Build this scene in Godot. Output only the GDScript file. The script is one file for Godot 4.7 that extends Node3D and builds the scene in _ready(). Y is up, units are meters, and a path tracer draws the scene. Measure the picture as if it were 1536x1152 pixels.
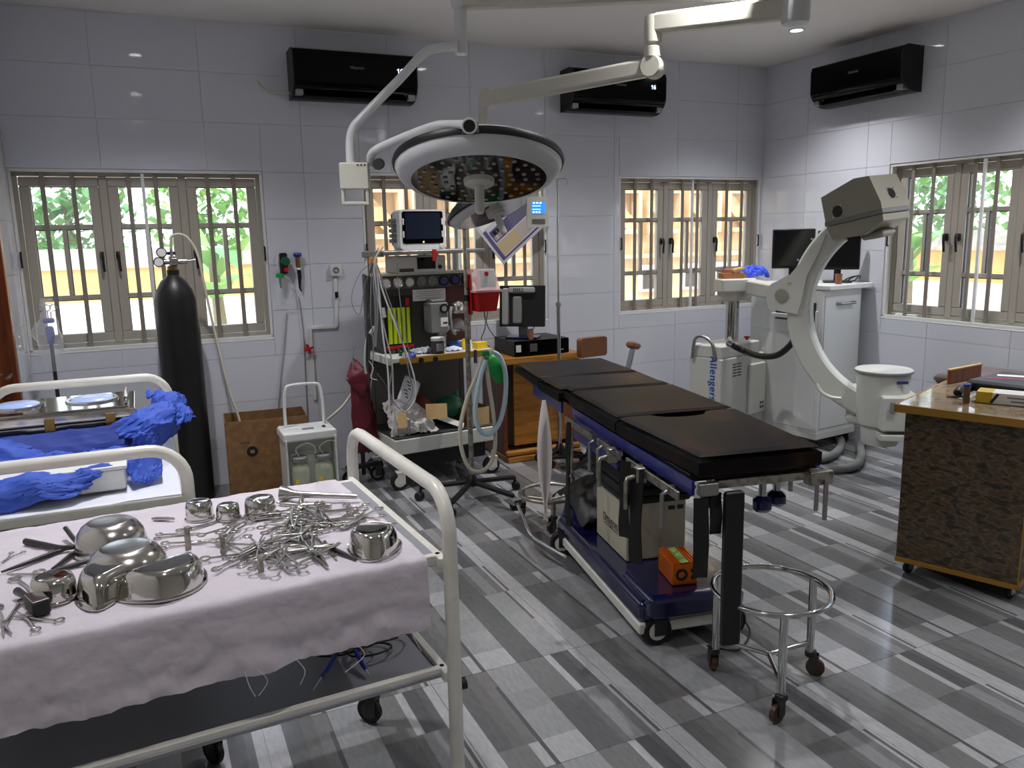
extends Node3D
# ---------------------------------------------------------------- camera geometry (pixels of the 1536 x 1152 frame)
const EYE := Vector3(0, 1.612, 0)
const FPX := 1208.572
const ZB := -5.578      # back wall
const XR := 4.938       # wall with the single window
const XL := -0.655      # wall with the wooden door
const ZF := 1.3         # wall behind the viewer
const CEIL := 2.957
var cam_basis := Basis.from_euler(Vector3(deg_to_rad(-10.43223), deg_to_rad(-24.45305), deg_to_rad(-1.18469)))
var used := {}
var M := {}
var rng := RandomNumberGenerator.new()

func ray(px: float, py: float) -> Vector3:
	return (cam_basis * Vector3(px - 768.0, 576.0 - py, -FPX)).normalized()
func F(px: float, py: float, h := 0.0) -> Vector3:      # point at height h
	var d := ray(px, py)
	return EYE + d * ((h - EYE.y) / d.y)
func PZ(px: float, py: float, z: float) -> Vector3:     # point on the plane z
	var d := ray(px, py)
	return EYE + d * ((z - EYE.z) / d.z)
func PX(px: float, py: float, x: float) -> Vector3:
	var d := ray(px, py)
	return EYE + d * ((x - EYE.x) / d.x)
func PD(px: float, py: float, depth: float) -> Vector3: # point at a depth along the view axis
	var d := ray(px, py)
	return EYE + d * (depth / d.dot(ray(768, 576)))

# ---------------------------------------------------------------- mesh builder
class MB:
	var v := PackedVector3Array()
	var n := PackedVector3Array()
	var t := PackedVector2Array()
	var xf := Transform3D.IDENTITY
	func tri(a: Vector3, b: Vector3, c: Vector3, na: Vector3, nb: Vector3, nc: Vector3, ta := Vector2.ZERO, tb := Vector2.ZERO, tc := Vector2.ZERO) -> void:
		var A := xf * a
		var B := xf * b
		var C := xf * c
		var bs := xf.basis
		var NA := (bs * na).normalized()
		var NB := (bs * nb).normalized()
		var NC := (bs * nc).normalized()
		if (B - A).cross(C - A).dot(NA + NB + NC) > 0.0:
			v.append_array([A, C, B]); n.append_array([NA, NC, NB]); t.append_array([ta, tc, tb])
		else:
			v.append_array([A, B, C]); n.append_array([NA, NB, NC]); t.append_array([ta, tb, tc])
	func quad(a: Vector3, b: Vector3, c: Vector3, d: Vector3, nn: Vector3) -> void:
		tri(a, b, c, nn, nn, nn, Vector2(0, 1), Vector2(1, 1), Vector2(1, 0))
		tri(a, c, d, nn, nn, nn, Vector2(0, 1), Vector2(1, 0), Vector2(0, 0))
	func squad(a: Vector3, b: Vector3, c: Vector3, d: Vector3, na: Vector3, nb: Vector3, nc: Vector3, nd: Vector3, ta := Vector2.ZERO, tb := Vector2.ZERO, tc := Vector2.ZERO, td := Vector2.ZERO) -> void:
		tri(a, b, c, na, nb, nc, ta, tb, tc)
		tri(a, c, d, na, nc, nd, ta, tc, td)
	func box(c: Vector3, s: Vector3, bev := 0.0) -> MB:
		var h := s * 0.5
		var b := minf(bev, minf(h.x, minf(h.y, h.z)) * 0.95)
		var cor := func(sg: Vector3, ax: int) -> Vector3:
			var p := Vector3.ZERO
			for k in 3:
				p[k] = sg[k] * (h[k] if k == ax else h[k] - b)
			return c + p
		for ax in 3:
			var p := (ax + 1) % 3
			var q := (ax + 2) % 3
			for sg in [-1.0, 1.0]:
				var pts := []
				for k in [[-1, -1], [1, -1], [1, 1], [-1, 1]]:
					var s3 := Vector3.ZERO
					s3[ax] = sg; s3[p] = k[0]; s3[q] = k[1]
					pts.append(cor.call(s3, ax))
				var nn := Vector3.ZERO
				nn[ax] = sg
				quad(pts[0], pts[1], pts[2], pts[3], nn)
				if b > 0.0:
					for sg2 in [-1.0, 1.0]:   # edge between ax and p
						var s0 := Vector3.ZERO
						s0[ax] = sg; s0[p] = sg2; s0[q] = -1
						var s1 := s0
						s1[q] = 1
						var ne := Vector3.ZERO
						ne[ax] = sg; ne[p] = sg2
						var n1 := Vector3.ZERO
						n1[ax] = sg
						var n2 := Vector3.ZERO
						n2[p] = sg2
						squad(cor.call(s0, ax), cor.call(s1, ax), cor.call(s1, p), cor.call(s0, p), n1, n1, n2, n2)
		if b > 0.0:
			for sx in [-1, 1]:
				for sy in [-1, 1]:
					for sz in [-1, 1]:
						var s3 := Vector3(sx, sy, sz)
						tri(cor.call(s3, 0), cor.call(s3, 1), cor.call(s3, 2), Vector3(sx, 0, 0), Vector3(0, sy, 0), Vector3(0, 0, sz))
		return self
	func bar(a: Vector3, b: Vector3, w: float, d: float, bev := 0.0, up := Vector3.UP) -> MB:   # a beam from a to b
		var y := (b - a)
		var l := y.length()
		y /= l
		var u := up
		if absf(y.dot(u)) > 0.98:
			u = Vector3.RIGHT
		var x := u.cross(y).normalized()
		var z := x.cross(y).normalized()
		var keep := xf
		xf = xf * Transform3D(Basis(x, y, z), (a + b) * 0.5)
		box(Vector3.ZERO, Vector3(w, l, d), bev)
		xf = keep
		return self
	func tube(pts: Array, r, sides := 8, closed := false, caps := true) -> MB:
		var k := pts.size()
		var tang := []
		for i in k:
			var a: Vector3 = pts[(i - 1 + k) % k] if closed else pts[maxi(i - 1, 0)]
			var b: Vector3 = pts[(i + 1) % k] if closed else pts[mini(i + 1, k - 1)]
			tang.append((b - a).normalized())
		var up := Vector3.UP if absf(tang[0].y) < 0.9 else Vector3.RIGHT
		var x: Vector3 = up.cross(tang[0]).normalized()
		var rings := []
		var nrm := []
		for i in k:
			x = (x - tang[i] * x.dot(tang[i])).normalized()
			var y: Vector3 = tang[i].cross(x)
			var rr: float = r[i] if r is Array else r
			var ring := []
			var nn := []
			for j in sides:
				var an := TAU * j / sides
				var dir: Vector3 = x * cos(an) + y * sin(an)
				ring.append(pts[i] + dir * rr); nn.append(dir)
			rings.append(ring); nrm.append(nn)
		for i in (k if closed else k - 1):
			var i2 := (i + 1) % k
			for j in sides:
				var j2 := (j + 1) % sides
				squad(rings[i][j], rings[i][j2], rings[i2][j2], rings[i2][j], nrm[i][j], nrm[i][j2], nrm[i2][j2], nrm[i2][j])
		if caps and not closed:
			for e in [0, k - 1]:
				var nn: Vector3 = tang[e] * (-1.0 if e == 0 else 1.0)
				for j in range(1, sides - 1):
					tri(rings[e][0], rings[e][j], rings[e][j + 1], nn, nn, nn)
		return self
	func lathe(prof: Array, segs := 24, sharp := 0.75) -> MB:   # [radius, y] pairs
		var k := prof.size()
		var ns := []
		for i in k - 1:
			var d := Vector2(prof[i + 1][0] - prof[i][0], prof[i + 1][1] - prof[i][1])
			ns.append(Vector2(d.y, -d.x).normalized() if d.length() > 1e-9 else Vector2(1, 0))
		for i in k - 1:
			var na: Vector2 = ns[i]
			var nb: Vector2 = ns[i]
			if i > 0 and ns[i - 1].dot(ns[i]) > sharp:
				na = (ns[i - 1] + ns[i]).normalized()
			if i < k - 2 and ns[i + 1].dot(ns[i]) > sharp:
				nb = (ns[i + 1] + ns[i]).normalized()
			for j in segs:
				var a0 := TAU * j / segs
				var a1 := TAU * (j + 1) / segs
				var c0 := Vector3(cos(a0), 0, sin(a0))
				var c1 := Vector3(cos(a1), 0, sin(a1))
				var p := [c0 * prof[i][0] + Vector3(0, prof[i][1], 0), c1 * prof[i][0] + Vector3(0, prof[i][1], 0), c1 * prof[i + 1][0] + Vector3(0, prof[i + 1][1], 0), c0 * prof[i + 1][0] + Vector3(0, prof[i + 1][1], 0)]
				var q := [c0 * na.x + Vector3(0, na.y, 0), c1 * na.x + Vector3(0, na.y, 0), c1 * nb.x + Vector3(0, nb.y, 0), c0 * nb.x + Vector3(0, nb.y, 0)]
				if prof[i][0] > 1e-6:
					tri(p[0], p[1], p[2], q[0], q[1], q[2])
				if prof[i + 1][0] > 1e-6:
					tri(p[0], p[2], p[3], q[0], q[2], q[3])
		return self
	func ext(poly: PackedVector2Array, d: float, soft := 0.7) -> MB:   # polygon in xy, thickness d along z
		var idx := Geometry2D.triangulate_polygon(poly)
		for i in range(0, idx.size(), 3):
			for sg in [-0.5, 0.5]:
				var nn := Vector3(0, 0, signf(sg))
				var q := []
				for k in 3:
					var p := poly[idx[i + k]]
					q.append(Vector3(p.x, p.y, sg * d))
				tri(q[0], q[1], q[2], nn, nn, nn)
		var k := poly.size()
		var cw := 1.0 if Geometry2D.is_polygon_clockwise(poly) else -1.0
		var en := []
		for i in k:
			var e := poly[(i + 1) % k] - poly[i]
			en.append(Vector3(-e.y, e.x, 0).normalized() * cw)
		for i in k:
			var a := poly[i]
			var b := poly[(i + 1) % k]
			var na: Vector3 = en[i]
			var nb: Vector3 = en[i]
			if en[(i - 1 + k) % k].dot(en[i]) > soft:
				na = (en[(i - 1 + k) % k] + en[i]).normalized()
			if en[(i + 1) % k].dot(en[i]) > soft:
				nb = (en[(i + 1) % k] + en[i]).normalized()
			squad(Vector3(a.x, a.y, -d / 2), Vector3(b.x, b.y, -d / 2), Vector3(b.x, b.y, d / 2), Vector3(a.x, a.y, d / 2), na, nb, nb, na)
		return self
	func grid(fn: Callable, nu: int, nv: int, thick := 0.0) -> MB:
		var p := []
		for i in nu + 1:
			var row := []
			for j in nv + 1:
				row.append(fn.call(float(i) / nu, float(j) / nv))
			p.append(row)
		var nn := []
		for i in nu + 1:
			var row := []
			for j in nv + 1:
				var du: Vector3 = p[mini(i + 1, nu)][j] - p[maxi(i - 1, 0)][j]
				var dv: Vector3 = p[i][mini(j + 1, nv)] - p[i][maxi(j - 1, 0)]
				row.append(du.cross(dv).normalized())
			nn.append(row)
		for i in nu:
			for j in nv:
				var ta := Vector2(float(i) / nu, float(j) / nv)
				var tc := Vector2(float(i + 1) / nu, float(j + 1) / nv)
				squad(p[i][j], p[i + 1][j], p[i + 1][j + 1], p[i][j + 1], nn[i][j], nn[i + 1][j], nn[i + 1][j + 1], nn[i][j + 1], ta, Vector2(tc.x, ta.y), tc, Vector2(ta.x, tc.y))
				if thick > 0.0:
					squad(p[i][j] - nn[i][j] * thick, p[i + 1][j] - nn[i + 1][j] * thick, p[i + 1][j + 1] - nn[i + 1][j + 1] * thick, p[i][j + 1] - nn[i][j + 1] * thick, -nn[i][j], -nn[i + 1][j], -nn[i + 1][j + 1], -nn[i][j + 1], ta, Vector2(tc.x, ta.y), tc, Vector2(ta.x, tc.y))
		return self
	func sweep(frames: Array, sec: PackedVector2Array, closed := false) -> MB:   # section in each frame's x, y
		var k := sec.size()
		var cw := 1.0 if Geometry2D.is_polygon_clockwise(sec) else -1.0
		var f := frames.size()
		for i in (f if closed else f - 1):
			var A: Transform3D = frames[i]
			var B: Transform3D = frames[(i + 1) % f]
			for j in k:
				var p := sec[j]
				var q := sec[(j + 1) % k]
				var e := q - p
				var nn := Vector3(-e.y, e.x, 0).normalized() * cw
				var na := A.basis * nn
				var nb := B.basis * nn
				squad(A * Vector3(p.x, p.y, 0), A * Vector3(q.x, q.y, 0), B * Vector3(q.x, q.y, 0), B * Vector3(p.x, p.y, 0), na, na, nb, nb)
		if not closed:
			var idx := Geometry2D.triangulate_polygon(sec)
			for e in [0, f - 1]:
				var T: Transform3D = frames[e]
				var nn: Vector3 = (frames[0].origin - frames[1].origin) if e == 0 else (frames[f - 1].origin - frames[f - 2].origin)
				for i in range(0, idx.size(), 3):
					tri(T * Vector3(sec[idx[i]].x, sec[idx[i]].y, 0), T * Vector3(sec[idx[i + 1]].x, sec[idx[i + 1]].y, 0), T * Vector3(sec[idx[i + 2]].x, sec[idx[i + 2]].y, 0), nn, nn, nn)
		return self
	func text(s: String, size: float, depth := 0.002, font := "Droid Sans", bold := false) -> MB:
		var tm := TextMesh.new()
		var f := SystemFont.new()
		f.font_names = PackedStringArray([font])
		if bold:
			f.font_weight = 700
		tm.font = f
		tm.text = s
		tm.font_size = 64
		tm.pixel_size = size / 64.0
		tm.depth = depth
		tm.curve_step = 4.0
		var a := tm.get_mesh_arrays()
		var V: PackedVector3Array = a[Mesh.ARRAY_VERTEX]
		var N: PackedVector3Array = a[Mesh.ARRAY_NORMAL]
		var I = a[Mesh.ARRAY_INDEX]
		var ix = I if I != null and I.size() else range(V.size())
		for i in range(0, ix.size() - 2, 3):
			tri(V[ix[i]], V[ix[i + 1]], V[ix[i + 2]], N[ix[i]], N[ix[i + 1]], N[ix[i + 2]])
		return self
	func mesh() -> ArrayMesh:
		var a := []
		a.resize(Mesh.ARRAY_MAX)
		a[Mesh.ARRAY_VERTEX] = v
		a[Mesh.ARRAY_NORMAL] = n
		a[Mesh.ARRAY_TEX_UV] = t
		var m := ArrayMesh.new()
		m.add_surface_from_arrays(Mesh.PRIMITIVE_TRIANGLES, a)
		return m

func at(pos: Vector3, rot := Vector3.ZERO, sc := 1.0) -> MB:
	var m := MB.new()
	m.xf = Transform3D(Basis.from_euler(rot * (PI / 180.0)).scaled(Vector3.ONE * sc), pos)
	return m
func mb() -> MB:
	return MB.new()
func rr(w: float, h: float, r: float, k := 4) -> PackedVector2Array:   # rounded rectangle about the origin
	var p := PackedVector2Array()
	for c in [[1, 1, 0], [-1, 1, 90], [-1, -1, 180], [1, -1, 270]]:
		for i in k + 1:
			var a := deg_to_rad(c[2] + 90.0 * i / k)
			p.append(Vector2(c[0] * (w / 2 - r) + r * cos(a), c[1] * (h / 2 - r) + r * sin(a)))
	return p
func smooth(pts: Array, per := 6, closed := false) -> Array:   # Catmull-Rom through points
	var out := []
	var k := pts.size()
	for i in (k if closed else k - 1):
		var a: Vector3 = pts[(i - 1 + k) % k] if closed else pts[maxi(i - 1, 0)]
		var b: Vector3 = pts[i]
		var c: Vector3 = pts[(i + 1) % k]
		var d: Vector3 = pts[(i + 2) % k] if closed else pts[mini(i + 2, k - 1)]
		for j in per:
			out.append(b.cubic_interpolate(c, a, d, float(j) / per))
	if not closed:
		out.append(pts[k - 1])
	return out
func arc(c: Vector3, x: Vector3, y: Vector3, r: float, a0: float, a1: float, k: int) -> Array:
	var out := []
	for i in k + 1:
		var a := deg_to_rad(lerpf(a0, a1, float(i) / k))
		out.append(c + x * (r * cos(a)) + y * (r * sin(a)))
	return out
# ---------------------------------------------------------------- nodes
func numbered(s: String) -> String:
	var k: int = used.get(s, 0)
	used[s] = k + 1
	return s if k == 0 else "%s_%03d" % [s, k]
func tag(o: Node, label: String, category: String, group := "") -> Node:
	o.set_meta("label", label)
	o.set_meta("category", category)
	if group:
		o.set_meta("group", group)
	return o
func thing(called: String, label: String, category: String, pos := Vector3.ZERO, turn := 0.0, group := "") -> Node3D:
	var o := Node3D.new()
	o.name = numbered(called)
	add_child(o)
	o.position = pos
	o.rotation_degrees.y = turn
	tag(o, label, category, group)
	return o
func struct(called: String) -> Node3D:
	var o := Node3D.new()
	o.name = called
	add_child(o)
	o.set_meta("kind", "structure")
	return o
func obj(parent: Node, called: String, m, material: Material, label := "") -> MeshInstance3D:
	var o := MeshInstance3D.new()
	o.name = numbered(called) if parent == self else called
	o.mesh = m.mesh() if m is MB else m
	o.material_override = material
	parent.add_child(o, true)
	if label:
		o.set_meta("label", label)
	return o
func single(called: String, label: String, category: String, m, material: Material, pos := Vector3.ZERO, turn := 0.0, group := "") -> MeshInstance3D:
	var o := obj(self, called, m, material)
	o.position = pos
	o.rotation_degrees.y = turn
	tag(o, label, category, group)
	return o
func copy_of(o: Node3D, label := "") -> Node3D:
	var c: Node3D = o.duplicate()
	c.name = numbered(String(o.name).rstrip("0123456789").trim_suffix("_"))
	add_child(c)
	if label:
		c.set_meta("label", label)
	return c
# ---------------------------------------------------------------- materials
func mat(c: Color, rough := 0.5, metal := 0.0, coat := 0.0) -> StandardMaterial3D:
	var m := StandardMaterial3D.new()
	m.albedo_color = c
	m.roughness = rough
	m.metallic = metal
	if coat > 0.0:
		m.clearcoat_enabled = true
		m.clearcoat = coat
		m.clearcoat_roughness = 0.06
	return m
func c8(r: int, g: int, b: int) -> Color:
	return Color(r / 255.0, g / 255.0, b / 255.0)
func noise_tex(seed_: int, freq: float, stops: Array, size := 256, kind := FastNoiseLite.TYPE_SIMPLEX_SMOOTH, oct := 4) -> ImageTexture:
	var f := FastNoiseLite.new()
	f.seed = seed_
	f.noise_type = kind
	f.frequency = freq
	f.fractal_octaves = oct
	var im := f.get_seamless_image(size, size)
	var out := Image.create(size, size, false, Image.FORMAT_RGB8)
	var g := Gradient.new()
	g.offsets = PackedFloat32Array(stops.map(func(s): return s[0]))
	g.colors = PackedColorArray(stops.map(func(s): return s[1]))
	for y in size:
		for x in size:
			out.set_pixel(x, y, g.sample(im.get_pixel(x, y).r))
	return ImageTexture.create_from_image(out)
func tri_tex(m: StandardMaterial3D, tex: Texture2D, scale: Vector3, world := false) -> StandardMaterial3D:
	m.albedo_texture = tex
	m.uv1_triplanar = true
	m.uv1_world_triplanar = world
	m.uv1_scale = scale
	return m
func bump(m: StandardMaterial3D, seed_: int, freq: float, cm: float) -> StandardMaterial3D:
	m.heightmap_enabled = true
	m.heightmap_texture = noise_tex(seed_, freq, [[0.0, Color.BLACK], [1.0, Color.WHITE]])
	m.heightmap_scale = cm
	m.uv1_triplanar = true
	return m
func glass(c: Color, alpha: float, rough := 0.02) -> StandardMaterial3D:
	var m := mat(Color(c.r, c.g, c.b, alpha), rough)
	m.transparency = BaseMaterial3D.TRANSPARENCY_ALPHA
	return m
func glow(c: Color, e: float) -> StandardMaterial3D:
	var m := mat(c, 0.4)
	m.emission_enabled = true
	m.emission = c
	m.emission_energy_multiplier = e
	return m

func _ready() -> void:
	rng.seed = 7
	# ---- camera
	var cam := Camera3D.new()
	cam.name = "camera"
	add_child(cam)
	cam.position = EYE
	cam.basis = cam_basis
	cam.fov = rad_to_deg(2.0 * atan(576.0 / FPX))
	cam.near = 0.05
	cam.far = 200.0
	cam.current = true
	# ---- overcast sky
	var sm := ProceduralSkyMaterial.new()
	sm.sky_top_color = c8(196, 214, 240)
	sm.sky_horizon_color = c8(232, 236, 240)
	sm.ground_bottom_color = c8(150, 145, 135)
	sm.ground_horizon_color = c8(232, 236, 240)
	sm.sky_energy_multiplier = SKY_ENERGY
	sm.ground_energy_multiplier = SKY_ENERGY
	var sky := Sky.new()
	sky.sky_material = sm
	var env := Environment.new()
	env.background_mode = Environment.BG_SKY
	env.sky = sky
	env.tonemap_mode = Environment.TONE_MAPPER_LINEAR
	env.tonemap_exposure = EXPOSURE
	env.sdfgi_enabled = true
	env.ssao_enabled = true
	env.ssil_enabled = true
	var we := WorldEnvironment.new()
	we.name = "world_environment"
	we.environment = env
	add_child(we)
	# hazy sun from behind the building: it lights the yard, not the room
	var sun := DirectionalLight3D.new()
	sun.name = "sun"
	add_child(sun)
	sun.look_at_from_position(Vector3.ZERO, Vector3(0.2, -0.8, -0.56))
	sun.light_color = c8(255, 246, 232)
	sun.light_energy = SUN_ENERGY
	sun.light_angular_distance = 3.0
	sun.shadow_enabled = true
	sun.sky_mode = DirectionalLight3D.SKY_MODE_LIGHT_ONLY
	materials()
	ceiling_lights()
	room()
	outside()
	air_conditioners()
	surgical_light()
	operating_table()
	front_trolley()
	instruments()
	drape_trolley()
	left_corner()
	anaesthesia()
	desk_corner()
	imaging()
	right_cabinet()
	stands()

const SKY_ENERGY := 1.9
const SUN_ENERGY := 1.2
const EXPOSURE := 1.32
const LAMP_ENERGY := 2.6

func materials() -> void:
	M.tile = mat(c8(212, 215, 224), 0.05)
	M.tile.metallic_specular = 0.5
	M.grout = mat(c8(176, 178, 182), 0.8)
	M.plaster = mat(c8(240, 236, 231), 0.85)
	M.cream = mat(c8(250, 250, 250), 0.32)            # hospital enamel
	M.cream = tri_tex(M.cream, noise_tex(3, 0.02, [[0.0, c8(216, 215, 204)], [0.55, c8(228, 227, 217)], [0.8, c8(232, 231, 224)], [1.0, c8(200, 195, 178)]]), Vector3.ONE * 1.3)
	M.white_paint = mat(c8(226, 228, 226), 0.35)
	M.white_plastic = mat(c8(222, 224, 222), 0.42)
	M.machine = mat(c8(206, 208, 200), 0.45)
	M.grey_plastic = mat(c8(120, 122, 120), 0.5)
	M.dark_grey = mat(c8(58, 58, 58), 0.55)
	M.black = mat(c8(16, 16, 17), 0.45)
	M.black_gloss = mat(c8(6, 6, 7), 0.12)
	M.black_gloss.metallic_specular = 0.25
	M.rubber = mat(c8(22, 21, 20), 0.7)
	M.screen = mat(c8(10, 11, 14), 0.12)
	M.chrome = mat(c8(206, 206, 204), 0.13, 1.0)
	M.steel = mat(c8(196, 195, 190), 0.2, 1.0)
	M.polished = mat(c8(204, 202, 196), 0.09, 1.0)
	M.brushed = mat(c8(170, 170, 168), 0.38, 1.0)
	M.worn_steel = tri_tex(mat(c8(255, 255, 255), 0.34, 0.9), noise_tex(12, 0.03, [[0.0, c8(120, 112, 96)], [0.5, c8(176, 172, 160)], [1.0, c8(196, 194, 186)]]), Vector3.ONE * 3.0)
	M.dark_steel = mat(c8(70, 68, 66), 0.35, 0.8)
	M.alu = mat(c8(176, 170, 158), 0.45, 0.1)        # window sections
	M.bar_paint = mat(c8(140, 133, 122), 0.5, 0.1)
	M.pane = glass(c8(235, 240, 238), 0.12)
	M.glass_clear = glass(c8(220, 232, 230), 0.18)
	M.plastic_film = glass(c8(240, 242, 244), 0.22, 0.15)
	M.leather = tri_tex(mat(Color.WHITE, 0.42), noise_tex(31, 0.012, [[0.0, c8(18, 17, 17)], [0.5, c8(24, 20, 19)], [0.75, c8(40, 28, 22)], [1.0, c8(62, 40, 28)]], 256, FastNoiseLite.TYPE_SIMPLEX_SMOOTH, 3), Vector3.ONE * 1.1)
	M.leather.metallic_specular = 0.22
	M.vinyl = mat(c8(20, 19, 19), 0.45)
	M.blue_paint = tri_tex(mat(Color.WHITE, 0.3, 0.0, 0.4), noise_tex(14, 0.018, [[0.0, c8(22, 30, 92)], [0.62, c8(28, 38, 120)], [0.9, c8(36, 48, 132)], [1.0, c8(120, 120, 130)]]), Vector3.ONE * 2.0)
	M.navy = mat(c8(20, 24, 66), 0.18, 0.0, 0.5)
	M.blue_plastic = mat(c8(40, 60, 160), 0.4)
	M.wood = tri_tex(mat(Color.WHITE, 0.4), noise_tex(21, 0.02, [[0.0, c8(132, 84, 28)], [0.5, c8(162, 108, 40)], [1.0, c8(180, 126, 54)]]), Vector3(0.7, 5.0, 5.0))
	M.dark_wood = tri_tex(mat(Color.WHITE, 0.35), noise_tex(22, 0.02, [[0.0, c8(84, 40, 20)], [0.5, c8(116, 58, 28)], [1.0, c8(140, 76, 38)]]), Vector3(4.0, 0.6, 4.0))
	M.tan_vinyl = mat(c8(122, 78, 48), 0.45)
	M.carton = tri_tex(mat(Color.WHITE, 0.85), noise_tex(23, 0.03, [[0.0, c8(112, 82, 50)], [0.6, c8(130, 96, 60)], [1.0, c8(142, 108, 70)]]), Vector3.ONE * 2.0)
	M.carton_light = mat(c8(196, 164, 112), 0.85)
	M.marble = tri_tex(mat(Color.WHITE, 0.22), noise_tex(41, 0.016, [[0.0, c8(44, 34, 26)], [0.3, c8(72, 60, 46)], [0.42, c8(84, 74, 58)], [0.5, c8(116, 104, 84)], [0.56, c8(86, 74, 56)], [0.7, c8(96, 70, 46)], [0.85, c8(70, 62, 50)], [1.0, c8(44, 38, 32)]], 512, FastNoiseLite.TYPE_SIMPLEX_SMOOTH, 8), Vector3(1.5, 3.0, 1.5))
	M.marble_top = tri_tex(mat(Color.WHITE, 0.1), noise_tex(42, 0.012, [[0.0, c8(120, 100, 78)], [0.4, c8(156, 138, 112)], [0.6, c8(134, 116, 92)], [1.0, c8(176, 160, 136)]], 256, FastNoiseLite.TYPE_SIMPLEX_SMOOTH, 5), Vector3(1.5, 1.5, 1.5))
	M.ochre = mat(c8(160, 118, 36), 0.4)
	M.cloth = bump(mat(c8(206, 199, 208), 0.9), 51, 0.08, 0.12)
	M.cloth.uv1_scale = Vector3.ONE * 2.0
	M.linen = mat(c8(224, 216, 214), 0.9)
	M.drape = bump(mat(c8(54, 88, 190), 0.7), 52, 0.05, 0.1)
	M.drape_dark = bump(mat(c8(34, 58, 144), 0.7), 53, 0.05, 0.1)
	M.sheet_white = mat(c8(232, 236, 246), 0.4)
	M.maroon = mat(c8(96, 18, 34), 0.5)
	M.red = mat(c8(190, 24, 26), 0.35)
	M.red_clear = glass(c8(196, 20, 28), 0.86, 0.1)
	M.orange = mat(c8(226, 112, 20), 0.28, 0.55)
	M.yellow = mat(c8(236, 200, 40), 0.5)
	M.green = mat(c8(24, 150, 66), 0.4)
	M.dark_green = mat(c8(18, 84, 54), 0.4)
	M.flow = mat(c8(186, 206, 40), 0.25)
	M.paper = mat(c8(232, 232, 228), 0.8)
	M.hose = mat(c8(212, 206, 186), 0.5)
	M.cable_grey = mat(c8(140, 142, 144), 0.5)
	M.cable_white = mat(c8(226, 226, 224), 0.5)
	M.ice_hose = mat(c8(190, 218, 226), 0.35)
	M.blue_glove = mat(c8(60, 90, 226), 0.55)
	M.cylinder_black = tri_tex(mat(Color.WHITE, 0.42), noise_tex(61, 0.02, [[0.0, c8(14, 14, 14)], [0.7, c8(22, 21, 20)], [0.9, c8(34, 32, 30)], [1.0, c8(120, 112, 96)]]), Vector3.ONE * 1.5)
	M.grey_sheet = mat(c8(150, 152, 158), 0.3)
	M.head_paint = mat(c8(150, 148, 134), 0.45)
	M.brass = mat(c8(150, 122, 70), 0.35, 0.9)
	M.beige = mat(c8(186, 180, 156), 0.4)

# ---------------------------------------------------------------- the room
func tile_print(variant: int) -> ImageTexture:     # the printed stripes of one 60 cm floor tile
	var s := 512
	var im := Image.create(s, s, false, Image.FORMAT_RGB8)
	var L := c8(160, 161, 163)
	var ML := c8(140, 142, 144)
	var MM := c8(129, 131, 133)
	var MD := c8(111, 111, 111)
	var D := c8(94, 95, 96)
	var DD := c8(86, 86, 89)
	var rects := [[0, 1, 0, 1, D], [0, 0.1, 0, 1, L], [0.1, 0.2, 0, 0.785, D], [0.2, 0.275, 0, 0.785, Color(0.4, 0.4, 0.4)], [0.1, 0.275, 0.785, 1, MD], [0.275, 0.335, 0.785, 1, L], [0.275, 0.355, 0, 0.785, MD], [0.335, 0.36, 0.2, 1, DD],
		[0.36, 0.58, 0, 0.785, ML], [0.36, 0.58, 0.3, 0.5, Color(0.53, 0.535, 0.54)], [0.36, 0.58, 0.785, 1, L], [0.58, 0.765, 0, 0.45, MD], [0.58, 0.75, 0.45, 1, D], [0.765, 0.81, 0, 0.45, L], [0.75, 0.795, 0.45, 1, Color(0.41, 0.41, 0.41)], [0.815, 0.9, 0, 0.45, DD], [0.9, 0.955, 0, 0.45, D],
		[0.795, 0.885, 0.45, 1, MM], [0.885, 0.943, 0.45, 1, MD], [0.943, 1, 0, 1, L], [0.964, 0.984, 0.48, 1, D]]
	if variant == 1:
		rects.append_array([[0.765, 0.943, 0, 1, ML], [0.93, 0.95, 0, 0.5, D], [0.58, 0.765, 0, 1, D], [0.964, 0.984, 0, 1, L]])
	for r in rects:
		im.fill_rect(Rect2i(int(r[0] * s), int(r[2] * s), ceili((r[1] - r[0]) * s), ceili((r[3] - r[2]) * s)), r[4])
	var f := FastNoiseLite.new()
	f.seed = 90 + variant
	f.frequency = 0.05
	var f2 := FastNoiseLite.new()
	f2.seed = 95
	f2.frequency = 0.5
	for y in s:
		for x in s:
			var k := 1.0 + 0.07 * f.get_noise_2d(x * 1.2, y * 0.35) + 0.06 * f2.get_noise_2d(x, y)
			var c := im.get_pixel(x, y)
			im.set_pixel(x, y, Color(c.r * k, c.g * k, c.b * k))
	return ImageTexture.create_from_image(im)

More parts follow.
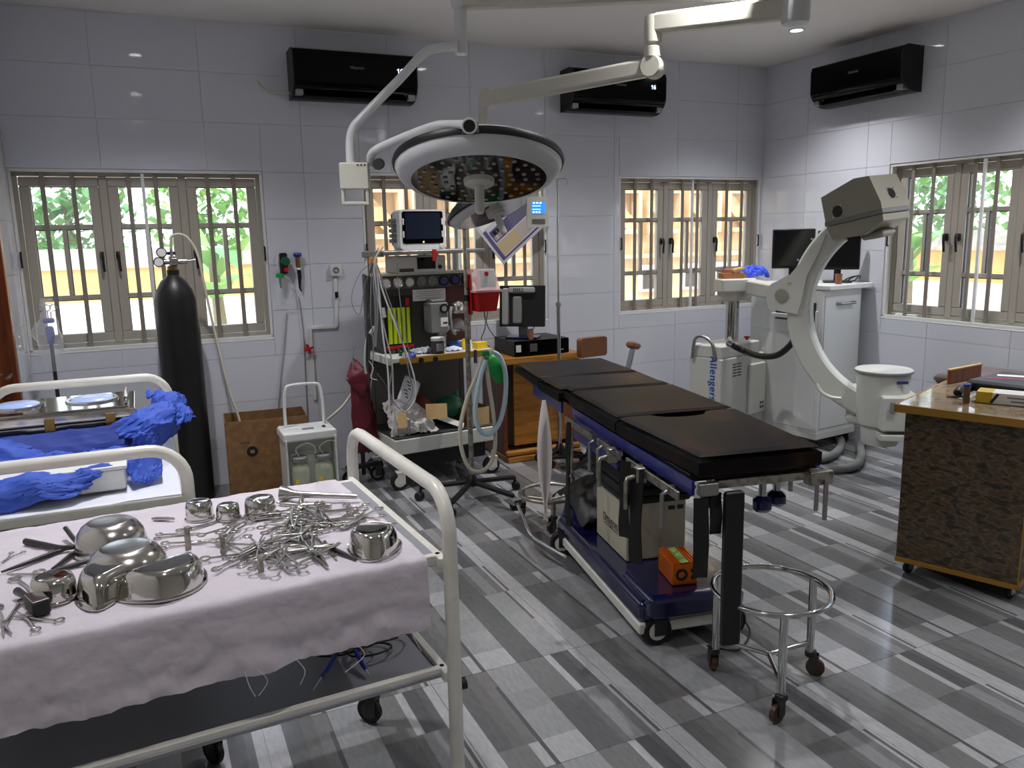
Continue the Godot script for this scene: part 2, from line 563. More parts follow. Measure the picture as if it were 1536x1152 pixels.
func floor_tile_mesh(u0: float, u1: float, v0: float, v1: float) -> ArrayMesh:   # fractions of a 0.6 m tile
	var m := mb()
	var g := 0.0008
	var a := Vector3(u0 * 0.6 + (g if u0 == 0.0 else 0.0), 0, v0 * 0.6 + (g if v0 == 0.0 else 0.0))
	var b := Vector3(u1 * 0.6 - (g if u1 == 1.0 else 0.0), 0, v1 * 0.6 - (g if v1 == 1.0 else 0.0))
	var U := Vector3.UP
	m.squad(Vector3(a.x, 0, a.z), Vector3(b.x, 0, a.z), Vector3(b.x, 0, b.z), Vector3(a.x, 0, b.z), U, U, U, U, Vector2(u0, v0), Vector2(u1, v0), Vector2(u1, v1), Vector2(u0, v1))
	var h := Vector3(0, -0.008, 0)
	var q := [Vector3(a.x, 0, a.z), Vector3(b.x, 0, a.z), Vector3(b.x, 0, b.z), Vector3(a.x, 0, b.z)]
	var nn := [Vector3(0, 0, -1), Vector3(1, 0, 0), Vector3(0, 0, 1), Vector3(-1, 0, 0)]
	for k in 4:
		m.quad(q[k], q[(k + 1) % 4], q[(k + 1) % 4] + h, q[k] + h, nn[k])
	return m.mesh()

func slabs(parent: Node, called: String, o: Vector3, ud: Vector3, nd: Vector3, w: float, h: float, t: float, holes: Array, material: Material) -> void:
	# masonry behind the tiles: columns split at the openings
	var cuts := [0.0, w]
	for q in holes:
		cuts.append_array([q[0], q[1]])
	cuts.sort()
	var m := mb()
	m.xf = Transform3D(Basis(ud, Vector3.UP, nd), o)
	for i in cuts.size() - 1:
		var a: float = cuts[i]
		var b: float = cuts[i + 1]
		if b - a < 1e-4:
			continue
		var y := 0.0
		for q in holes:
			if q[0] <= a + 1e-4 and q[1] >= b - 1e-4:
				if q[2] > y:
					m.box(Vector3((a + b) / 2, (y + q[2]) / 2, -t / 2), Vector3(b - a, q[2] - y, t))
				y = q[3]
		m.box(Vector3((a + b) / 2, (y + h) / 2, -t / 2), Vector3(b - a, h - y, t))
	obj(parent, called, m, material)

func wall_tiles(parent: Node, o: Vector3, ud: Vector3, nd: Vector3, w: float, h: float, holes: Array, uoff: float, ufrom := 0.0, uto := 99.0) -> void:
	var tw := 0.6
	var th := 0.3
	var yoff := 0.25
	var bs := Basis(ud, Vector3.UP, nd)
	var g := 0.0011
	var u := uoff - tw * ceilf(uoff / tw)
	while u < w:
		var y := yoff - th
		while y < h:
			var a0 := maxf(u, maxf(0, ufrom))
			var a1 := minf(u + tw, minf(w, uto))
			var b0 := maxf(y, 0)
			var b1 := minf(y + th, h)
			if a1 - a0 > 0.01 and b1 - b0 > 0.01:
				var rects := [[a0, a1, b0, b1]]
				for q in holes:
					var nx := []
					for r in rects:
						if q[0] >= r[1] or q[1] <= r[0] or q[2] >= r[3] or q[3] <= r[2]:
							nx.append(r)
							continue
						if q[0] > r[0]:
							nx.append([r[0], q[0], r[2], r[3]])
						if q[1] < r[1]:
							nx.append([q[1], r[1], r[2], r[3]])
						var m0: float = maxf(r[0], q[0])
						var m1: float = minf(r[1], q[1])
						if q[2] > r[2]:
							nx.append([m0, m1, r[2], q[2]])
						if q[3] < r[3]:
							nx.append([m0, m1, q[3], r[3]])
					rects = nx
				var m := mb()
				m.xf = Transform3D(bs, o)
				for r in rects:
					if r[1] - r[0] > 0.012 and r[3] - r[2] > 0.012:
						m.box(Vector3((r[0] + r[1]) / 2, (r[2] + r[3]) / 2, 0.002), Vector3(r[1] - r[0] - 2 * g, r[3] - r[2] - 2 * g, 0.006), 0.0008)
				if m.v.size():
					obj(parent, "tile", m, M.tile)
			y += th
		u += tw

func room() -> void:
	# floor: slab, then each tile with its print
	var fl := struct("floor")
	obj(fl, "screed", at(Vector3((XL + XR) / 2, -0.058, (ZB + ZF) / 2)).box(Vector3.ZERO, Vector3(XR - XL + 0.5, 0.1, ZF - ZB + 0.5)), M.grout)
	M.floor_tile = mat(Color.WHITE, 0.16)
	M.floor_tile.albedo_texture = tile_print(0)
	M.floor_tile_b = mat(Color.WHITE, 0.16)
	M.floor_tile_b.albedo_texture = tile_print(1)
	var cache := {}
	for i in range(-2, 8):
		for j in range(-7, 6):
			var x0 := 0.23 + 0.6 * i
			var z0 := -1.992 + 0.6 * j
			var u0 := clampf((XL - x0) / 0.6, 0, 1)
			var u1 := clampf((XR - x0) / 0.6, 0, 1)
			var v0 := clampf((ZB - z0) / 0.6, 0, 1)
			var v1 := clampf((ZF - z0) / 0.6, 0, 1)
			if u1 - u0 < 0.01 or v1 - v0 < 0.01:
				continue
			var key := "%.3f %.3f %.3f %.3f" % [u0, u1, v0, v1]
			if not cache.has(key):
				cache[key] = floor_tile_mesh(u0, u1, v0, v1)
			var second := (j == -2 and i in [1, 3]) or (j < -2 and (i * 5 + j * 3) % 4 == 1)
			var o := obj(fl, "tile", cache[key], M.floor_tile_b if second else M.floor_tile)
			o.position = Vector3(x0, 0, z0)
	# ceiling
	var ce := struct("ceiling")
	obj(ce, "board", at(Vector3((XL + XR) / 2, CEIL + 0.06, (ZB + ZF) / 2)).box(Vector3.ZERO, Vector3(XR - XL + 0.5, 0.12, ZF - ZB + 0.5)), M.plaster)
	# walls
	var W := 1.43
	var wb := struct("wall_back")
	var holes := []
	for x in [-0.645, 1.43, 3.5]:
		holes.append([x - XL, x + W - XL, 0.957, 2.057])
	holes[2][1] = XR - 0.006 - XL
	slabs(wb, "masonry", Vector3(XL, 0, ZB), Vector3.RIGHT, Vector3.BACK, XR - XL, CEIL, 0.22, holes, M.plaster)
	wall_tiles(wb, Vector3(XL, 0, ZB), Vector3.RIGHT, Vector3.BACK, XR - XL, CEIL, holes, 1.05 - XL)
	var wr := struct("wall_right")
	var ho := [[4.25 - W - 1e-9 - ZF * 0.0, 0, 0, 0]]
	# along the right wall u runs from the viewer's end to the far corner
	var u4 := (ZF + 4.262) - W
	ho = [[u4, u4 + W, 0.957, 2.057], [u4 - 2.1, u4 - 2.1 + W, 0.957, 2.057]]
	slabs(wr, "masonry", Vector3(XR, 0, ZF), Vector3.FORWARD, Vector3.LEFT, ZF - ZB + 0.22, CEIL, 0.22, ho, M.plaster)
	wall_tiles(wr, Vector3(XR, 0, ZF), Vector3.FORWARD, Vector3.LEFT, ZF - ZB, CEIL, ho, 0.37)
	var wl := struct("wall_left")
	slabs(wl, "masonry", Vector3(XL, 0, ZB - 0.22), Vector3.BACK, Vector3.RIGHT, ZF - ZB + 0.22, CEIL, 0.22, [[0.96 + 0.22, 1.86 + 0.22, 0, 2.1]], M.plaster)
	wall_tiles(wl, Vector3(XL, 0, ZB), Vector3.BACK, Vector3.RIGHT, ZF - ZB, CEIL, [[0.96, 1.86, 0, 2.1]], 0.3, 0.0, 3.2)
	var wf := struct("wall_front")
	slabs(wf, "masonry", Vector3(XR + 0.22, 0, ZF), Vector3.LEFT, Vector3.FORWARD, XR - XL + 0.44, CEIL, 0.22, [], M.plaster)
	# wooden door in the left wall
	var d1 := struct("door_1")
	var dz := ZB + 1.41
	obj(d1, "door_frame", mb().box(Vector3(XL + 0.005, 1.06, dz - 0.44), Vector3(0.12, 2.12, 0.07), 0.006).box(Vector3(XL + 0.005, 1.06, dz + 0.44), Vector3(0.12, 2.12, 0.07), 0.006).box(Vector3(XL + 0.005, 2.09, dz), Vector3(0.12, 0.07, 0.95), 0.006), M.dark_wood)
	var leaf := obj(d1, "door_leaf", mb().box(Vector3(XL - 0.03, 1.02, dz), Vector3(0.04, 2.04, 0.8), 0.004), M.dark_wood)
	obj(leaf, "door_handle", mb().tube([Vector3(XL - 0.01, 1.0, dz - 0.33), Vector3(XL + 0.045, 1.0, dz - 0.33), Vector3(XL + 0.045, 1.0, dz - 0.22)], 0.009, 8), M.steel)
	# windows
	window("window_1", Vector3(-0.645, 0.957, ZB), 0.0, W, 1.1)
	window("window_2", Vector3(1.43, 0.957, ZB), 0.0, W, 1.1)
	window("window_3", Vector3(3.5, 0.957, ZB), 0.0, XR - 0.006 - 3.5, 1.1)
	window("window_4", Vector3(XR, 0.957, -4.262), -90.0, W, 1.1)
	window("window_5", Vector3(XR, 0.957, -2.162), -90.0, W, 1.1)

func window(called: String, pos: Vector3, turn: float, w: float, h: float) -> void:
	var o := struct(called)
	o.position = pos
	o.rotation_degrees.y = turn
	# sill and head lining
	obj(o, "window_sill", mb().box(Vector3(w / 2, 0.006, -0.1), Vector3(w, 0.012, 0.21), 0.003), M.white_paint)
	obj(o, "window_frame", mb().box(Vector3(w / 2, 0.032, -0.1), Vector3(w, 0.04, 0.07), 0.004).box(Vector3(w / 2, h - 0.02, -0.1), Vector3(w, 0.04, 0.07), 0.004).box(Vector3(0.02, h / 2, -0.1), Vector3(0.04, h - 0.08, 0.07), 0.004).box(Vector3(w - 0.02, h / 2, -0.1), Vector3(0.04, h - 0.08, 0.07), 0.004), M.alu)
	var cw := (w - 0.08) / 3.0
	for k in 2:
		obj(o, "mullion", mb().box(Vector3(0.04 + cw * (k + 1), h / 2, -0.1), Vector3(0.05, h - 0.08, 0.08), 0.006), M.alu)
	for k in 3:
		var x0 := 0.04 + cw * k + (0.024 if k > 0 else 0.004)
		var x1 := 0.04 + cw * (k + 1) - (0.024 if k < 2 else 0.004)
		var y0 := 0.056
		var y1 := h - 0.044
		var s := 0.056
		var zc := -0.085
		var m := mb()
		m.box(Vector3((x0 + x1) / 2, y0 + s / 2, zc), Vector3(x1 - x0, s, 0.045), 0.005)
		m.box(Vector3((x0 + x1) / 2, y1 - s / 2, zc), Vector3(x1 - x0, s, 0.045), 0.005)
		m.box(Vector3(x0 + s / 2, (y0 + y1) / 2, zc), Vector3(s, y1 - y0 - 2 * s, 0.045), 0.005)
		m.box(Vector3(x1 - s / 2, (y0 + y1) / 2, zc), Vector3(s, y1 - y0 - 2 * s, 0.045), 0.005)
		var ca := obj(o, "casement", m, M.alu)
		var ia := x0 + s
		var ib := x1 - s
		var ja := y0 + s
		var jb := y1 - s
		var q1 := ja + (jb - ja) * 0.25
		var q2 := ja + (jb - ja) * 0.73
		var xm := (ia + ib) / 2
		obj(ca, "glazing_bar", mb().box(Vector3(xm, q1, zc), Vector3(ib - ia, 0.03, 0.03), 0.003).box(Vector3(xm, q2, zc), Vector3(ib - ia, 0.03, 0.03), 0.003).box(Vector3(xm, (q1 + q2) / 2, zc), Vector3(0.026, q2 - q1 - 0.03, 0.03), 0.003), M.alu)
		for r in [[ia, ib, ja, q1], [ia, xm, q1, q2], [xm, ib, q1, q2], [ia, ib, q2, jb]]:
			obj(ca, "pane", mb().box(Vector3((r[0] + r[1]) / 2, (r[2] + r[3]) / 2, zc), Vector3(r[1] - r[0], r[3] - r[2], 0.004)), M.pane)
			obj(ca, "gasket", mb().box(Vector3((r[0] + r[1]) / 2, r[3] - 0.017 if r[3] < jb - 0.01 else r[3] - 0.002, zc), Vector3(r[1] - r[0], 0.005, 0.02)).box(Vector3(r[0] + (0.015 if r[0] == xm else 0.002), (r[2] + r[3]) / 2, zc), Vector3(0.004, r[3] - r[2], 0.02)), M.black)
		var left_side: bool = k != 0
		var hx := x0 + 0.022 if left_side else x1 - 0.022
		var hy := h * 0.52
		var hm := mb().box(Vector3(hx, hy + 0.012, zc + 0.03), Vector3(0.024, 0.05, 0.016), 0.004)
		hm.tube(smooth([Vector3(hx, hy + 0.02, zc + 0.034), Vector3(hx, hy + 0.03, zc + 0.055), Vector3(hx + 0.003, hy, zc + 0.062), Vector3(hx + 0.004, hy - 0.05, zc + 0.056), Vector3(hx + 0.006, hy - 0.085, zc + 0.054)], 4), 0.0085, 7)
		obj(ca, "handle", hm, M.black)
		for f in [0.3, 0.68]:
			obj(o, "security_bar", mb().box(Vector3(lerpf(x0, x1, f), h / 2 + 0.002, -0.036), Vector3(0.026, h - 0.03, 0.012), 0.002), M.bar_paint)
	# slim white screen frame on the room side, with its meeting stile
	obj(o, "screen_frame", mb().box(Vector3(w / 2, 0.022, -0.012), Vector3(w - 0.004, 0.018, 0.02), 0.002).box(Vector3(w / 2, h - 0.01, -0.012), Vector3(w - 0.004, 0.018, 0.02), 0.002).box(Vector3(0.01, h / 2, -0.012), Vector3(0.016, h - 0.04, 0.02), 0.002).box(Vector3(w - 0.011, h / 2, -0.012), Vector3(0.016, h - 0.04, 0.02), 0.002), M.white_paint)
	obj(o, "meeting_stile", mb().box(Vector3(w * 0.5, h / 2, -0.012), Vector3(0.019, h - 0.05, 0.018), 0.002), M.white_paint)
	for x in [0.02, w - 0.022]:
		obj(o, "pull", mb().tube([Vector3(x, h * 0.48, -0.004), Vector3(x, h * 0.48, 0.01), Vector3(x, h * 0.56, 0.01), Vector3(x, h * 0.56, -0.004)], 0.006, 6), M.black)

func ceiling_lights() -> void:
	M.lamp_face = glow(c8(255, 252, 246), 12.0)
	M.lamp_ring = mat(c8(230, 230, 228), 0.4)
	for row in [[-4.42, -4.6, -4.5], [-2.72, -2.72, -2.72], [-0.85, -0.85, -0.85]]:
		for n in 3:
			var x: float = [0.12, 2.23, 4.24][n]
			var z: float = row[n]
			var where := "near the back wall" if z < -4 else ("over the middle of the room" if z < -2 else "behind the row over the table")
			var who := "over the oxygen cylinder side" if x < 1 else ("over the anaesthesia machine side" if x < 3 else "over the window side")
			var o := thing("ceiling_light", "round white recessed ceiling spotlight %s, %s" % [where, who], "light", Vector3(x, CEIL, z), 0, "recessed ceiling spotlights")
			obj(o, "trim_ring", mb().lathe([[0.04, 0.0], [0.04, -0.006], [0.05, -0.008], [0.055, -0.004], [0.056, 0.0]], 24), M.lamp_ring)
			obj(o, "lamp_face", mb().lathe([[0.0, -0.004], [0.039, -0.004]], 24), M.lamp_face)
			var l := SpotLight3D.new()
			l.name = "lamp"
			o.add_child(l)
			l.position = Vector3(0, -0.012, 0)
			l.rotation_degrees.x = -90
			l.spot_angle = 60
			l.spot_angle_attenuation = 1.0
			l.spot_range = 12
			l.spot_attenuation = 2
			l.light_size = 0.033
			l.light_color = c8(252, 250, 252)
			l.light_energy = LAMP_ENERGY * (0.45 if z > -1 else 1.0)
			l.shadow_enabled = true

# ---------------------------------------------------------------- outside the windows
func leaf_mesh(l: float, w: float, droop: float, seed_: int) -> MB:
	var m := mb()
	m.grid(func(u: float, v: float):
		var s := sin(PI * clampf(u * 0.96 + 0.03, 0, 1))
		return Vector3((v - 0.5) * w * s, -droop * u * u * l + 0.12 * l * u + absf(v - 0.5) * 0.16 * w * s, l * u * (1.0 - 0.25 * u * droop)), 8, 4)
	return m

func outside() -> void:
	M.yellow_wall = mat(c8(226, 178, 104), 0.85)
	M.grey_render = tri_tex(mat(Color.WHITE, 0.9), noise_tex(71, 0.03, [[0.0, c8(150, 146, 138)], [1.0, c8(206, 202, 194)]]), Vector3.ONE)
	M.cream_wall = tri_tex(mat(Color.WHITE, 0.9), noise_tex(72, 0.02, [[0.0, c8(196, 160, 112)], [0.5, c8(222, 190, 142)], [1.0, c8(232, 208, 166)]]), Vector3.ONE * 0.6)
	M.white_wall = mat(c8(232, 226, 220), 0.9)
	M.paving = mat(c8(212, 205, 196), 0.9)
	var g := struct("ground")
	obj(g, "paving", mb().box(Vector3(3, -0.16, -6), Vector3(44, 0.1, 44)), M.paving)
	var wall := struct("boundary_wall")
	for a in [[Vector3(-8, 0, -11.0), Vector3(2.2, 0, -11.0)], [Vector3(9.4, 0, -12), Vector3(9.4, 0, 4)]]:
		var p: Vector3 = a[0]
		var q: Vector3 = a[1]
		for b in [["plinth", 0.0, 0.93, 0.2, M.white_wall], ["painted_course", 0.93, 1.32, 0.18, M.yellow_wall], ["coping", 1.32, 1.38, 0.26, M.grey_render], ["parapet", 1.38, 1.56, 0.16, M.grey_render]]:
			obj(wall, b[0], mb().bar(p + Vector3(0, (b[1] + b[2]) / 2 - 0.1 * float(b[1] == 0.0), 0), q + Vector3(0, (b[1] + b[2]) / 2 - 0.1 * float(b[1] == 0.0), 0), b[3], b[2] - b[1] + 0.2 * float(b[1] == 0.0)), b[4])
	# neighbouring building behind the middle windows
	var bl := thing("neighbour_building", "cream rendered building with finned vent blocks seen through the windows", "building", Vector3(2.0, -0.11, -8.6))
	obj(bl, "wall", mb().box(Vector3(3.7, 2.2, -0.6), Vector3(7.4, 4.4, 1.2)), M.cream_wall)
	obj(bl, "ledge", mb().box(Vector3(3.7, 1.44, 0.05), Vector3(7.4, 0.05, 0.12)), M.cream_wall)
	for k in 12:
		var x := 0.35 + k * 0.6
		var bm := mb()
		for e in [[0, 0.24, 0.5, 0.05], [0, -0.24, 0.5, 0.05], [-0.225, 0, 0.05, 0.43], [0.225, 0, 0.05, 0.43]]:
			bm.box(Vector3(e[0], e[1], 0.1), Vector3(e[2], e[3], 0.2))
		bm.bar(Vector3(-0.2, 0.2, 0.08), Vector3(0.2, -0.2, 0.08), 0.03, 0.16)
		var vb := obj(bl, "vent_block", bm, M.cream_wall)
		vb.position = Vector3(x, 1.98, 0.0)
	M.dark_pane = mat(c8(70, 64, 58), 0.2)
	for x in [3.9, 4.55, 5.05, 5.55]:
		var wn := obj(bl, "window", mb().box(Vector3(x, 1.16, 0.02), Vector3(0.46, 0.34, 0.06), 0.01), M.white_wall)
		obj(wn, "pane", mb().box(Vector3(x - 0.1, 1.15, 0.055), Vector3(0.17, 0.24, 0.012)).box(Vector3(x + 0.1, 1.15, 0.055), Vector3(0.17, 0.24, 0.012)), M.dark_pane)
	# greenery
	var leafs := []
	for c in [c8(108, 160, 70), c8(134, 186, 84), c8(92, 142, 86)]:
		var m := mat(c, 0.5)
		m.backlight_enabled = true
		m.backlight = c8(90, 120, 30)
		leafs.append(m)
	M.trunk = mat(c8(120, 110, 70), 0.8)
	for a in [[Vector3(0.75, -0.11, -9.6), 0], [Vector3(8.0, -0.11, -6.6), 0], [Vector3(8.1, -0.11, -4.1), 1]]:
		var pl := thing("banana_plant", ["broad-leaved green banana plant outside the window behind the oxygen cylinder", "broad-leaved green banana plant outside the side window beside its handles", "broad-leaved green banana plant outside the side window over the stone cabinet"][int(a[0].x > 3) + a[1]], "plant", a[0], a[1] * 70.0, "banana plants outside")
		obj(pl, "stem", mb().tube([Vector3.ZERO, Vector3(0.03, 0.8, 0), Vector3(0, 1.5, 0.02)], [0.09, 0.07, 0.05], 8), M.trunk)
		for k in 9:
			var l := leaf_mesh(0.85 + 0.2 * sin(k * 2.1), 0.34, 0.5 + 0.3 * sin(k * 1.7), k)
			var o := obj(pl, "leaf", l, leafs[k % 3])
			o.position = Vector3(0, 1.05 + 0.07 * k, 0)
			o.rotation = Vector3(-0.7 + 0.35 * sin(k * 3.3), k * 2.4, 0)
	var k := 0
	for p in [Vector3(-4.4, 0, -12.5), Vector3(-2.6, 0, -12.6), Vector3(-0.8, 0, -12.4), Vector3(1.0, 0, -12.7), Vector3(11.0, 0, -10.4), Vector3(11.2, 0, -8.6), Vector3(10.9, 0, -6.8), Vector3(11.2, 0, -5.0), Vector3(11.0, 0, -3.2)]:
		var tr := thing("tree", "light green leafy tree rising beyond the %s" % ("yellow boundary wall of the cylinder window" if p.x < 5 else "boundary wall of the side window"), "tree", p + Vector3(0, -0.11, 0), 0, "trees beyond the boundary wall")
		obj(tr, "trunk", mb().tube([Vector3.ZERO, Vector3(0.05, 1.0, 0), Vector3(0, 2.2, 0.05)], [0.1, 0.08, 0.04], 7), M.trunk)
		rng.seed = 300 + k
		var fm := mb()
		for i in 640:
			var d := Vector3(rng.randfn(), rng.randfn(), rng.randfn()).normalized() * pow(rng.randf(), 0.4)
			var c := Vector3(d.x * (0.85 if p.x < 5 else 0.55), 2.1 + d.y * (1.0 + 0.2 * sin(k * 2.0)), d.z * (0.55 if p.x < 5 else 0.85))
			fm.xf = Transform3D(Basis.from_euler(Vector3(rng.randf_range(-1.2, 0.6), rng.randf() * TAU, 0)), c)
			var s := rng.randf_range(0.12, 0.24)
			fm.tri(Vector3.ZERO, Vector3(s * 0.32, 0, s * 0.5), Vector3(0, 0, s), Vector3.UP, Vector3.UP, Vector3.UP)
			fm.tri(Vector3.ZERO, Vector3(0, 0, s), Vector3(-s * 0.32, 0, s * 0.5), Vector3.UP, Vector3.UP, Vector3.UP)
		obj(tr, "foliage", fm, leafs[k % 3])
		k += 1

# ---------------------------------------------------------------- air conditioners
func air_conditioners() -> void:
	for a in [[Vector3(1.395, 2.503, ZB), 0.0, "above the oxygen outlet", true, true], [Vector3(3.385, 2.51, ZB), 0.0, "half hidden by the lamp arm", true, false], [Vector3(XR, 2.515, -4.45), -90.0, "on the wall beside the corner", false, false]]:
		var o := thing("air_conditioner", "glossy black wall air conditioner %s" % a[2], "air conditioner", a[0], a[1], "black wall air conditioners")
		var prof := PackedVector2Array([Vector2(0.004, 0.0), Vector2(0.004, 0.295), Vector2(0.15, 0.3), Vector2(0.195, 0.285), Vector2(0.205, 0.25), Vector2(0.203, 0.1), Vector2(0.185, 0.06), Vector2(0.13, 0.012), Vector2(0.08, 0.0)])
		var bm := at(Vector3.ZERO, Vector3(0, -90, 0))
		bm.ext(prof, 0.8)
		obj(o, "body", bm, M.black_gloss)
		obj(o, "front_panel", mb().box(Vector3(0, 0.185, 0.2), Vector3(0.798, 0.2, 0.016), 0.006), M.black_gloss)
		for s in [-1, 1]:
			obj(o, "end_cap", at(Vector3(s * 0.403, 0, 0), Vector3(0, -90, 0)).ext(prof, 0.008), M.black)
		obj(o, "louver", mb().box(Vector3.ZERO, Vector3(0.66, 0.01, 0.06), 0.004), M.black_gloss).transform = Transform3D(Basis(Vector3.RIGHT, 0.55), Vector3(0.0, 0.022, 0.16))
		for s in [-1, 1]:
			obj(o, "side_vent", mb().box(Vector3(s * 0.37, 0.03, 0.15), Vector3(0.05, 0.035, 0.05), 0.004), M.brushed)
		obj(o, "lettering", at(Vector3(0.0, 0.19, 0.209)).text("Hisense", 0.026, 0.001), M.cable_grey)
		if a[3]:
			obj(o, "display", at(Vector3(0.285, 0.185, 0.209)).text("16", 0.042, 0.001, "Droid Sans", true), glow(c8(190, 215, 255), 1.6))
		if a[4]:
			obj(o, "cable", mb().tube(smooth([Vector3(-0.4, 0.04, 0.05), Vector3(-0.5, 0.04, 0.02), Vector3(-0.57, 0.07, 0.015), Vector3(-0.6, 0.11, 0.006)], 5), 0.006, 6), M.hose)

# ---------------------------------------------------------------- ceiling surgical light with two heads
func basis_up(up: Vector3, toward: Vector3) -> Basis:   # y = up, z roughly toward
	var y := up.normalized()
	var x := y.cross(toward).normalized()
	return Basis(x, y, x.cross(y))

func surgical_light() -> void:
	M.lamp_white = mat(c8(206, 208, 208), 0.3)
	M.arm_paint = mat(c8(204, 203, 190), 0.35)
	M.lens = mat(c8(14, 15, 16), 0.05)
	M.led = mat(c8(150, 148, 146), 0.25)
	var mount := Vector3(2.46, CEIL, -2.62)
	var s := thing("surgical_light", "twin-headed white ceiling surgical lamp on jointed arms over the operating table", "surgical lamp", mount)
	var L := func(p: Vector3) -> Vector3: return p - mount
	obj(s, "ceiling_plate", mb().lathe([[0.0, 0.0], [0.15, 0.0], [0.15, -0.03], [0.13, -0.06], [0.06, -0.07], [0.0, -0.07]], 28), M.lamp_white)
	obj(s, "column", mb().lathe([[0.042, -0.06], [0.042, -0.3]], 20), M.lamp_white)
	var hub: Vector3 = L.call(PD(1180, 8, 3.2))
	obj(s, "hub", at(Vector3(0, 0, 0)).lathe([[0.0, hub.y - 0.075], [0.05, hub.y - 0.072], [0.055, hub.y - 0.06], [0.055, hub.y + 0.19], [0.045, hub.y + 0.2], [0.0, hub.y + 0.2]], 24), M.lamp_white)
	# --- arm of the smaller head
	var a1: Vector3 = L.call(PD(980, 42, 3.5))
	var a2: Vector3 = L.call(PD(980, 98, 3.5))
	a2 = Vector3(a1.x, a2.y, a1.z)
	var a3: Vector3 = L.call(PD(735, 147, 4.0))
	obj(s, "arm", mb().bar(Vector3(0, hub.y - 0.01, 0), a1 + Vector3(0, 0.015, 0), 0.07, 0.085, 0.016), M.arm_paint)
	obj(s, "arm_joint", at(a1).lathe([[0.0, 0.055], [0.036, 0.05], [0.04, 0.03], [0.04, -0.06], [0.03, -0.065], [0.03, -0.075], [0.04, -0.08], [0.04, -0.12], [0.0, -0.12]], 20), M.arm_paint)
	obj(s, "spring_arm", mb().bar(a2, a3, 0.06, 0.078, 0.016), M.arm_paint)
	var ax := (a3 - a2).normalized()
	var side := ax.cross(Vector3.UP).normalized()
	for e in [[a2, 0.05], [a3, 0.045]]:
		var km := mb()
		km.xf = Transform3D(Basis(ax, side, ax.cross(side)), e[0])
		km.lathe([[0.0, -0.036], [e[1] - 0.006, -0.036], [e[1], -0.03], [e[1], 0.03], [e[1] - 0.006, 0.036], [0.0, 0.036]], 20)
		obj(s, "knuckle", km, M.arm_paint)
	var a4: Vector3 = a3 - ax * -0.045 + Vector3(0, -0.005, 0)
	obj(s, "drop_tube", mb().tube(smooth([a3 + ax * 0.02, a4 + Vector3(0, -0.05, 0), a4 + Vector3(0, -0.3, 0)], 5), 0.024, 14), M.arm_paint)
	# smaller head, tipped and seen almost from its edge
	var c2: Vector3 = L.call(PD(738, 306, 3.95))
	var right := cam_basis.x
	var n2 := (Vector3.UP - right * 0.4 + ray(742, 310) * 0.2).normalized()
	var h2 := Node3D.new()
	h2.name = "small_lamp_head"
	s.add_child(h2)
	h2.transform = Transform3D(basis_up(n2, -ray(742, 310)), c2)
	obj(h2, "housing", mb().lathe([[0.0, 0.11], [0.05, 0.108], [0.13, 0.085], [0.2, 0.035], [0.228, 0.0], [0.232, -0.012], [0.222, -0.03], [0.187, -0.045]], 44, 0.6), M.lamp_white)
	obj(h2, "rim", mb().lathe([[0.206, 0.034], [0.236, 0.006], [0.24, -0.008], [0.234, -0.016], [0.224, -0.004]], 44), M.black)
	obj(h2, "lens", mb().lathe([[0.188, -0.044], [0.0, -0.04]], 44), M.chrome)
	obj(h2, "sterile_handle", mb().lathe([[0.045, -0.04], [0.045, -0.06], [0.018, -0.065], [0.018, -0.15], [0.013, -0.158], [0.0, -0.158]], 16), M.arm_paint)
	obj(s, "yoke", mb().tube(smooth([a4 + Vector3(0, -0.29, 0), c2 + h2.basis.y * 0.16, c2 + h2.basis.y * 0.1], 4), 0.02, 10), M.arm_paint)
	# control panel with the blue screen
	var cp: Vector3 = L.call(PD(806, 318, 3.9))
	var pb := Basis(right, Vector3.UP, right.cross(Vector3.UP)).rotated(Vector3.UP, 0.1)
	var pn := Node3D.new()
	pn.name = "control_panel"
	s.add_child(pn)
	pn.transform = Transform3D(pb, cp)
	obj(pn, "case", at(Vector3.ZERO).ext(rr(0.105, 0.145, 0.012), 0.03), M.arm_paint)
	obj(pn, "touch_screen", mb().box(Vector3(0.003, 0.02, 0.0155), Vector3(0.066, 0.058, 0.002)), glow(c8(40, 110, 225), 1.3))
	M.icon = glow(c8(190, 225, 255), 1.2)
	for k in 3:
		obj(pn, "icon", mb().box(Vector3(-0.018 + k * 0.016, 0.042, 0.017), Vector3(0.01, 0.007, 0.001)), M.icon)
		obj(pn, "icon", mb().box(Vector3(-0.02 + k * 0.014, -0.001, 0.017), Vector3(0.009, 0.008, 0.001)), M.icon)
	for y in [0.012, 0.028]:
		obj(pn, "slider", mb().box(Vector3(-0.006, y, 0.017), Vector3(0.04, 0.004, 0.001)), M.icon)
	obj(pn, "keypad", mb().box(Vector3(0.003, -0.045, 0.0155), Vector3(0.064, 0.024, 0.002)), M.brushed)
	obj(pn, "stem", mb().tube([Vector3(0.01, 0.07, 0), Vector3(0.01, 0.11, -0.01), c2 * 0 + Vector3(-0.05, 0.15, -0.02)], 0.012, 8), M.arm_paint)
	# --- arm of the large head
	var b0: Vector3 = L.call(PD(690, 6, 3.25))
	var b1: Vector3 = L.call(PD(688, 78, 3.25))
	b1 = Vector3(b0.x, b1.y, b0.z)
	obj(s, "arm", mb().bar(Vector3(0, b0.y + 0.03, 0), b0 + Vector3(0, 0.03, 0), 0.075, 0.1, 0.016), M.arm_paint)
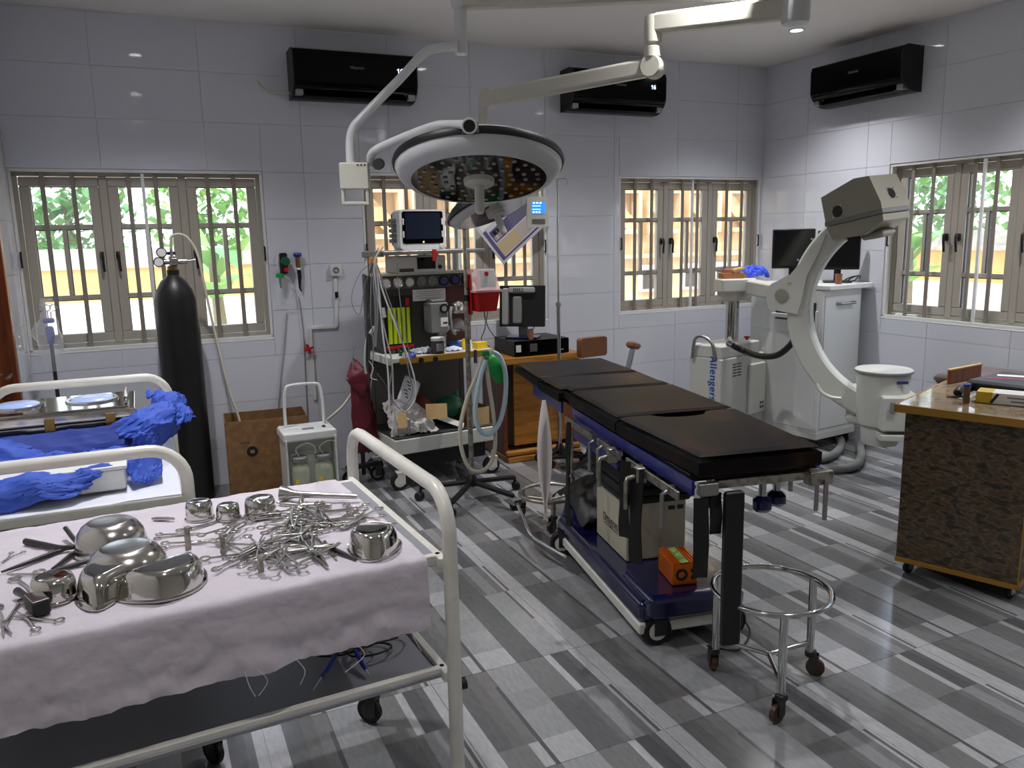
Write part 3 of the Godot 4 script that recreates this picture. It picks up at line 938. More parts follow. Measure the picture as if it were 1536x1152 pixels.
	obj(s, "drop_tube", mb().lathe([[0.0, 0.09], [0.034, 0.085], [0.036, 0.07], [0.036, -0.01], [0.026, -0.02], [0.026, b1.y - b0.y + 0.05], [0.024, b1.y - b0.y + 0.05], [0.024, b1.y - b0.y + 0.046], [0.026, b1.y - b0.y + 0.046], [0.026, b1.y - b0.y], [0.022, b1.y - b0.y - 0.004], [0.0, b1.y - b0.y - 0.004]], 22), M.lamp_white)
	s.get_child(s.get_child_count() - 1).position = b0
	var y1 := []
	for q in [[686, 70], [660, 72], [636, 80], [600, 118], [545, 174], [530, 192], [525, 212], [526, 248]]:
		y1.append(L.call(PD(q[0], q[1], 3.25)))
	obj(s, "yoke_tube", mb().tube(smooth(y1, 5), 0.0175, 14), M.lamp_white)
	var bx: Vector3 = L.call(PD(533, 272, 3.25))
	var ub := Basis(right, Vector3.UP, right.cross(Vector3.UP))
	var bm := mb()
	bm.xf = Transform3D(ub, bx)
	bm.box(Vector3(0, 0.02, 0), Vector3(0.118, 0.105, 0.05), 0.006)
	var pivot := obj(s, "pivot_box", bm, M.arm_paint)
	bm = mb()
	bm.xf = Transform3D(ub, bx)
	bm.box(Vector3(-0.05, -0.06, 0), Vector3(0.014, 0.06, 0.03), 0.004).box(Vector3(0.048, -0.06, 0), Vector3(0.014, 0.06, 0.03), 0.004).box(Vector3(0, -0.087, 0), Vector3(0.112, 0.014, 0.03), 0.004)
	obj(pivot, "grip", bm, M.arm_paint)
	for k in 3:
		bm = mb()
		bm.xf = Transform3D(ub * Basis(Vector3.RIGHT, PI / 2), bx + ub * Vector3(0.018 + k * 0.014, 0.062, 0.026))
		obj(pivot, "button", bm.lathe([[0.0, 0.002], [0.0035, 0.002], [0.0035, -0.002]], 8), M.black)
	var y2 := []
	for q in [[564, 246, 3.25], [556, 240, 3.22], [562, 226, 3.18], [600, 208, 3.08], [648, 190, 2.96], [672, 187, 2.9], [702, 187, 2.84]]:
		y2.append(L.call(PD(q[0], q[1], q[2])))
	obj(s, "yoke_tube", mb().tube(smooth(y2, 5), 0.016, 14), M.lamp_white)
	bm = mb()
	var dz := (ray(704, 188) * -1.0)
	bm.xf = Transform3D(basis_up(dz, Vector3.UP), L.call(PD(704, 189, 2.82)))
	bm.lathe([[0.021, 0.03], [0.026, 0.03], [0.028, 0.026], [0.028, -0.06]], 22)
	var sleeve := obj(s, "pivot_sleeve", bm, M.lamp_white)
	bm = mb()
	bm.xf = Transform3D(basis_up(dz, Vector3.UP), L.call(PD(704, 189, 2.82)))
	bm.lathe([[0.0, 0.027], [0.0215, 0.027], [0.0215, 0.0]], 22)
	obj(sleeve, "pivot_cap", bm, M.black)
	bm = mb()
	bm.xf = Transform3D(basis_up(dz, Vector3.UP), L.call(PD(568, 246, 3.22)))
	bm.lathe([[0.0, 0.03], [0.02, 0.03], [0.022, 0.026], [0.022, -0.03]], 16)
	obj(s, "pivot_cap", bm, M.dark_grey)
	# large head
	var c1: Vector3 = L.call(PD(718, 252, 3.2))
	var n1 := (Vector3(0.105, 0.96, -0.255)).normalized()
	var h1 := Node3D.new()
	h1.name = "large_lamp_head"
	s.add_child(h1)
	h1.transform = Transform3D(basis_up(n1, -ray(718, 252)), c1)
	obj(h1, "housing", mb().lathe([[0.0, 0.1], [0.1, 0.096], [0.22, 0.08], [0.3, 0.05], [0.33, 0.02], [0.332, 0.0], [0.318, -0.03], [0.292, -0.048], [0.268, -0.052]], 64, 0.6), M.lamp_white)
	obj(h1, "rim", mb().lathe([[0.318, 0.035], [0.337, 0.03], [0.342, 0.016], [0.337, 0.002], [0.325, 0.0]], 64), M.black)
	obj(h1, "lens", mb().lathe([[0.268, -0.05], [0.0, -0.046]], 64), M.lens)
	var lm := mb()
	for ring in [[0.085, 9], [0.135, 15], [0.185, 20], [0.235, 26]]:
		for k in ring[1]:
			var an: float = TAU * k / ring[1]
			lm.xf = Transform3D(Basis.IDENTITY, Vector3(cos(an) * ring[0], 0, sin(an) * ring[0]))
			lm.lathe([[0.0, -0.053], [0.009, -0.053], [0.009, -0.045]], 8)
	var la := obj(h1, "led_array", lm, M.led)
	la.set_meta("kind", "stuff")
	obj(h1, "handle_boss", mb().lathe([[0.0, -0.075], [0.045, -0.075], [0.06, -0.066], [0.062, -0.046]], 24), M.arm_paint)
	obj(h1, "sterile_handle", mb().lathe([[0.019, -0.07], [0.019, -0.175], [0.014, -0.185], [0.0, -0.185]], 16), M.arm_paint)
	obj(h1, "rim_grip", at(Vector3(-0.025, 0.012, 0.325)).lathe([[0.0, 0.034], [0.026, 0.032], [0.034, 0.01], [0.034, -0.012], [0.0, -0.014]], 18), M.dark_grey)

# ---------------------------------------------------------------- operating table
func pad(w0: float, w1: float, s0: float, s1: float, top: float, th: float, notch := 0.0) -> MB:
	# upholstered section: quilt-edged slab, local x across, -z towards the head end
	var poly := PackedVector2Array()
	poly.append(Vector2(-w0 / 2, s0))
	poly.append(Vector2(w0 / 2, s0))
	poly.append(Vector2(w1 / 2, s1))
	if notch > 0.0:
		for i in 13:
			var a := PI * i / 12
			poly.append(Vector2(cos(a) * notch, s1 - sin(a) * notch * 0.62))
	poly.append(Vector2(-w1 / 2, s1))
	var m := mb()
	var r := 0.026
	var base := PackedVector2Array(poly)
	var layers := [[0.004, top - th], [0.0, top - th + 0.008], [0.0, top - r], [r * 0.3, top - r * 0.3], [r, top]]
	var rings := []
	for l in layers:
		var off := Geometry2D.offset_polygon(base, -l[0], Geometry2D.JOIN_MITER)
		rings.append([off[0] if off.size() and off[0].size() == base.size() else base, l[1]])
	var k := base.size()
	for i in rings.size() - 1:
		var A: PackedVector2Array = rings[i][0]
		var B: PackedVector2Array = rings[i + 1][0]
		for j in k:
			var j2 := (j + 1) % k
			var a := Vector3(A[j].x, rings[i][1], -A[j].y)
			var b := Vector3(A[j2].x, rings[i][1], -A[j2].y)
			var c := Vector3(B[j2].x, rings[i + 1][1], -B[j2].y)
			var d := Vector3(B[j].x, rings[i + 1][1], -B[j].y)
			var nn := (b - a).cross(d - a).normalized()
			var out := ((a + b) * 0.5 - Vector3(0, 0, -(s0 + s1) / 2))
			out.y = 0.0
			if notch > 0.0 and j >= 3 and j <= 14:
				out = Vector3(0, 0, -1)
			if nn.dot(out.normalized() + Vector3(0, 0.4, 0)) < 0:
				nn = -nn
			m.quad(a, b, c, d, nn)
	var T: PackedVector2Array = rings[-1][0]
	var idx := Geometry2D.triangulate_polygon(T)
	for i in range(0, idx.size(), 3):
		var p := []
		for q in 3:
			p.append(Vector3(T[idx[i + q]].x, top, -T[idx[i + q]].y))
		m.tri(p[0], p[1], p[2], Vector3.UP, Vector3.UP, Vector3.UP)
	return m

func castor(r: float, w: float, h: float) -> Array:   # wheel and fork meshes, floor contact at y 0
	var wm := at(Vector3(0, r, 0), Vector3(0, 0, 90))
	wm.lathe([[r * 0.62, -w / 2], [r * 0.9, -w / 2], [r, -w * 0.3], [r, w * 0.3], [r * 0.9, w / 2], [r * 0.62, w / 2]], 20)
	var cm := at(Vector3(0, r, 0), Vector3(0, 0, 90))
	cm.lathe([[0.0, -w * 0.52], [r * 0.62, -w * 0.48], [r * 0.62, w * 0.48], [0.0, w * 0.52]], 20)
	var fm := mb().box(Vector3(w * 0.62, r * 1.35, 0.01), Vector3(0.004, r * 1.3, r * 0.9), 0.002).box(Vector3(-w * 0.62, r * 1.35, 0.01), Vector3(0.004, r * 1.3, r * 0.9), 0.002).box(Vector3(0, r * 2.05, 0.01), Vector3(w * 1.4, 0.01, r * 1.1), 0.002)
	fm.tube([Vector3(0, r * 2.05, 0.01), Vector3(0, h, 0.01)], 0.009, 8)
	return [wm, cm, fm]
func add_castor(parent: Node, pos: Vector3, turn: float, r: float, w: float, h: float, tyre: Material, hubm: Material, forkm: Material) -> void:
	var c := castor(r, w, h)
	var o := obj(parent, "castor", c[2], forkm)
	o.position = pos
	o.rotation_degrees.y = turn
	obj(o, "tyre", c[0], tyre)
	obj(o, "hub", c[1], hubm)

func strap(w: float, l: float, sway: float) -> MB:
	var m := mb()
	m.grid(func(u: float, v: float): return Vector3((v - 0.5) * w, -l * u, sway * sin(u * 2.4) + 0.004 * sin(v * 3.0 + u * 9.0)), 10, 2, 0.004)
	return m

func operating_table() -> void:
	var o := thing("operating_table", "black padded operating table on a blue wheeled base with cream column", "operating table", Vector3(1.81, 0, -2.0), -10.3)
	var top := 0.9
	for q in [[0.455, 0.53, 0.0, 0.63, 0.075, 0.11], [0.53, 0.53, 0.64, 1.21, 0.07, 0.0], [0.52, 0.52, 1.222, 1.326, 0.06, 0.0], [0.555, 0.57, 1.338, 1.655, 0.07, 0.0], [0.57, 0.54, 1.668, 2.19, 0.06, 0.0]]:
		obj(o, "cushion", pad(q[0], q[1], q[2], q[3], top - (0.012 if q[2] > 1.3 else 0.0), q[4], q[5]), M.leather)
	# frame with worn blue side plates
	obj(o, "top_frame", mb().box(Vector3(0, 0.808, -0.66), Vector3(0.46, 0.03, 1.2), 0.004).box(Vector3(0, 0.81, -1.72), Vector3(0.44, 0.03, 0.9), 0.004), M.dark_steel)
	for s in [-1, 1]:
		obj(o, "side_plate", mb().box(Vector3(s * 0.24, 0.788, -0.62), Vector3(0.012, 0.05, 1.22), 0.003), M.blue_paint)
		obj(o, "lower_side_plate", mb().box(Vector3(s * 0.225, 0.71, -0.98), Vector3(0.01, 0.11, 0.55), 0.003), M.blue_paint)
		obj(o, "head_side_plate", mb().box(Vector3(s * 0.25, 0.785, -1.62), Vector3(0.012, 0.06, 0.5), 0.003), M.blue_paint)
		for r in [[-0.05, -0.5], [-0.56, -0.82], [-0.88, -1.25]]:
			obj(o, "accessory_rail", mb().box(Vector3(s * 0.272, 0.752, (r[0] + r[1]) / 2), Vector3(0.01, 0.032, r[0] - r[1]), 0.003), M.worn_steel)
			for e in [0.2, 0.8]:
				obj(o, "rail_spacer", mb().box(Vector3(s * 0.258, 0.752, lerpf(r[0], r[1], e)), Vector3(0.024, 0.02, 0.02)), M.worn_steel)
		for c in [-0.34, -0.62]:
			var cl := obj(o, "rail_clamp", mb().box(Vector3(s * 0.285, 0.745, c), Vector3(0.04, 0.06, 0.04), 0.006), M.worn_steel)
			obj(cl, "clamp_lever", mb().tube([Vector3(s * 0.3, 0.74, c), Vector3(s * 0.335, 0.735, c), Vector3(s * 0.34, 0.72, c), Vector3(s * 0.34, 0.62, c)], 0.009, 8), M.worn_steel)
		for c in [-0.12, -0.74, -0.84]:
			obj(o, "drop_lever", mb().tube([Vector3(s * 0.28, 0.75, c), Vector3(s * 0.3, 0.74, c), Vector3(s * 0.3, 0.62, c)], 0.008, 8), M.brushed)
	obj(o, "end_bracket", mb().box(Vector3(-0.2, 0.79, 0.012), Vector3(0.07, 0.045, 0.03), 0.006), M.brushed)
	obj(o, "foot_frame", mb().box(Vector3(0.06, 0.79, -0.03), Vector3(0.42, 0.03, 0.03), 0.004).box(Vector3(0.19, 0.79, -0.2), Vector3(0.03, 0.03, 0.36), 0.004), M.worn_steel)
	obj(o, "socket_clamp", mb().box(Vector3(0.225, 0.785, -0.01), Vector3(0.09, 0.05, 0.05), 0.006), M.worn_steel)
	obj(o, "drop_lever", mb().tube([Vector3(0.235, 0.78, 0.02), Vector3(0.235, 0.64, 0.02)], 0.008, 8), M.brushed)
	for q in [[0.045, -0.06], [0.125, -0.1], [-0.1, -0.16]]:
		obj(o, "knob_stem", mb().tube([Vector3(q[0], 0.78, q[1]), Vector3(q[0], 0.72, q[1])], 0.013, 10), M.chrome)
		obj(o, "star_knob", at(Vector3(q[0], 0.69, q[1])).lathe([[0.0, 0.028], [0.02, 0.026], [0.036, 0.012], [0.036, -0.012], [0.022, -0.026], [0.0, -0.028]], 6), M.navy)
	# column with bellows
	var cb := mb()
	for k in 7:
		var y := 0.478 + k * 0.04
		var grow := 1.06 + 0.02 * k
		cb.box(Vector3(0, y, -1.0), Vector3(0.3 * grow + (0.022 if k % 2 else 0.0), 0.038, 0.4 * grow + (0.022 if k % 2 else 0.0)), 0.014)
	obj(o, "bellows", cb, M.rubber)
	obj(o, "upper_block", mb().box(Vector3(0, 0.765, -1.0), Vector3(0.3, 0.06, 0.5), 0.01), M.dark_steel)
	var col := obj(o, "column_cover", at(Vector3(0, 0.328, -1.0)).box(Vector3.ZERO, Vector3(0.285, 0.266, 0.37), 0.008), M.beige)
	obj(col, "lettering", at(Vector3(-0.1435, 0.32, -1.0), Vector3(0, -90, 0)).text("Dragon", 0.052, 0.002, "Droid Serif"), M.dark_grey)
	obj(col, "lettering_underline", mb().box(Vector3(-0.1435, 0.292, -1.0), Vector3(0.002, 0.004, 0.17)), M.dark_grey)
	obj(col, "socket_slot", mb().box(Vector3(0.07, 0.425, -0.814), Vector3(0.03, 0.018, 0.004)).box(Vector3(0.112, 0.425, -0.814), Vector3(0.028, 0.018, 0.004)), M.black)
	# base
	obj(o, "base_skirt", mb().box(Vector3(-0.01, 0.075, -0.95), Vector3(0.46, 0.05, 1.02), 0.01), M.cream)
	obj(o, "base_cover", mb().box(Vector3(-0.01, 0.145, -0.97), Vector3(0.47, 0.1, 1.08), 0.03), M.navy)
	obj(o, "battery_cover", mb().box(Vector3(-0.01, 0.165, -0.56), Vector3(0.41, 0.11, 0.32), 0.03), M.navy)
	obj(o, "head_end_cover", at(Vector3(-0.05, 0.21, -1.48)).lathe([[0.0, 0.06], [0.1, 0.05], [0.15, 0.02], [0.165, -0.03], [0.165, -0.13]], 28), M.navy)
	var wm := [[-0.16, -0.455, 0.062], [0.16, -0.44, 0.062], [-0.235, -1.44, 0.062], [0.235, -1.44, 0.062]]
	for q in wm:
		add_castor(o, Vector3(q[0], 0, q[1]), 90.0 if q[1] > -1 else 75.0, q[2], 0.04, 0.14, M.rubber, M.cream, M.dark_steel)
	var oi := o.transform.affine_inverse()
	var bp := []
	for q in [[848, 835, 0.1], [822, 820, 0.1], [797, 803, 0.11], [784, 775, 0.15], [774, 752, 0.19]]:
		bp.append(oi * F(q[0], q[1], q[2]))
	var br := obj(o, "brake_pedal", mb().tube(smooth(bp, 4), 0.009, 8), M.chrome)
	obj(br, "foot_pad", at(bp[-1], Vector3(0, 20, 0)).box(Vector3.ZERO, Vector3(0.06, 0.035, 0.045), 0.008), M.brushed)
	# belts that hang from the rails
	for q in [[-0.3, -0.33, 0.055, 0.36, 0.0, -60.0], [-0.3, -0.44, 0.045, 0.3, 0.01, -60.0], [-0.235, 0.035, 0.05, 0.27, 0.0, -12.0], [-0.165, 0.0, 0.04, 0.14, 0.01, -8.0], [-0.3, -1.12, 0.03, 0.5, 0.0, -70.0]]:
		var st := obj(o, "belt", strap(q[2], q[3], 0.012), M.vinyl)
		st.position = Vector3(q[0], 0.77, q[1])
		st.rotation_degrees.y = q[5]
	obj(o, "leg_belt", at(Vector3(-0.115, 0.51, 0.03)).box(Vector3.ZERO, Vector3(0.07, 0.54, 0.03), 0.008), M.vinyl)
	# pale cotton tie knotted to the rail
	var tie := mb()
	tie.grid(func(u: float, v: float):
		var w := 0.018 + 0.055 * sin(PI * clampf(u * 1.15, 0, 1)) * (1.0 if u < 0.87 else (1.0 - u) / 0.13 + 0.1)
		return Vector3((v - 0.5) * w, -0.62 * u, 0.012 * sin(v * 6.0) * sin(PI * u) + 0.01 * sin(u * 5.0)), 24, 6, 0.002)
	var t := single("cotton_tie", "long off-white cotton tie hanging from the operating table rail", "tie", tie, M.linen, PZ(822, 592, -3.47), -28)
	t.position = Vector3(1.81, 0, -2.0) + Basis(Vector3.UP, deg_to_rad(-10.3)) * Vector3(-0.325, 0.815, -1.43)
	# orange power inverter on the base
	var iv := thing("power_inverter", "orange finned power inverter box on the blue table base", "inverter", o.transform * Vector3(-0.02, 0.2225, -0.56), -16)
	obj(iv, "case", mb().box(Vector3(0, 0.045, 0), Vector3(0.11, 0.09, 0.17), 0.005), M.orange)
	for k in 9:
		if k < 3 or k > 5:
			obj(iv, "fin", mb().box(Vector3(-0.048 + k * 0.012, 0.093, 0), Vector3(0.006, 0.008, 0.17), 0.001), M.orange)
	var lb := tri_tex(mat(Color.WHITE, 0.4), noise_tex(81, 0.03, [[0.0, c8(40, 90, 50)], [0.5, c8(150, 180, 80)], [1.0, c8(220, 226, 200)]]), Vector3.ONE * 8)
	obj(iv, "label_plate", mb().box(Vector3(-0.001, 0.0935, 0), Vector3(0.034, 0.003, 0.165)), lb)
	obj(iv, "fan_grille", at(Vector3(-0.015, 0.045, 0.0855), Vector3(90, 0, 0)).lathe([[0.014, 0.002], [0.025, 0.002], [0.025, -0.002]], 20), M.black)
	for y in [0.06, 0.03]:
		obj(iv, "socket", mb().box(Vector3(0.033, y, 0.086), Vector3(0.018, 0.014, 0.003)), M.black)
	var pc := []
	for q in [[1078, 878, 0.14], [1095, 900, 0.1], [1115, 928, 0.04], [1125, 950, 0.012], [1105, 975, 0.01], [1060, 968, 0.01]]:
		pc.append(F(q[0], q[1], q[2]))
	single("power_lead", "thin black power lead trailing behind the table base wheel", "lead", mb().tube(smooth(pc, 5), 0.004, 6), M.black)
	# black rubber sheet heaped over the head end of the base
	var sh := mb()
	var fn := FastNoiseLite.new()
	fn.seed = 4
	fn.frequency = 5.0
	sh.grid(func(u: float, v: float):
		var x := lerpf(-0.2, 0.2, v)
		var z := lerpf(-1.22, -1.72, u)
		var y := 0.225 + 0.09 * exp(-pow((u - 0.5) * 3.0, 2)) + 0.05 * fn.get_noise_2d(x * 1.3, z) - 0.1 * pow(absf(v - 0.45) * 2.0, 4)
		return Vector3(x, maxf(y, 0.17) + 0.045, z), 22, 18, 0.004)
	var rs := single("rubber_sheet", "black rubber sheet heaped on the head end of the table base", "sheet", sh, M.black, o.position, -10.3)
	rs.position.y = 0.0
	var rod := thing("clamp_rod", "upright steel rod with a clamp standing in the black rubber sheet", "rod", o.transform * Vector3(-0.12, 0.26, -1.62), 0)
	obj(rod, "rod", mb().tube([Vector3(0, -0.02, 0), Vector3(0, 0.33, 0)], 0.008, 8), M.worn_steel)
	obj(rod, "clamp", mb().box(Vector3(0.02, 0.0, 0), Vector3(0.08, 0.03, 0.03), 0.006), M.worn_steel)

# ---------------------------------------------------------------- enamel trolleys
func end_loop(x: float, z0: float, z1: float, foot: float, top: float, along_x := false) -> MB:
	var p := []
	var r := 0.1
	p.append(Vector3(x, foot, z0))
	p.append(Vector3(x, top - r, z0))
	p.append_array(arc(Vector3(x, top - r, z0 + signf(z1 - z0) * r), Vector3(0, 0, -signf(z1 - z0)), Vector3.UP, r, 8, 90, 7))
	p.append_array(arc(Vector3(x, top - r, z1 - signf(z1 - z0) * r), Vector3(0, 0, signf(z1 - z0)), Vector3.UP, r, 90, 8, 7))
	p.append(Vector3(x, top - r, z1))
	p.append(Vector3(x, foot, z1))
	var m := mb()
	if along_x:
		m.xf = Transform3D(Basis(Vector3.UP, PI / 2), Vector3.ZERO)
	m.tube(p, 0.0185, 8)
	return m

func front_trolley() -> void:
	var o := thing("instrument_trolley", "cream enamel two-tier trolley carrying the cloth with steel instruments", "trolley", Vector3(0.6, 0, -1.69), 3.0)
	var D := -0.78
	obj(o, "end_loop", end_loop(0, 0, D, 0.12, 1.025), M.cream)
	obj(o, "end_loop", end_loop(-1.17, 0, D, 0.12, 1.025), M.cream)
	obj(o, "deck", mb().box(Vector3(-0.585, 0.862, D / 2), Vector3(1.14, 0.012, 0.7), 0.003), M.grey_sheet)
	obj(o, "shelf", mb().box(Vector3(-0.585, 0.562, D / 2), Vector3(1.14, 0.01, 0.72), 0.003), M.grey_sheet)
	for y in [0.856, 0.565]:
		for z in [-0.045, D + 0.045]:
			obj(o, "side_rail", mb().box(Vector3(-0.585, y, z), Vector3(1.16, 0.028, 0.02), 0.004), M.cream)
		for x in [-0.012, -1.158]:
			obj(o, "end_rail", mb().box(Vector3(x, y, D / 2), Vector3(0.022, 0.028, -D - 0.02), 0.004), M.cream)
	for x in [0.0, -1.17]:
		for z in [0.0, D]:
			add_castor(o, Vector3(x + 0.01, 0, z), 40, 0.045, 0.024, 0.14, M.rubber, M.dark_grey, M.dark_steel)
			obj(o, "rail_bolt", at(Vector3(x + 0.02, 0.54, z - 0.005), Vector3(0, 0, 90)).lathe([[0.0, 0.01], [0.014, 0.008], [0.015, -0.01]], 10), M.black)
	# cloth: draped over the near rail
	var fn := FastNoiseLite.new()
	fn.seed = 11
	fn.frequency = 3.2
	var fine := FastNoiseLite.new()
	fine.seed = 12
	fine.frequency = 11.0
	var cm := mb()
	cm.grid(func(u: float, v: float):
		var x := lerpf(-1.16, -0.055, u)
		var a := v * 0.905
		var top_len := 0.725
		var pt: Vector3
		if a < top_len:
			var z := lerpf(-0.735, -0.02, a / top_len)
			pt = Vector3(x, 0.8785 + 0.0035 * absf(fn.get_noise_2d(x * 2.0, z * 3.0)) + 0.003 * fine.get_noise_2d(x, z), z)
			if u > 0.94 and a < 0.5:
				pt.x -= 0.03 * (0.5 - a)
		else:
			var d := a - top_len
			var rr_ := minf(d, 0.02)
			var zz := -0.02 + 0.012 * sin(minf(d / 0.02, 1.0) * PI / 2)
			var edge := 0.008 * fn.get_noise_1d(x * 4.0) * d / 0.18
			var fold := 0.0
			for f in [[-0.47, 0.05, 0.022], [-0.75, 0.09, 0.012], [-0.12, 0.08, 0.014], [-1.0, 0.07, 0.012]]:
				fold += f[2] * exp(-pow((x - f[0] - d * 0.12) / f[1], 2)) * d / 0.18
			zz += fold * 0.55 + 0.004 * fn.get_noise_2d(x * 1.6, d * 3.0 + 7.0) * d / 0.1 + 0.004 * fine.get_noise_2d(x, d * 2.4) + (0.0025 * sin(d * 80.0 + 4.0 * fn.get_noise_1d(x * 3.0)) * smoothstep(0.09, 0.15, d))
			pt = Vector3(x, 0.8795 - maxf(d - 0.006, 0.0) + edge, zz)
		return pt, 150, 70, 0.0015)
	var cl := single("instrument_cloth", "pale pinkish cotton cloth draped over the instrument trolley", "cloth", cm, M.cloth, o.position, 3.0)
	var th := mb()
	rng.seed = 21
	for q in [[380, 990], [372, 1020], [445, 990], [530, 960], [612, 940]]:
		var p0 := F(q[0], q[1], 0.735) - cl.position
		p0 = Basis(Vector3.UP, deg_to_rad(-3)) * p0
		p0.z = 0.035
		th.tube(smooth([p0, p0 + Vector3(rng.randf_range(-0.02, 0.02), -0.03, 0.004), p0 + Vector3(rng.randf_range(-0.03, 0.03), -0.06, 0.0)], 4), 0.0009, 4)
	obj(cl, "loose_thread", th, M.linen).set_meta("kind", "stuff")
	# tangle of diathermy leads on the shelf
	rng.seed = 33
	var base := F(535, 985, 0.572)
	for k in 7:
		var c := base + Vector3(rng.randf_range(-0.09, 0.07), 0.0, rng.randf_range(-0.07, 0.03))
		var pts := []
		var r := rng.randf_range(0.035, 0.06)
		var tilt := rng.randf_range(0.2, 1.0)
		for i in 14:
			var a := TAU * i / 13.0
			var y := maxf(0.004, r * tilt * (1.0 + sin(a)) * 0.9)
			pts.append(c + Vector3(cos(a) * r * 1.2 + 0.004 * k, y, sin(a) * r * (1.1 - tilt * 0.6)))
		single("cable_loop", "loop of thin black lead in the tangle on the trolley shelf", "cable", mb().tube(smooth(pts, 3), 0.0026, 6), M.black, Vector3.ZERO, 0, "leads on the trolley shelf")
	for q in [[470, 1035, 515, 965, "blue diathermy pencil pointing out of the lead tangle"], [555, 1015, 532, 975, "short blue diathermy pencil under the black leads"]]:
		var p := F(q[0], q[1], 0.576)
		var e := F(q[2], q[3], 0.6)
		var dp := thing("diathermy_pencil", q[4], "pencil")
		obj(dp, "body", mb().tube([p.lerp(e, 0.25), p.lerp(e, 0.5), e], [0.005, 0.0065, 0.005], 8), M.blue_plastic)
		obj(dp, "tip", mb().tube([p, p.lerp(e, 0.25)], [0.0012, 0.003], 6), M.cable_white)

# ---------------------------------------------------------------- instruments on the cloth
func hemostat(open: float, long_jaw: float, curved: float) -> MB:   # unit length along +z, ring end at 0
	var m := mb()
	var jt := 1.0 - long_jaw
	for s in [-1, 1]:
		var x0: float = s * (0.09 + open * 0.16)
		m.tube(arc(Vector3(x0, 0.018 + 0.01 * s, 0.075), Vector3.RIGHT, Vector3.BACK, 0.072, 0, 330, 11), 0.017, 6, true)
		m.tube([Vector3(x0 - s * 0.03, 0.018 + 0.01 * s, 0.14), Vector3(s * (0.035 + open * 0.08), 0.018 + 0.008 * s, 0.35), Vector3(s * 0.012, 0.018, jt), Vector3(-s * (0.01 + open * 0.03) + curved * 0.02, 0.018, jt + long_jaw * 0.5), Vector3(-s * (0.004 + open * 0.1) + curved * 0.07, 0.018, 1.0)], [0.017, 0.02, 0.025, 0.02, 0.009], 6)
	m.box(Vector3(0, 0.02, jt), Vector3(0.07, 0.045, 0.07), 0.01)
	return m

func lay(o: Node3D, p: Vector3, q: Vector3, roll := 0.0) -> void:
	var z := (q - p)
	var l := z.length()
	z /= l
	var x := Vector3.UP.cross(z).normalized()
	var b := Basis(x, z.cross(x), z) * Basis(Vector3.BACK, roll)
	o.transform = Transform3D(b.scaled(Vector3.ONE * l) if true else b, p)

func kidney(a: float, b: float, bend: float, h: float) -> MB:   # upside-down kidney dish
	var m := mb()
	var k := 44
	var ring := func(sc: float, y: float) -> Array:
		var out := []
		for i in k:
			var t := TAU * i / k
			var ct := cos(t)
			var st := sin(t)
			var x := a * signf(ct) * pow(absf(ct), 0.85) * sc
			var z := b * signf(st) * pow(absf(st), 0.9) * sc - bend * (1.0 - pow(x / a, 2.0)) + bend * 0.5
			out.append(Vector3(x, y, z))
		return out
	var lay_ := [[1.09, 0.0], [1.1, 0.004], [1.0, 0.006], [0.975, h * 0.3], [0.92, h * 0.58], [0.83, h * 0.82], [0.72, h * 0.95], [0.6, h], [0.3, h + 0.001], [0.02, h + 0.001]]
	var R := []
	for l in lay_:
		R.append(ring.call(l[0], l[1]))
	for i in R.size() - 1:
		for j in k:
			var j2 := (j + 1) % k
			var nr := []
			for e in [[i, j], [i, j2], [i + 1, j2], [i + 1, j]]:
				var ii: int = e[0]
				var jj: int = e[1]
				var tu: Vector3 = R[ii][(jj + 1) % k] - R[ii][(jj - 1 + k) % k]
				var i0 := maxi(ii - 1, 0)
				var i1 := mini(ii + 1, R.size() - 1)
				if ii <= 2:
					i0 = i
					i1 = i + 1
				var tv: Vector3 = R[i1][jj] - R[i0][jj]
				var nn := tv.cross(tu).normalized()
				if ii >= 7:
					nn = (nn * (1.0 if ii == 7 else 0.0) + Vector3.UP).normalized()
				if nn.y < -0.2 and i > 0:
					nn = -nn
				nr.append(nn)
			m.squad(R[i][j], R[i][j2], R[i + 1][j2], R[i + 1][j], nr[0], nr[1], nr[2], nr[3])
	return m

func bowl(r: float, h: float) -> MB:      # upside-down basin
	return mb().lathe([[r * 1.05, 0.0], [r * 1.06, 0.003], [r * 1.0, 0.005], [r * 0.985, h * 0.3], [r * 0.92, h * 0.6], [r * 0.78, h * 0.85], [r * 0.62, h * 0.98], [r * 0.54, h], [0.0, h * 0.985]], 48, 0.6)
func pot(r: float, h: float) -> MB:       # upside-down gallipot
	return mb().lathe([[r * 1.07, 0.0], [r * 1.07, 0.003], [r * 0.98, 0.005], [r, h * 0.3], [r * 0.97, h * 0.7], [r * 0.86, h * 0.95], [r * 0.7, h], [r * 0.6, h * 0.98], [0.0, h * 0.97]], 36, 0.6)

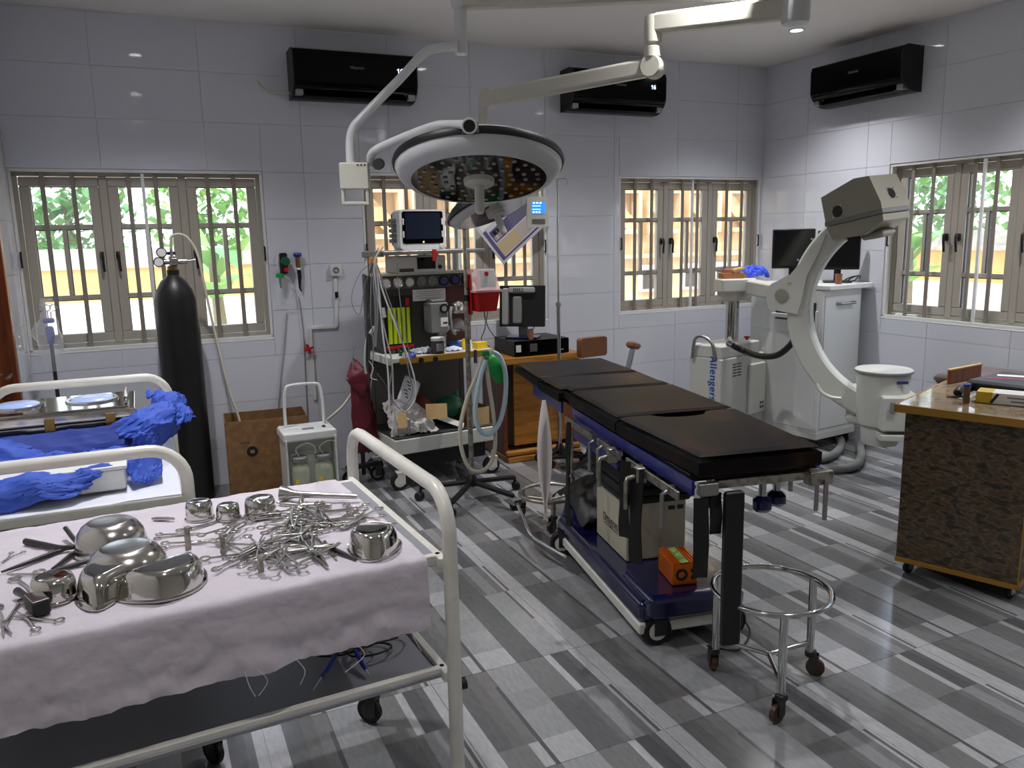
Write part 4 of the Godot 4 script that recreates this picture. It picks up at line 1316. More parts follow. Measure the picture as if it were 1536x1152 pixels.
func instruments() -> void:
	var Y := 0.8835
	for q in [[168, 822, 0.081, 0.07, "bowl", "large upturned steel bowl beside the black rongeur"], [193, 866, 0.086, 0.074, "bowl", "large upturned steel bowl touching the two kidney dishes"]]:
		single("steel_bowl", q[5], "bowl", bowl(q[2], q[3]), M.steel, F(q[0], q[1], Y), 0, "upturned steel bowls")
	for q in [[300, 777, 0.036, 0.049, "upturned steel gallipot nearest the large bowls"], [343, 777, 0.031, 0.04, "smallest upturned steel gallipot, in the middle of the row of three"], [391, 772, 0.041, 0.051, "widest upturned steel gallipot at the end of the row of three"], [82, 897, 0.044, 0.05, "upturned steel gallipot beside the black-headed mallet"]]:
		single("gallipot", q[4], "pot", pot(q[2], q[3]), M.polished, F(q[0], q[1], Y), 0, "upturned gallipots")
	var kd := [[[118, 915], [222, 862], "upturned steel kidney dish partly under the longer one", 0.9], [[312, 858], [180, 905], "long upturned steel kidney dish at the cloth edge", 0.93], [[600, 822], [520, 826], "upturned steel kidney dish at the corner of the cloth", 0.95]]
	for q in kd:
		var p := F(q[0][0], q[0][1], Y)
		var e := F(q[1][0], q[1][1], Y)
		var d := e - p
		var o := single("kidney_dish", q[2], "kidney dish", kidney(d.length() * 0.5 * q[3], 0.054, 0.04, 0.058), M.polished, (p + e) / 2, rad_to_deg(atan2(-d.z, d.x)), "upturned kidney dishes")
		o.position.y = Y
	# small mallet with a black head
	var ml := thing("mallet", "small mallet with a black rectangular head and steel face", "mallet", F(58, 918, Y), 20)
	var md := F(22, 884, Y) - F(58, 918, Y)
	ml.rotation.y = atan2(-md.x, -md.z)
	obj(ml, "head", mb().box(Vector3(0, 0.016, 0), Vector3(0.034, 0.032, 0.062), 0.006), M.black)
	obj(ml, "face_plate", mb().box(Vector3(0, 0.033, 0), Vector3(0.03, 0.003, 0.056), 0.001), M.steel)
	obj(ml, "handle", mb().tube([Vector3(0, 0.016, -0.03), Vector3(-0.004, 0.014, -0.08), Vector3(-0.006, 0.012, -0.115)], [0.006, 0.007, 0.009], 8), M.dark_steel)
	# black rongeur and long dark forceps
	var rg := thing("rongeur", "large blackened bone rongeur with spread handles beside the upturned bowls", "rongeur")
	var A := F(122, 818, Y + 0.01)
	obj(rg, "handle", mb().tube(smooth([A, F(95, 822, Y + 0.01), F(70, 818, Y + 0.008), F(38, 812, Y + 0.008)], 4), [0.006] + range(12).map(func(i): return 0.006 + 0.0002 * i), 7), M.dark_steel)
	obj(rg, "handle", mb().tube(smooth([A, F(112, 810, Y + 0.014), F(104, 800, Y + 0.02), F(98, 792, Y + 0.026)], 4), 0.006, 7), M.dark_steel)
	obj(rg, "joint", at(A).box(Vector3.ZERO, Vector3(0.03, 0.016, 0.03), 0.006), M.dark_steel)
	for q in [[103, 822, 2, 858, "long dark straight forceps lying across the cloth behind the gallipot"], [117, 826, 78, 853, "short dark bone lever pointing out from under the bowl"], [138, 841, 70, 858, "pale curved steel retractor below the black rongeur"], [415, 754, 500, 766, "long thin steel probe beside the proctoscope"], [432, 763, 488, 770, "steel dissector handle behind the heap of forceps"], [483, 815, 534, 840, "dark flat-bladed scalpel handle at the edge of the heap"], [487, 812, 504, 838, "narrow flat steel retractor blade beside the scalpel handle"], [462, 812, 492, 850, "steel dissecting tweezers lying apart from the heap"], [228, 778, 262, 778, "thin steel elevator near the gallipots"], [510, 792, 552, 772, "curved steel retractor hook behind the kidney dish"]]:
		var p := F(q[0], q[1], Y + 0.006)
		var e := F(q[2], q[3], Y + 0.004)
		var side := (e - p).cross(Vector3.UP).normalized()
		var dark: bool = q[4].contains("dark") or q[4].contains("black")
		var t := mb()
		t.tube([p, p.lerp(e, 0.3) + side * 0.002, p.lerp(e, 0.7) - side * 0.001, e], [0.0036, 0.0064, 0.005, 0.0026], 7)
		if q[4].contains("tweezers"):
			t.tube([p, p.lerp(e, 0.5) + side * 0.008, e + side * 0.004], [0.003, 0.004, 0.002], 6)
		single("steel_instrument", q[4], "instrument", t, M.dark_steel if dark else M.steel, Vector3.ZERO, 0, "single instruments on the cloth")
	# proctoscope
	var pr := thing("proctoscope", "steel proctoscope with a flared mouth near the far corner of the cloth", "proctoscope")
	var s0 := F(428, 741, Y + 0.022)
	var s1 := F(536, 745, Y + 0.014)
	obj(pr, "barrel", mb().tube([s0, s0.lerp(s1, 0.2), s0.lerp(s1, 0.6), s1], [0.015, 0.01, 0.008, 0.007], 14), M.steel)
	obj(pr, "flared_mouth", mb().tube([s0 + (s0 - s1).normalized() * 0.012, s0, s0.lerp(s1, 0.12)], [0.025, 0.022, 0.011], 18), M.steel)
	obj(pr, "handle", mb().tube(smooth([s0.lerp(s1, 0.25), F(452, 757, Y + 0.01), F(470, 758, Y + 0.008), F(497, 759, Y + 0.008)], 4), 0.0075, 10), M.steel)
	# heap of ring-handled instruments
	var protos := []
	for v in [[0.1, 0.34, 0.0], [0.35, 0.36, 1.0], [0.7, 0.4, 0.0], [0.2, 0.24, 1.0]]:
		protos.append(hemostat(v[0], v[1], v[2]).mesh())
	var named := [[28, 828, 0, 846, 2, "open steel scissors at the corner of the cloth by the wall"], [40, 862, 52, 900, 1, "steel artery forceps pointing at the mallet"], [16, 905, 2, 956, 1, "steel artery forceps at the cut edge of the cloth"], [76, 940, 20, 922, 2, "open steel scissors in front of the mallet"], [60, 862, 10, 862, 0, "steel artery forceps behind the small gallipot"],
		[536, 756, 512, 782, 2, "open towel clip nearest the proctoscope"], [560, 762, 528, 790, 1, "steel forceps with rings towards the loop rail"], [572, 778, 535, 776, 2, "open forceps behind the corner kidney dish"], [590, 788, 556, 782, 1, "steel forceps lying behind the corner kidney dish rim"], [268, 800, 330, 782, 3, "needle holder below the smallest gallipots"], [232, 806, 300, 800, 0, "artery forceps reaching from the bowl to the heap"], [240, 820, 318, 812, 3, "long steel clamp pointing from the bowl into the heap"]]
	for q in named:
		var o := single("ring_forceps", q[5], "forceps", protos[q[4]], M.steel, Vector3.ZERO, 0, "ring-handled instruments on the cloth")
		lay(o, F(q[0], q[1], Y), F(q[2], q[3], Y))
	rng.seed = 5
	for k in 38:
		var c := Vector2(rng.randf_range(318, 505), 0)
		c.y = lerpf(812, 800, (c.x - 330) / 170.0) + rng.randf_range(-34, 40)
		if k > 31:
			c = Vector2(rng.randf_range(400, 490), rng.randf_range(768, 800))
		var p := F(c.x, c.y, Y)
		var an := rng.randf() * TAU
		if k % 3 != 1:
			an = (-0.25 if k % 3 == 0 else -1.2) + rng.randf_range(-0.45, 0.45) + (PI if k % 2 else 0.0)
		var l := rng.randf_range(0.12, 0.17)
		var up := 0.006 * (k % 3)
		var d := Vector3(cos(an), 0, sin(an)) * l
		var o := single("ring_forceps", "steel artery forceps tangled in the heap of instruments", "forceps", protos[k % 4], M.steel if k % 3 else M.polished, Vector3.ZERO, 0, "ring-handled instruments in the heap")
		lay(o, p - d * 0.5 + Vector3(0, up, 0), p + d * 0.5 + Vector3(0, up + (0.006 if k % 2 else 0.0), 0), 0.1 * sin(k * 1.3))
	for q in [[283, 808, 0.062], [335, 812, 0.05], [392, 842, 0.045]]:
		single("standing_clamp", "dark steel clamp blade standing up out of the heap", "clamp", mb().box(Vector3(0, q[2] / 2, 0), Vector3(0.016, q[2], 0.006), 0.002).box(Vector3(0, q[2] - 0.004, 0.006), Vector3(0.014, 0.008, 0.016), 0.002), M.worn_steel, F(q[0], q[1] + 18, Y), 35, "upright clamp blades")

# ---------------------------------------------------------------- trolley with the blue drapes
func crumple(p00: Vector3, p10: Vector3, p11: Vector3, p01: Vector3, bulge: Vector3, amp: float, seed_: int, freq := 6.0, nu := 46, nv := 36) -> MB:
	var fn := FastNoiseLite.new()
	fn.seed = seed_
	fn.frequency = freq
	fn.fractal_type = FastNoiseLite.FRACTAL_RIDGED
	fn.fractal_octaves = 2
	fn.fractal_gain = 0.3
	var fw := FastNoiseLite.new()
	fw.seed = seed_ + 50
	fw.frequency = freq * 0.6
	var nn := (p10 - p00).cross(p01 - p00).normalized()
	if nn.dot(bulge) < 0:
		nn = -nn
	var m := mb()
	m.grid(func(u: float, v: float):
		var uu := u + 0.05 * fw.get_noise_2d(u * 3.0, v * 3.0)
		var vv := v + 0.06 * fw.get_noise_2d(u * 3.0 + 9.0, v * 3.0)
		var p := p00.lerp(p10, uu).lerp(p01.lerp(p11, uu), vv)
		var e := sin(PI * u) * sin(PI * v)
		p += bulge * pow(maxf(e, 0.0), 0.7)
		p += nn * amp * (fn.get_noise_3d(p.x, p.y * 1.3 + 0.4 * p.x, p.z) * 0.75 + 0.35 * fw.get_noise_3d(p.x * 1.5, p.y, p.z))
		return p, nu, nv, 0.0015)
	return m

func drape_trolley() -> void:
	var o := thing("drape_trolley", "cream enamel railed trolley holding steel boxes under blue drapes", "trolley", Vector3(0.07, 0, -2.475), 0)
	for z in [0.0, -1.42]:
		var lp := obj(o, "end_loop", end_loop(0, 0, -0.69, 0.12, 1.025, true), M.cream)
		lp.position = Vector3(0, 0, z)
		obj(o, "end_rail", mb().box(Vector3(-0.345, 0.868, z), Vector3(0.67, 0.028, 0.02), 0.004), M.cream)
	for x in [-0.02, -0.67]:
		obj(o, "side_rail", mb().box(Vector3(x, 0.862, -0.71), Vector3(0.02, 0.028, 1.42), 0.004), M.cream)
	obj(o, "deck", mb().box(Vector3(-0.345, 0.86, -0.71), Vector3(0.66, 0.012, 1.4), 0.003), M.white_paint)
	obj(o, "shelf", mb().box(Vector3(-0.345, 0.4, -0.71), Vector3(0.66, 0.012, 1.4), 0.003), M.grey_sheet)
	for x in [0.0, -0.69]:
		for z in [0.0, -1.42]:
			add_castor(o, Vector3(x, 0, z), 30, 0.045, 0.024, 0.14, M.rubber, M.dark_grey, M.dark_steel)
	var sm := mb()
	var fn := FastNoiseLite.new()
	fn.seed = 8
	fn.frequency = 2.5
	sm.grid(func(u: float, v: float):
		var x := lerpf(-0.655, -0.02, u)
		var z := lerpf(-0.02, -1.4, v)
		return Vector3(x, 0.879 + 0.006 * fn.get_noise_2d(x * 2.0, z * 2.0), z), 24, 40, 0.001)
	single("plastic_sheet", "glossy white plastic sheet spread over the drape trolley", "sheet", sm, M.sheet_white, o.position)
	# steel sterilising box with two round vent plates
	var b := thing("sterilising_box", "polished steel sterilising box with two round vent plates, wrapped in blue drapes", "steel box", Vector3(-0.335, 0.89, -3.16))
	obj(b, "body", mb().box(Vector3(0, 0.07, 0), Vector3(0.54, 0.14, 0.33), 0.01), M.steel)
	obj(b, "lid", mb().box(Vector3(0, 0.155, 0), Vector3(0.565, 0.035, 0.355), 0.008), M.polished)
	obj(b, "lid_panel", mb().box(Vector3(0, 0.174, 0), Vector3(0.5, 0.008, 0.3), 0.004), M.polished)
	M.vent_plate = mat(c8(170, 190, 236), 0.25)
	for x in [-0.09, 0.14]:
		var vp := obj(b, "vent_plate", at(Vector3(x, 0.178, -0.02)).lathe([[0.0, 0.014], [0.06, 0.011], [0.068, 0.006], [0.068, 0.0]], 28), M.vent_plate)
		obj(vp, "vent_ring", at(Vector3(x, 0.178, -0.02)).lathe([[0.07, 0.0], [0.072, 0.006], [0.084, 0.006], [0.086, 0.0]], 28), M.steel)
	for x in [-0.16, 0.02, 0.2]:
		obj(b, "latch", mb().box(Vector3(x, 0.14, 0.181), Vector3(0.03, 0.045, 0.006), 0.002), M.brass)
	obj(b, "lid_handle", mb().tube([Vector3(0.25, 0.178, -0.12), Vector3(0.25, 0.195, -0.1), Vector3(0.25, 0.195, 0.1), Vector3(0.25, 0.178, 0.12)], 0.006, 8), M.chrome)
	# white enamel tray box near the rail
	var t := thing("enamel_box", "white enamel instrument box with a perforated lid behind the drape trolley rail", "enamel box", Vector3(-0.34, 0.887, -2.66))
	obj(t, "body", mb().box(Vector3(0, 0.034, 0), Vector3(0.49, 0.068, 0.13), 0.008), M.white_paint)
	obj(t, "lid", mb().box(Vector3(0, 0.072, 0), Vector3(0.505, 0.012, 0.145), 0.004), M.white_paint)
	for k in 9:
		obj(t, "lid_hole", at(Vector3(-0.2 + k * 0.05, 0.0785, 0.0)).lathe([[0.0, 0.0005], [0.008, 0.0005], [0.008, -0.002]], 8), M.grey_plastic)
	# drapes
	var dr := [
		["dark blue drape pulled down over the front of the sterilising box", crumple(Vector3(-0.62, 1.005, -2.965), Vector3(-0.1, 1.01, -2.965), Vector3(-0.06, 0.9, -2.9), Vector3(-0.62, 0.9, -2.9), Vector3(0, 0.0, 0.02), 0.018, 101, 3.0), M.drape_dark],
		["bright blue drape bunched at the open end of the sterilising box", crumple(Vector3(-0.12, 1.03, -2.95), Vector3(0.07, 1.03, -3.3), Vector3(0.085, 0.92, -3.22), Vector3(-0.06, 0.895, -2.86), Vector3(0.05, 0.05, 0.06), 0.05, 102, 5.0, 60, 46), M.drape],
		["blue drape corner spilling off the box over the trolley edge", crumple(Vector3(-0.03, 1.04, -3.34), Vector3(0.1, 1.0, -3.42), Vector3(0.13, 0.95, -3.14), Vector3(0.02, 0.95, -3.06), Vector3(0.02, 0.04, 0.03), 0.04, 103, 6.0), M.drape],
		["rolled blue drape edge lying along the foot of the sterilising box", crumple(Vector3(-0.62, 0.93, -2.9), Vector3(-0.06, 0.94, -2.9), Vector3(-0.04, 0.889, -2.79), Vector3(-0.62, 0.889, -2.79), Vector3(0, 0.04, 0.03), 0.03, 104, 6.0, 70, 30), M.drape],
		["blue drape heaped over the front of the enamel box", crumple(Vector3(-0.66, 0.93, -2.6), Vector3(-0.13, 0.968, -2.605), Vector3(-0.24, 0.892, -2.53), Vector3(-0.66, 0.892, -2.52), Vector3(0, 0.02, 0.03), 0.035, 105, 5.0, 70, 40), M.drape],
		["blue drape end tucked beside the enamel box", crumple(Vector3(-0.1, 0.96, -2.78), Vector3(0.01, 0.95, -2.8), Vector3(0.0, 0.89, -2.64), Vector3(-0.08, 0.89, -2.6), Vector3(0.02, 0.02, 0.02), 0.03, 106, 8.0), M.drape],
		["blue drape flap folded over the near corner of the sterilising box", crumple(Vector3(-0.64, 1.0, -2.93), Vector3(-0.42, 1.01, -2.92), Vector3(-0.28, 0.93, -2.89), Vector3(-0.46, 0.91, -2.84), Vector3(0, 0.0, 0.02), 0.02, 107, 5.0), M.drape]]
	for d in dr:
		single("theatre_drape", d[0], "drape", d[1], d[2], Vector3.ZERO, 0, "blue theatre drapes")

# ---------------------------------------------------------------- cylinder, carton, suction unit, wall outlets
func left_corner() -> void:
	var c := thing("oxygen_cylinder", "tall black oxygen cylinder with regulator standing under the window", "cylinder", Vector3(0.185, 0, -5.33))
	obj(c, "bottle", mb().lathe([[0.0, 0.0], [0.11, 0.0], [0.122, 0.02], [0.124, 0.06], [0.124, 1.2], [0.12, 1.27], [0.105, 1.33], [0.075, 1.385], [0.045, 1.41], [0.036, 1.42], [0.036, 1.45], [0.0, 1.45]], 36), M.cylinder_black)
	obj(c, "valve", mb().lathe([[0.03, 1.44], [0.03, 1.47], [0.017, 1.48], [0.017, 1.53], [0.0, 1.535]], 14), M.brass)
	obj(c, "valve_wheel", at(Vector3(0, 1.54, 0)).lathe([[0.0, 0.02], [0.024, 0.018], [0.028, 0.008], [0.024, 0.0], [0.0, 0.0]], 12), M.black)
	obj(c, "regulator", mb().tube([Vector3(-0.07, 1.5, 0.02), Vector3(0.085, 1.5, 0.03)], 0.017, 10).box(Vector3(0.01, 1.5, 0.03), Vector3(0.05, 0.05, 0.05), 0.01), M.chrome)
	for q in [[-0.055, 1.555, 0.03], [-0.075, 1.5, 0.06]]:
		var ga := obj(c, "gauge", at(Vector3(q[0], q[1], q[2]), Vector3(90, 0, 0)).lathe([[0.0, 0.018], [0.028, 0.018], [0.03, 0.014], [0.03, -0.01], [0.0, -0.01]], 20), M.black)
		obj(ga, "dial", at(Vector3(q[0], q[1], q[2] + 0.0185), Vector3(90, 0, 0)).lathe([[0.0, 0.001], [0.024, 0.001]], 18), M.paper)
	obj(c, "adjusting_screw", mb().tube([Vector3(0.08, 1.5, 0.03), Vector3(0.13, 1.505, 0.035)], 0.008, 8), M.steel)
	obj(c, "hose_barb", mb().tube([Vector3(0.0, 1.52, 0.03), Vector3(0.0, 1.58, 0.03)], 0.009, 8), M.chrome)
	var hp := [c.position + Vector3(0.0, 1.57, 0.03)]
	for q in [[258, 354], [278, 354], [296, 380], [306, 425], [318, 480], [332, 540], [345, 590], [356, 620], [364, 650]]:
		hp.append(PZ(q[0], q[1], -5.28))
	single("oxygen_hose", "cream rubber hose looping from the cylinder regulator into the carton", "hose", mb().tube(smooth(hp, 5), 0.0075, 8), M.hose)
	# open carton
	var b := thing("carton", "open brown cardboard carton on the floor beside the cylinder", "carton", Vector3(0.655, 0, -5.34), -4)
	var bw := 0.5
	var bd := 0.3
	var bh := 0.5
	for s in [-1, 1]:
		obj(b, "side", mb().box(Vector3(s * bw / 2, bh / 2, 0), Vector3(0.006, bh, bd)), M.carton)
		obj(b, "side", mb().box(Vector3(0, bh / 2, s * bd / 2), Vector3(bw, bh, 0.006)), M.carton)
	obj(b, "bottom", mb().box(Vector3(0, 0.006, 0), Vector3(bw, 0.006, bd)), M.carton)
	obj(b, "printed_mark", at(Vector3(-0.1, 0.3, bd / 2 + 0.004), Vector3(90, 0, 0)).lathe([[0.0, 0.0006], [0.034, 0.0006]], 24), M.black)
	obj(b, "printed_letter", at(Vector3(-0.1, 0.3, bd / 2 + 0.005)).text("M", 0.03, 0.0006, "Droid Sans", true), M.carton_light)
	for k in 3:
		obj(b, "printed_text", mb().box(Vector3(-0.16 + k * 0.02, 0.36, bd / 2 + 0.004), Vector3(0.012, 0.012, 0.0008)), M.dark_grey)
	# suction unit
	var s := thing("suction_unit", "cream two-bottle suction unit with a tall carrying handle", "suction unit", Vector3(PZ(464, 650, -4.92).x, 0, -4.99), 0)
	obj(s, "body", mb().box(Vector3(0, 0.21, -0.06), Vector3(0.31, 0.4, 0.16), 0.02), M.machine)
	obj(s, "control_top", mb().box(Vector3(0, 0.43, -0.02), Vector3(0.33, 0.06, 0.26), 0.014), M.white_plastic)
	for x in [-0.15, 0.15]:
		obj(s, "bottle_bay_side", mb().box(Vector3(x, 0.22, 0.06), Vector3(0.012, 0.4, 0.13), 0.004), M.machine)
	obj(s, "base", mb().box(Vector3(0, 0.03, 0.01), Vector3(0.32, 0.06, 0.26), 0.01), M.machine)
	obj(s, "carrying_handle", mb().tube(smooth([Vector3(-0.12, 0.45, -0.06), Vector3(-0.118, 0.6, -0.06), Vector3(-0.105, 0.7, -0.06), Vector3(-0.07, 0.725, -0.06), Vector3(0.07, 0.725, -0.06), Vector3(0.105, 0.7, -0.06), Vector3(0.118, 0.6, -0.06), Vector3(0.12, 0.45, -0.06)], 5), 0.01, 10), M.white_paint)
	obj(s, "gauge_plate", mb().box(Vector3(0.0, 0.462, 0.03), Vector3(0.07, 0.004, 0.04), 0.001), M.cable_grey)
	obj(s, "switch", mb().box(Vector3(0.1, 0.464, 0.02), Vector3(0.02, 0.008, 0.03), 0.002), M.black)
	M.jar = glass(c8(206, 214, 186), 0.4)
	for x in [-0.07, 0.075]:
		var j := obj(s, "jar", at(Vector3(x, 0.06, 0.075)).lathe([[0.0, 0.003], [0.058, 0.003], [0.06, 0.02], [0.06, 0.15], [0.052, 0.18], [0.036, 0.2], [0.036, 0.215]], 24), M.jar)
		obj(j, "jar_lid", at(Vector3(x, 0.275, 0.075)).lathe([[0.05, 0.0], [0.05, 0.022], [0.044, 0.028], [0.0, 0.028]], 20), M.grey_plastic)
		obj(j, "jar_tube", mb().tube(smooth([Vector3(x, 0.3, 0.075), Vector3(x - 0.02, 0.35, 0.08), Vector3(x + 0.04, 0.385, 0.09), Vector3(x + 0.09, 0.36, 0.085), Vector3(x + 0.1, 0.31, 0.08)], 4), 0.005, 7), M.hose)
		obj(j, "level_tag", mb().box(Vector3(x - 0.03, 0.16, 0.135), Vector3(0.02, 0.022, 0.003)), M.yellow)
	var st := []
	for q in [[478, 640], [500, 622], [515, 608], [528, 590]]:
		st.append(PZ(q[0], q[1], -5.2))
	single("suction_tube", "pale rubber suction tube running from the unit to the anaesthesia machine", "tube", mb().tube(smooth(st, 5), 0.009, 8), M.hose)
	# wall oxygen flowmeter
	var f := thing("oxygen_flowmeter", "green-capped oxygen flowmeter with humidifier jar on the wall outlet", "flowmeter", PZ(425, 402, ZB + 0.01))
	obj(f, "outlet_block", mb().box(Vector3(0, 0.03, 0.02), Vector3(0.05, 0.14, 0.045), 0.008), M.black)
	obj(f, "green_knob", at(Vector3(0.008, 0.045, 0.05), Vector3(90, 0, 0)).lathe([[0.0, 0.02], [0.026, 0.018], [0.03, 0.008], [0.03, -0.02]], 18), M.dark_green)
	obj(f, "pink_button", at(Vector3(0.01, -0.01, 0.05), Vector3(90, 0, 0)).lathe([[0.0, 0.008], [0.016, 0.006], [0.016, -0.02]], 14), M.red)
	obj(f, "flow_tube", mb().tube([Vector3(-0.042, -0.02, 0.04), Vector3(-0.04, 0.085, 0.04)], 0.013, 10), M.glass_clear)
	obj(f, "flow_scale", mb().tube([Vector3(-0.042, -0.01, 0.04), Vector3(-0.04, 0.075, 0.04)], 0.006, 8), M.white_plastic)
	obj(f, "jar_cap", mb().tube([Vector3(-0.035, -0.06, 0.045), Vector3(-0.035, -0.035, 0.045)], 0.026, 14), M.green)
	obj(f, "humidifier_jar", mb().tube([Vector3(-0.035, -0.06, 0.045), Vector3(-0.033, -0.15, 0.045)], [0.022, 0.017], 14), M.glass_clear)
	obj(f, "jar_stem", mb().tube([Vector3(-0.035, -0.05, 0.045), Vector3(-0.03, -0.13, 0.045)], 0.006, 8), M.dark_green)
	obj(f, "oxygen_tube", mb().tube(smooth([Vector3(-0.01, -0.05, 0.06), Vector3(0.03, -0.08, 0.06), Vector3(0.035, -0.18, 0.05), Vector3(0.0, -0.235, 0.04), Vector3(-0.035, -0.22, 0.035), Vector3(-0.045, -0.16, 0.04)], 5), 0.0055, 7), M.glass_clear)
	var v := thing("gas_valve", "small gas tap with a blue cap on the wall beside the flowmeter", "valve", PZ(446, 400, ZB + 0.01))
	obj(v, "cap", at(Vector3(0, 0.075, 0.03)).lathe([[0.0, 0.02], [0.026, 0.016], [0.03, 0.004], [0.02, -0.01], [0.0, -0.01]], 10), M.blue_plastic)
	obj(v, "body", mb().tube([Vector3(0, 0.065, 0.03), Vector3(0.0, 0.0, 0.03)], 0.015, 10), M.brass)
	obj(v, "stem", mb().tube([Vector3(0.002, 0.0, 0.03), Vector3(0.006, -0.06, 0.026), Vector3(0.004, -0.14, 0.022), Vector3(0.012, -0.165, 0.022)], [0.014, 0.013, 0.007, 0.004], 8), M.black)
	obj(v, "band", mb().tube([Vector3(0.002, -0.005, 0.03), Vector3(0.002, -0.02, 0.03)], 0.017, 10), M.paper)
	# socket, conduits, red tap
	var so := thing("wall_socket", "square white wall socket above the surface conduit", "socket", PZ(503, 405, ZB + 0.006))
	obj(so, "plate", at(Vector3(0, 0, 0.012)).ext(rr(0.075, 0.075, 0.008), 0.024), M.white_plastic)
	obj(so, "ring", at(Vector3(0, 0, 0.025), Vector3(90, 0, 0)).lathe([[0.012, 0.004], [0.02, 0.004], [0.022, 0.0]], 18), M.grey_plastic)
	for a in [0.0, 2.1, 4.2]:
		obj(so, "pin_hole", at(Vector3(0.012 * cos(a), 0.012 * sin(a), 0.026), Vector3(90, 0, 0)).lathe([[0.0, 0.001], [0.004, 0.001]], 8), M.black)
	var cd := thing("surface_conduit", "grey plastic surface conduit running down the wall from the socket", "conduit")
	var z := ZB + 0.012
	for q in [[503, 418, 505, 490], [505, 490, 465, 492], [465, 492, 473, 600]]:
		obj(cd, "trunking", mb().bar(PZ(q[0], q[1], z), PZ(q[2], q[3], z), 0.022, 0.016, 0.003, Vector3.BACK), M.white_plastic)
	obj(cd, "switch_fob", at(PZ(505, 442, z + 0.012)).box(Vector3.ZERO, Vector3(0.022, 0.04, 0.012), 0.003), M.black)
	var rt := thing("red_tap", "small red cross-handled tap on the wall conduit", "tap", PZ(462, 523, ZB + 0.02))
	for a in [0.3, 1.87]:
		obj(rt, "handle_bar", at(Vector3(0, 0, 0.02), Vector3(0, 0, rad_to_deg(a))).box(Vector3.ZERO, Vector3(0.07, 0.016, 0.012), 0.004), M.red)
	obj(rt, "hub", at(Vector3(0, 0, 0.02), Vector3(90, 0, 0)).lathe([[0.0, 0.012], [0.014, 0.01], [0.016, -0.03]], 12), M.red)
	for q in [[[448, 445], [455, 500], [458, 560], [462, 640]], [[430, 470], [426, 520], [420, 580], [416, 640]]]:
		var pts := []
		for e in q:
			pts.append(PZ(e[0], e[1], ZB + 0.016))
		single("thin_wire", "thin grey wire hanging down the tiled wall below the flowmeter", "wire", mb().tube(smooth(pts, 5), 0.003, 6), M.cable_grey, Vector3.ZERO, 0, "wires below the flowmeter")
	# plastic-wrapped drip stand head beside the door
	var p0 := PZ(80, 540, -5.3)
	var d := thing("wrapped_drip_stand", "drip stand with blue collar and ring hooks wrapped in clear plastic", "drip stand", Vector3(p0.x, 0, -5.3))
	var y0 := PZ(83, 515, -5.3).y
	obj(d, "pole", mb().tube([Vector3(0, 0.05, 0), Vector3(0, y0, 0)], 0.011, 10), M.dark_steel)
	for k in 5:
		var a := TAU * k / 5
		obj(d, "leg", mb().tube([Vector3(0, 0.1, 0), Vector3(cos(a) * 0.08, 0.08, sin(a) * 0.08), Vector3(cos(a) * 0.1, 0.012, sin(a) * 0.1)], 0.011, 8), M.dark_steel)
	obj(d, "blue_grip", at(Vector3(0, y0, 0)).lathe([[0.0, 0.1], [0.014, 0.1], [0.022, 0.09], [0.024, 0.05], [0.02, 0.02], [0.016, 0.0], [0.0, 0.0]], 14), M.blue_plastic)
	obj(d, "blue_collar", at(Vector3(0, y0 + 0.12, 0)).lathe([[0.0, 0.028], [0.026, 0.026], [0.032, 0.014], [0.028, 0.0], [0.0, 0.0]], 14), M.blue_plastic)
	for k in 3:
		var x := -0.03 + 0.03 * k
		var hk := mb().tube([Vector3(x * 0.5, y0 + 0.14, 0), Vector3(x * 0.6, y0 + 0.185, 0)], 0.003, 6)
		hk.tube(arc(Vector3(x * 1.1, y0 + 0.205, 0), Vector3.RIGHT, Vector3.UP, 0.018, 250, 560, 10), 0.003, 6)
		obj(d, "hook", hk, M.steel)
	var pf := mb()
	pf.grid(func(u: float, v: float):
		var a := v * TAU
		var r := 0.03 + 0.03 * sin(clampf(u * 1.1 + 0.1, 0, 1) * PI) + 0.006 * sin(a * 3.0 + u * 20.0) + (0.035 * exp(-pow((u - 0.55) * 7.0, 2)) if cos(a) < -0.3 else 0.0)
		return Vector3(cos(a) * r, y0 - 0.16 + 0.42 * u, sin(a) * r * 0.8), 22, 22)
	obj(d, "plastic_wrap", pf, M.plastic_film)

# ---------------------------------------------------------------- anaesthesia machine and what stands on it
func hang(pts: Array, z: float) -> Array:      # pixels on a plane, smoothed
	var out := []
	for q in pts:
		out.append(PZ(q[0], q[1], q[2] if q.size() > 2 else z))
	return smooth(out, 5)

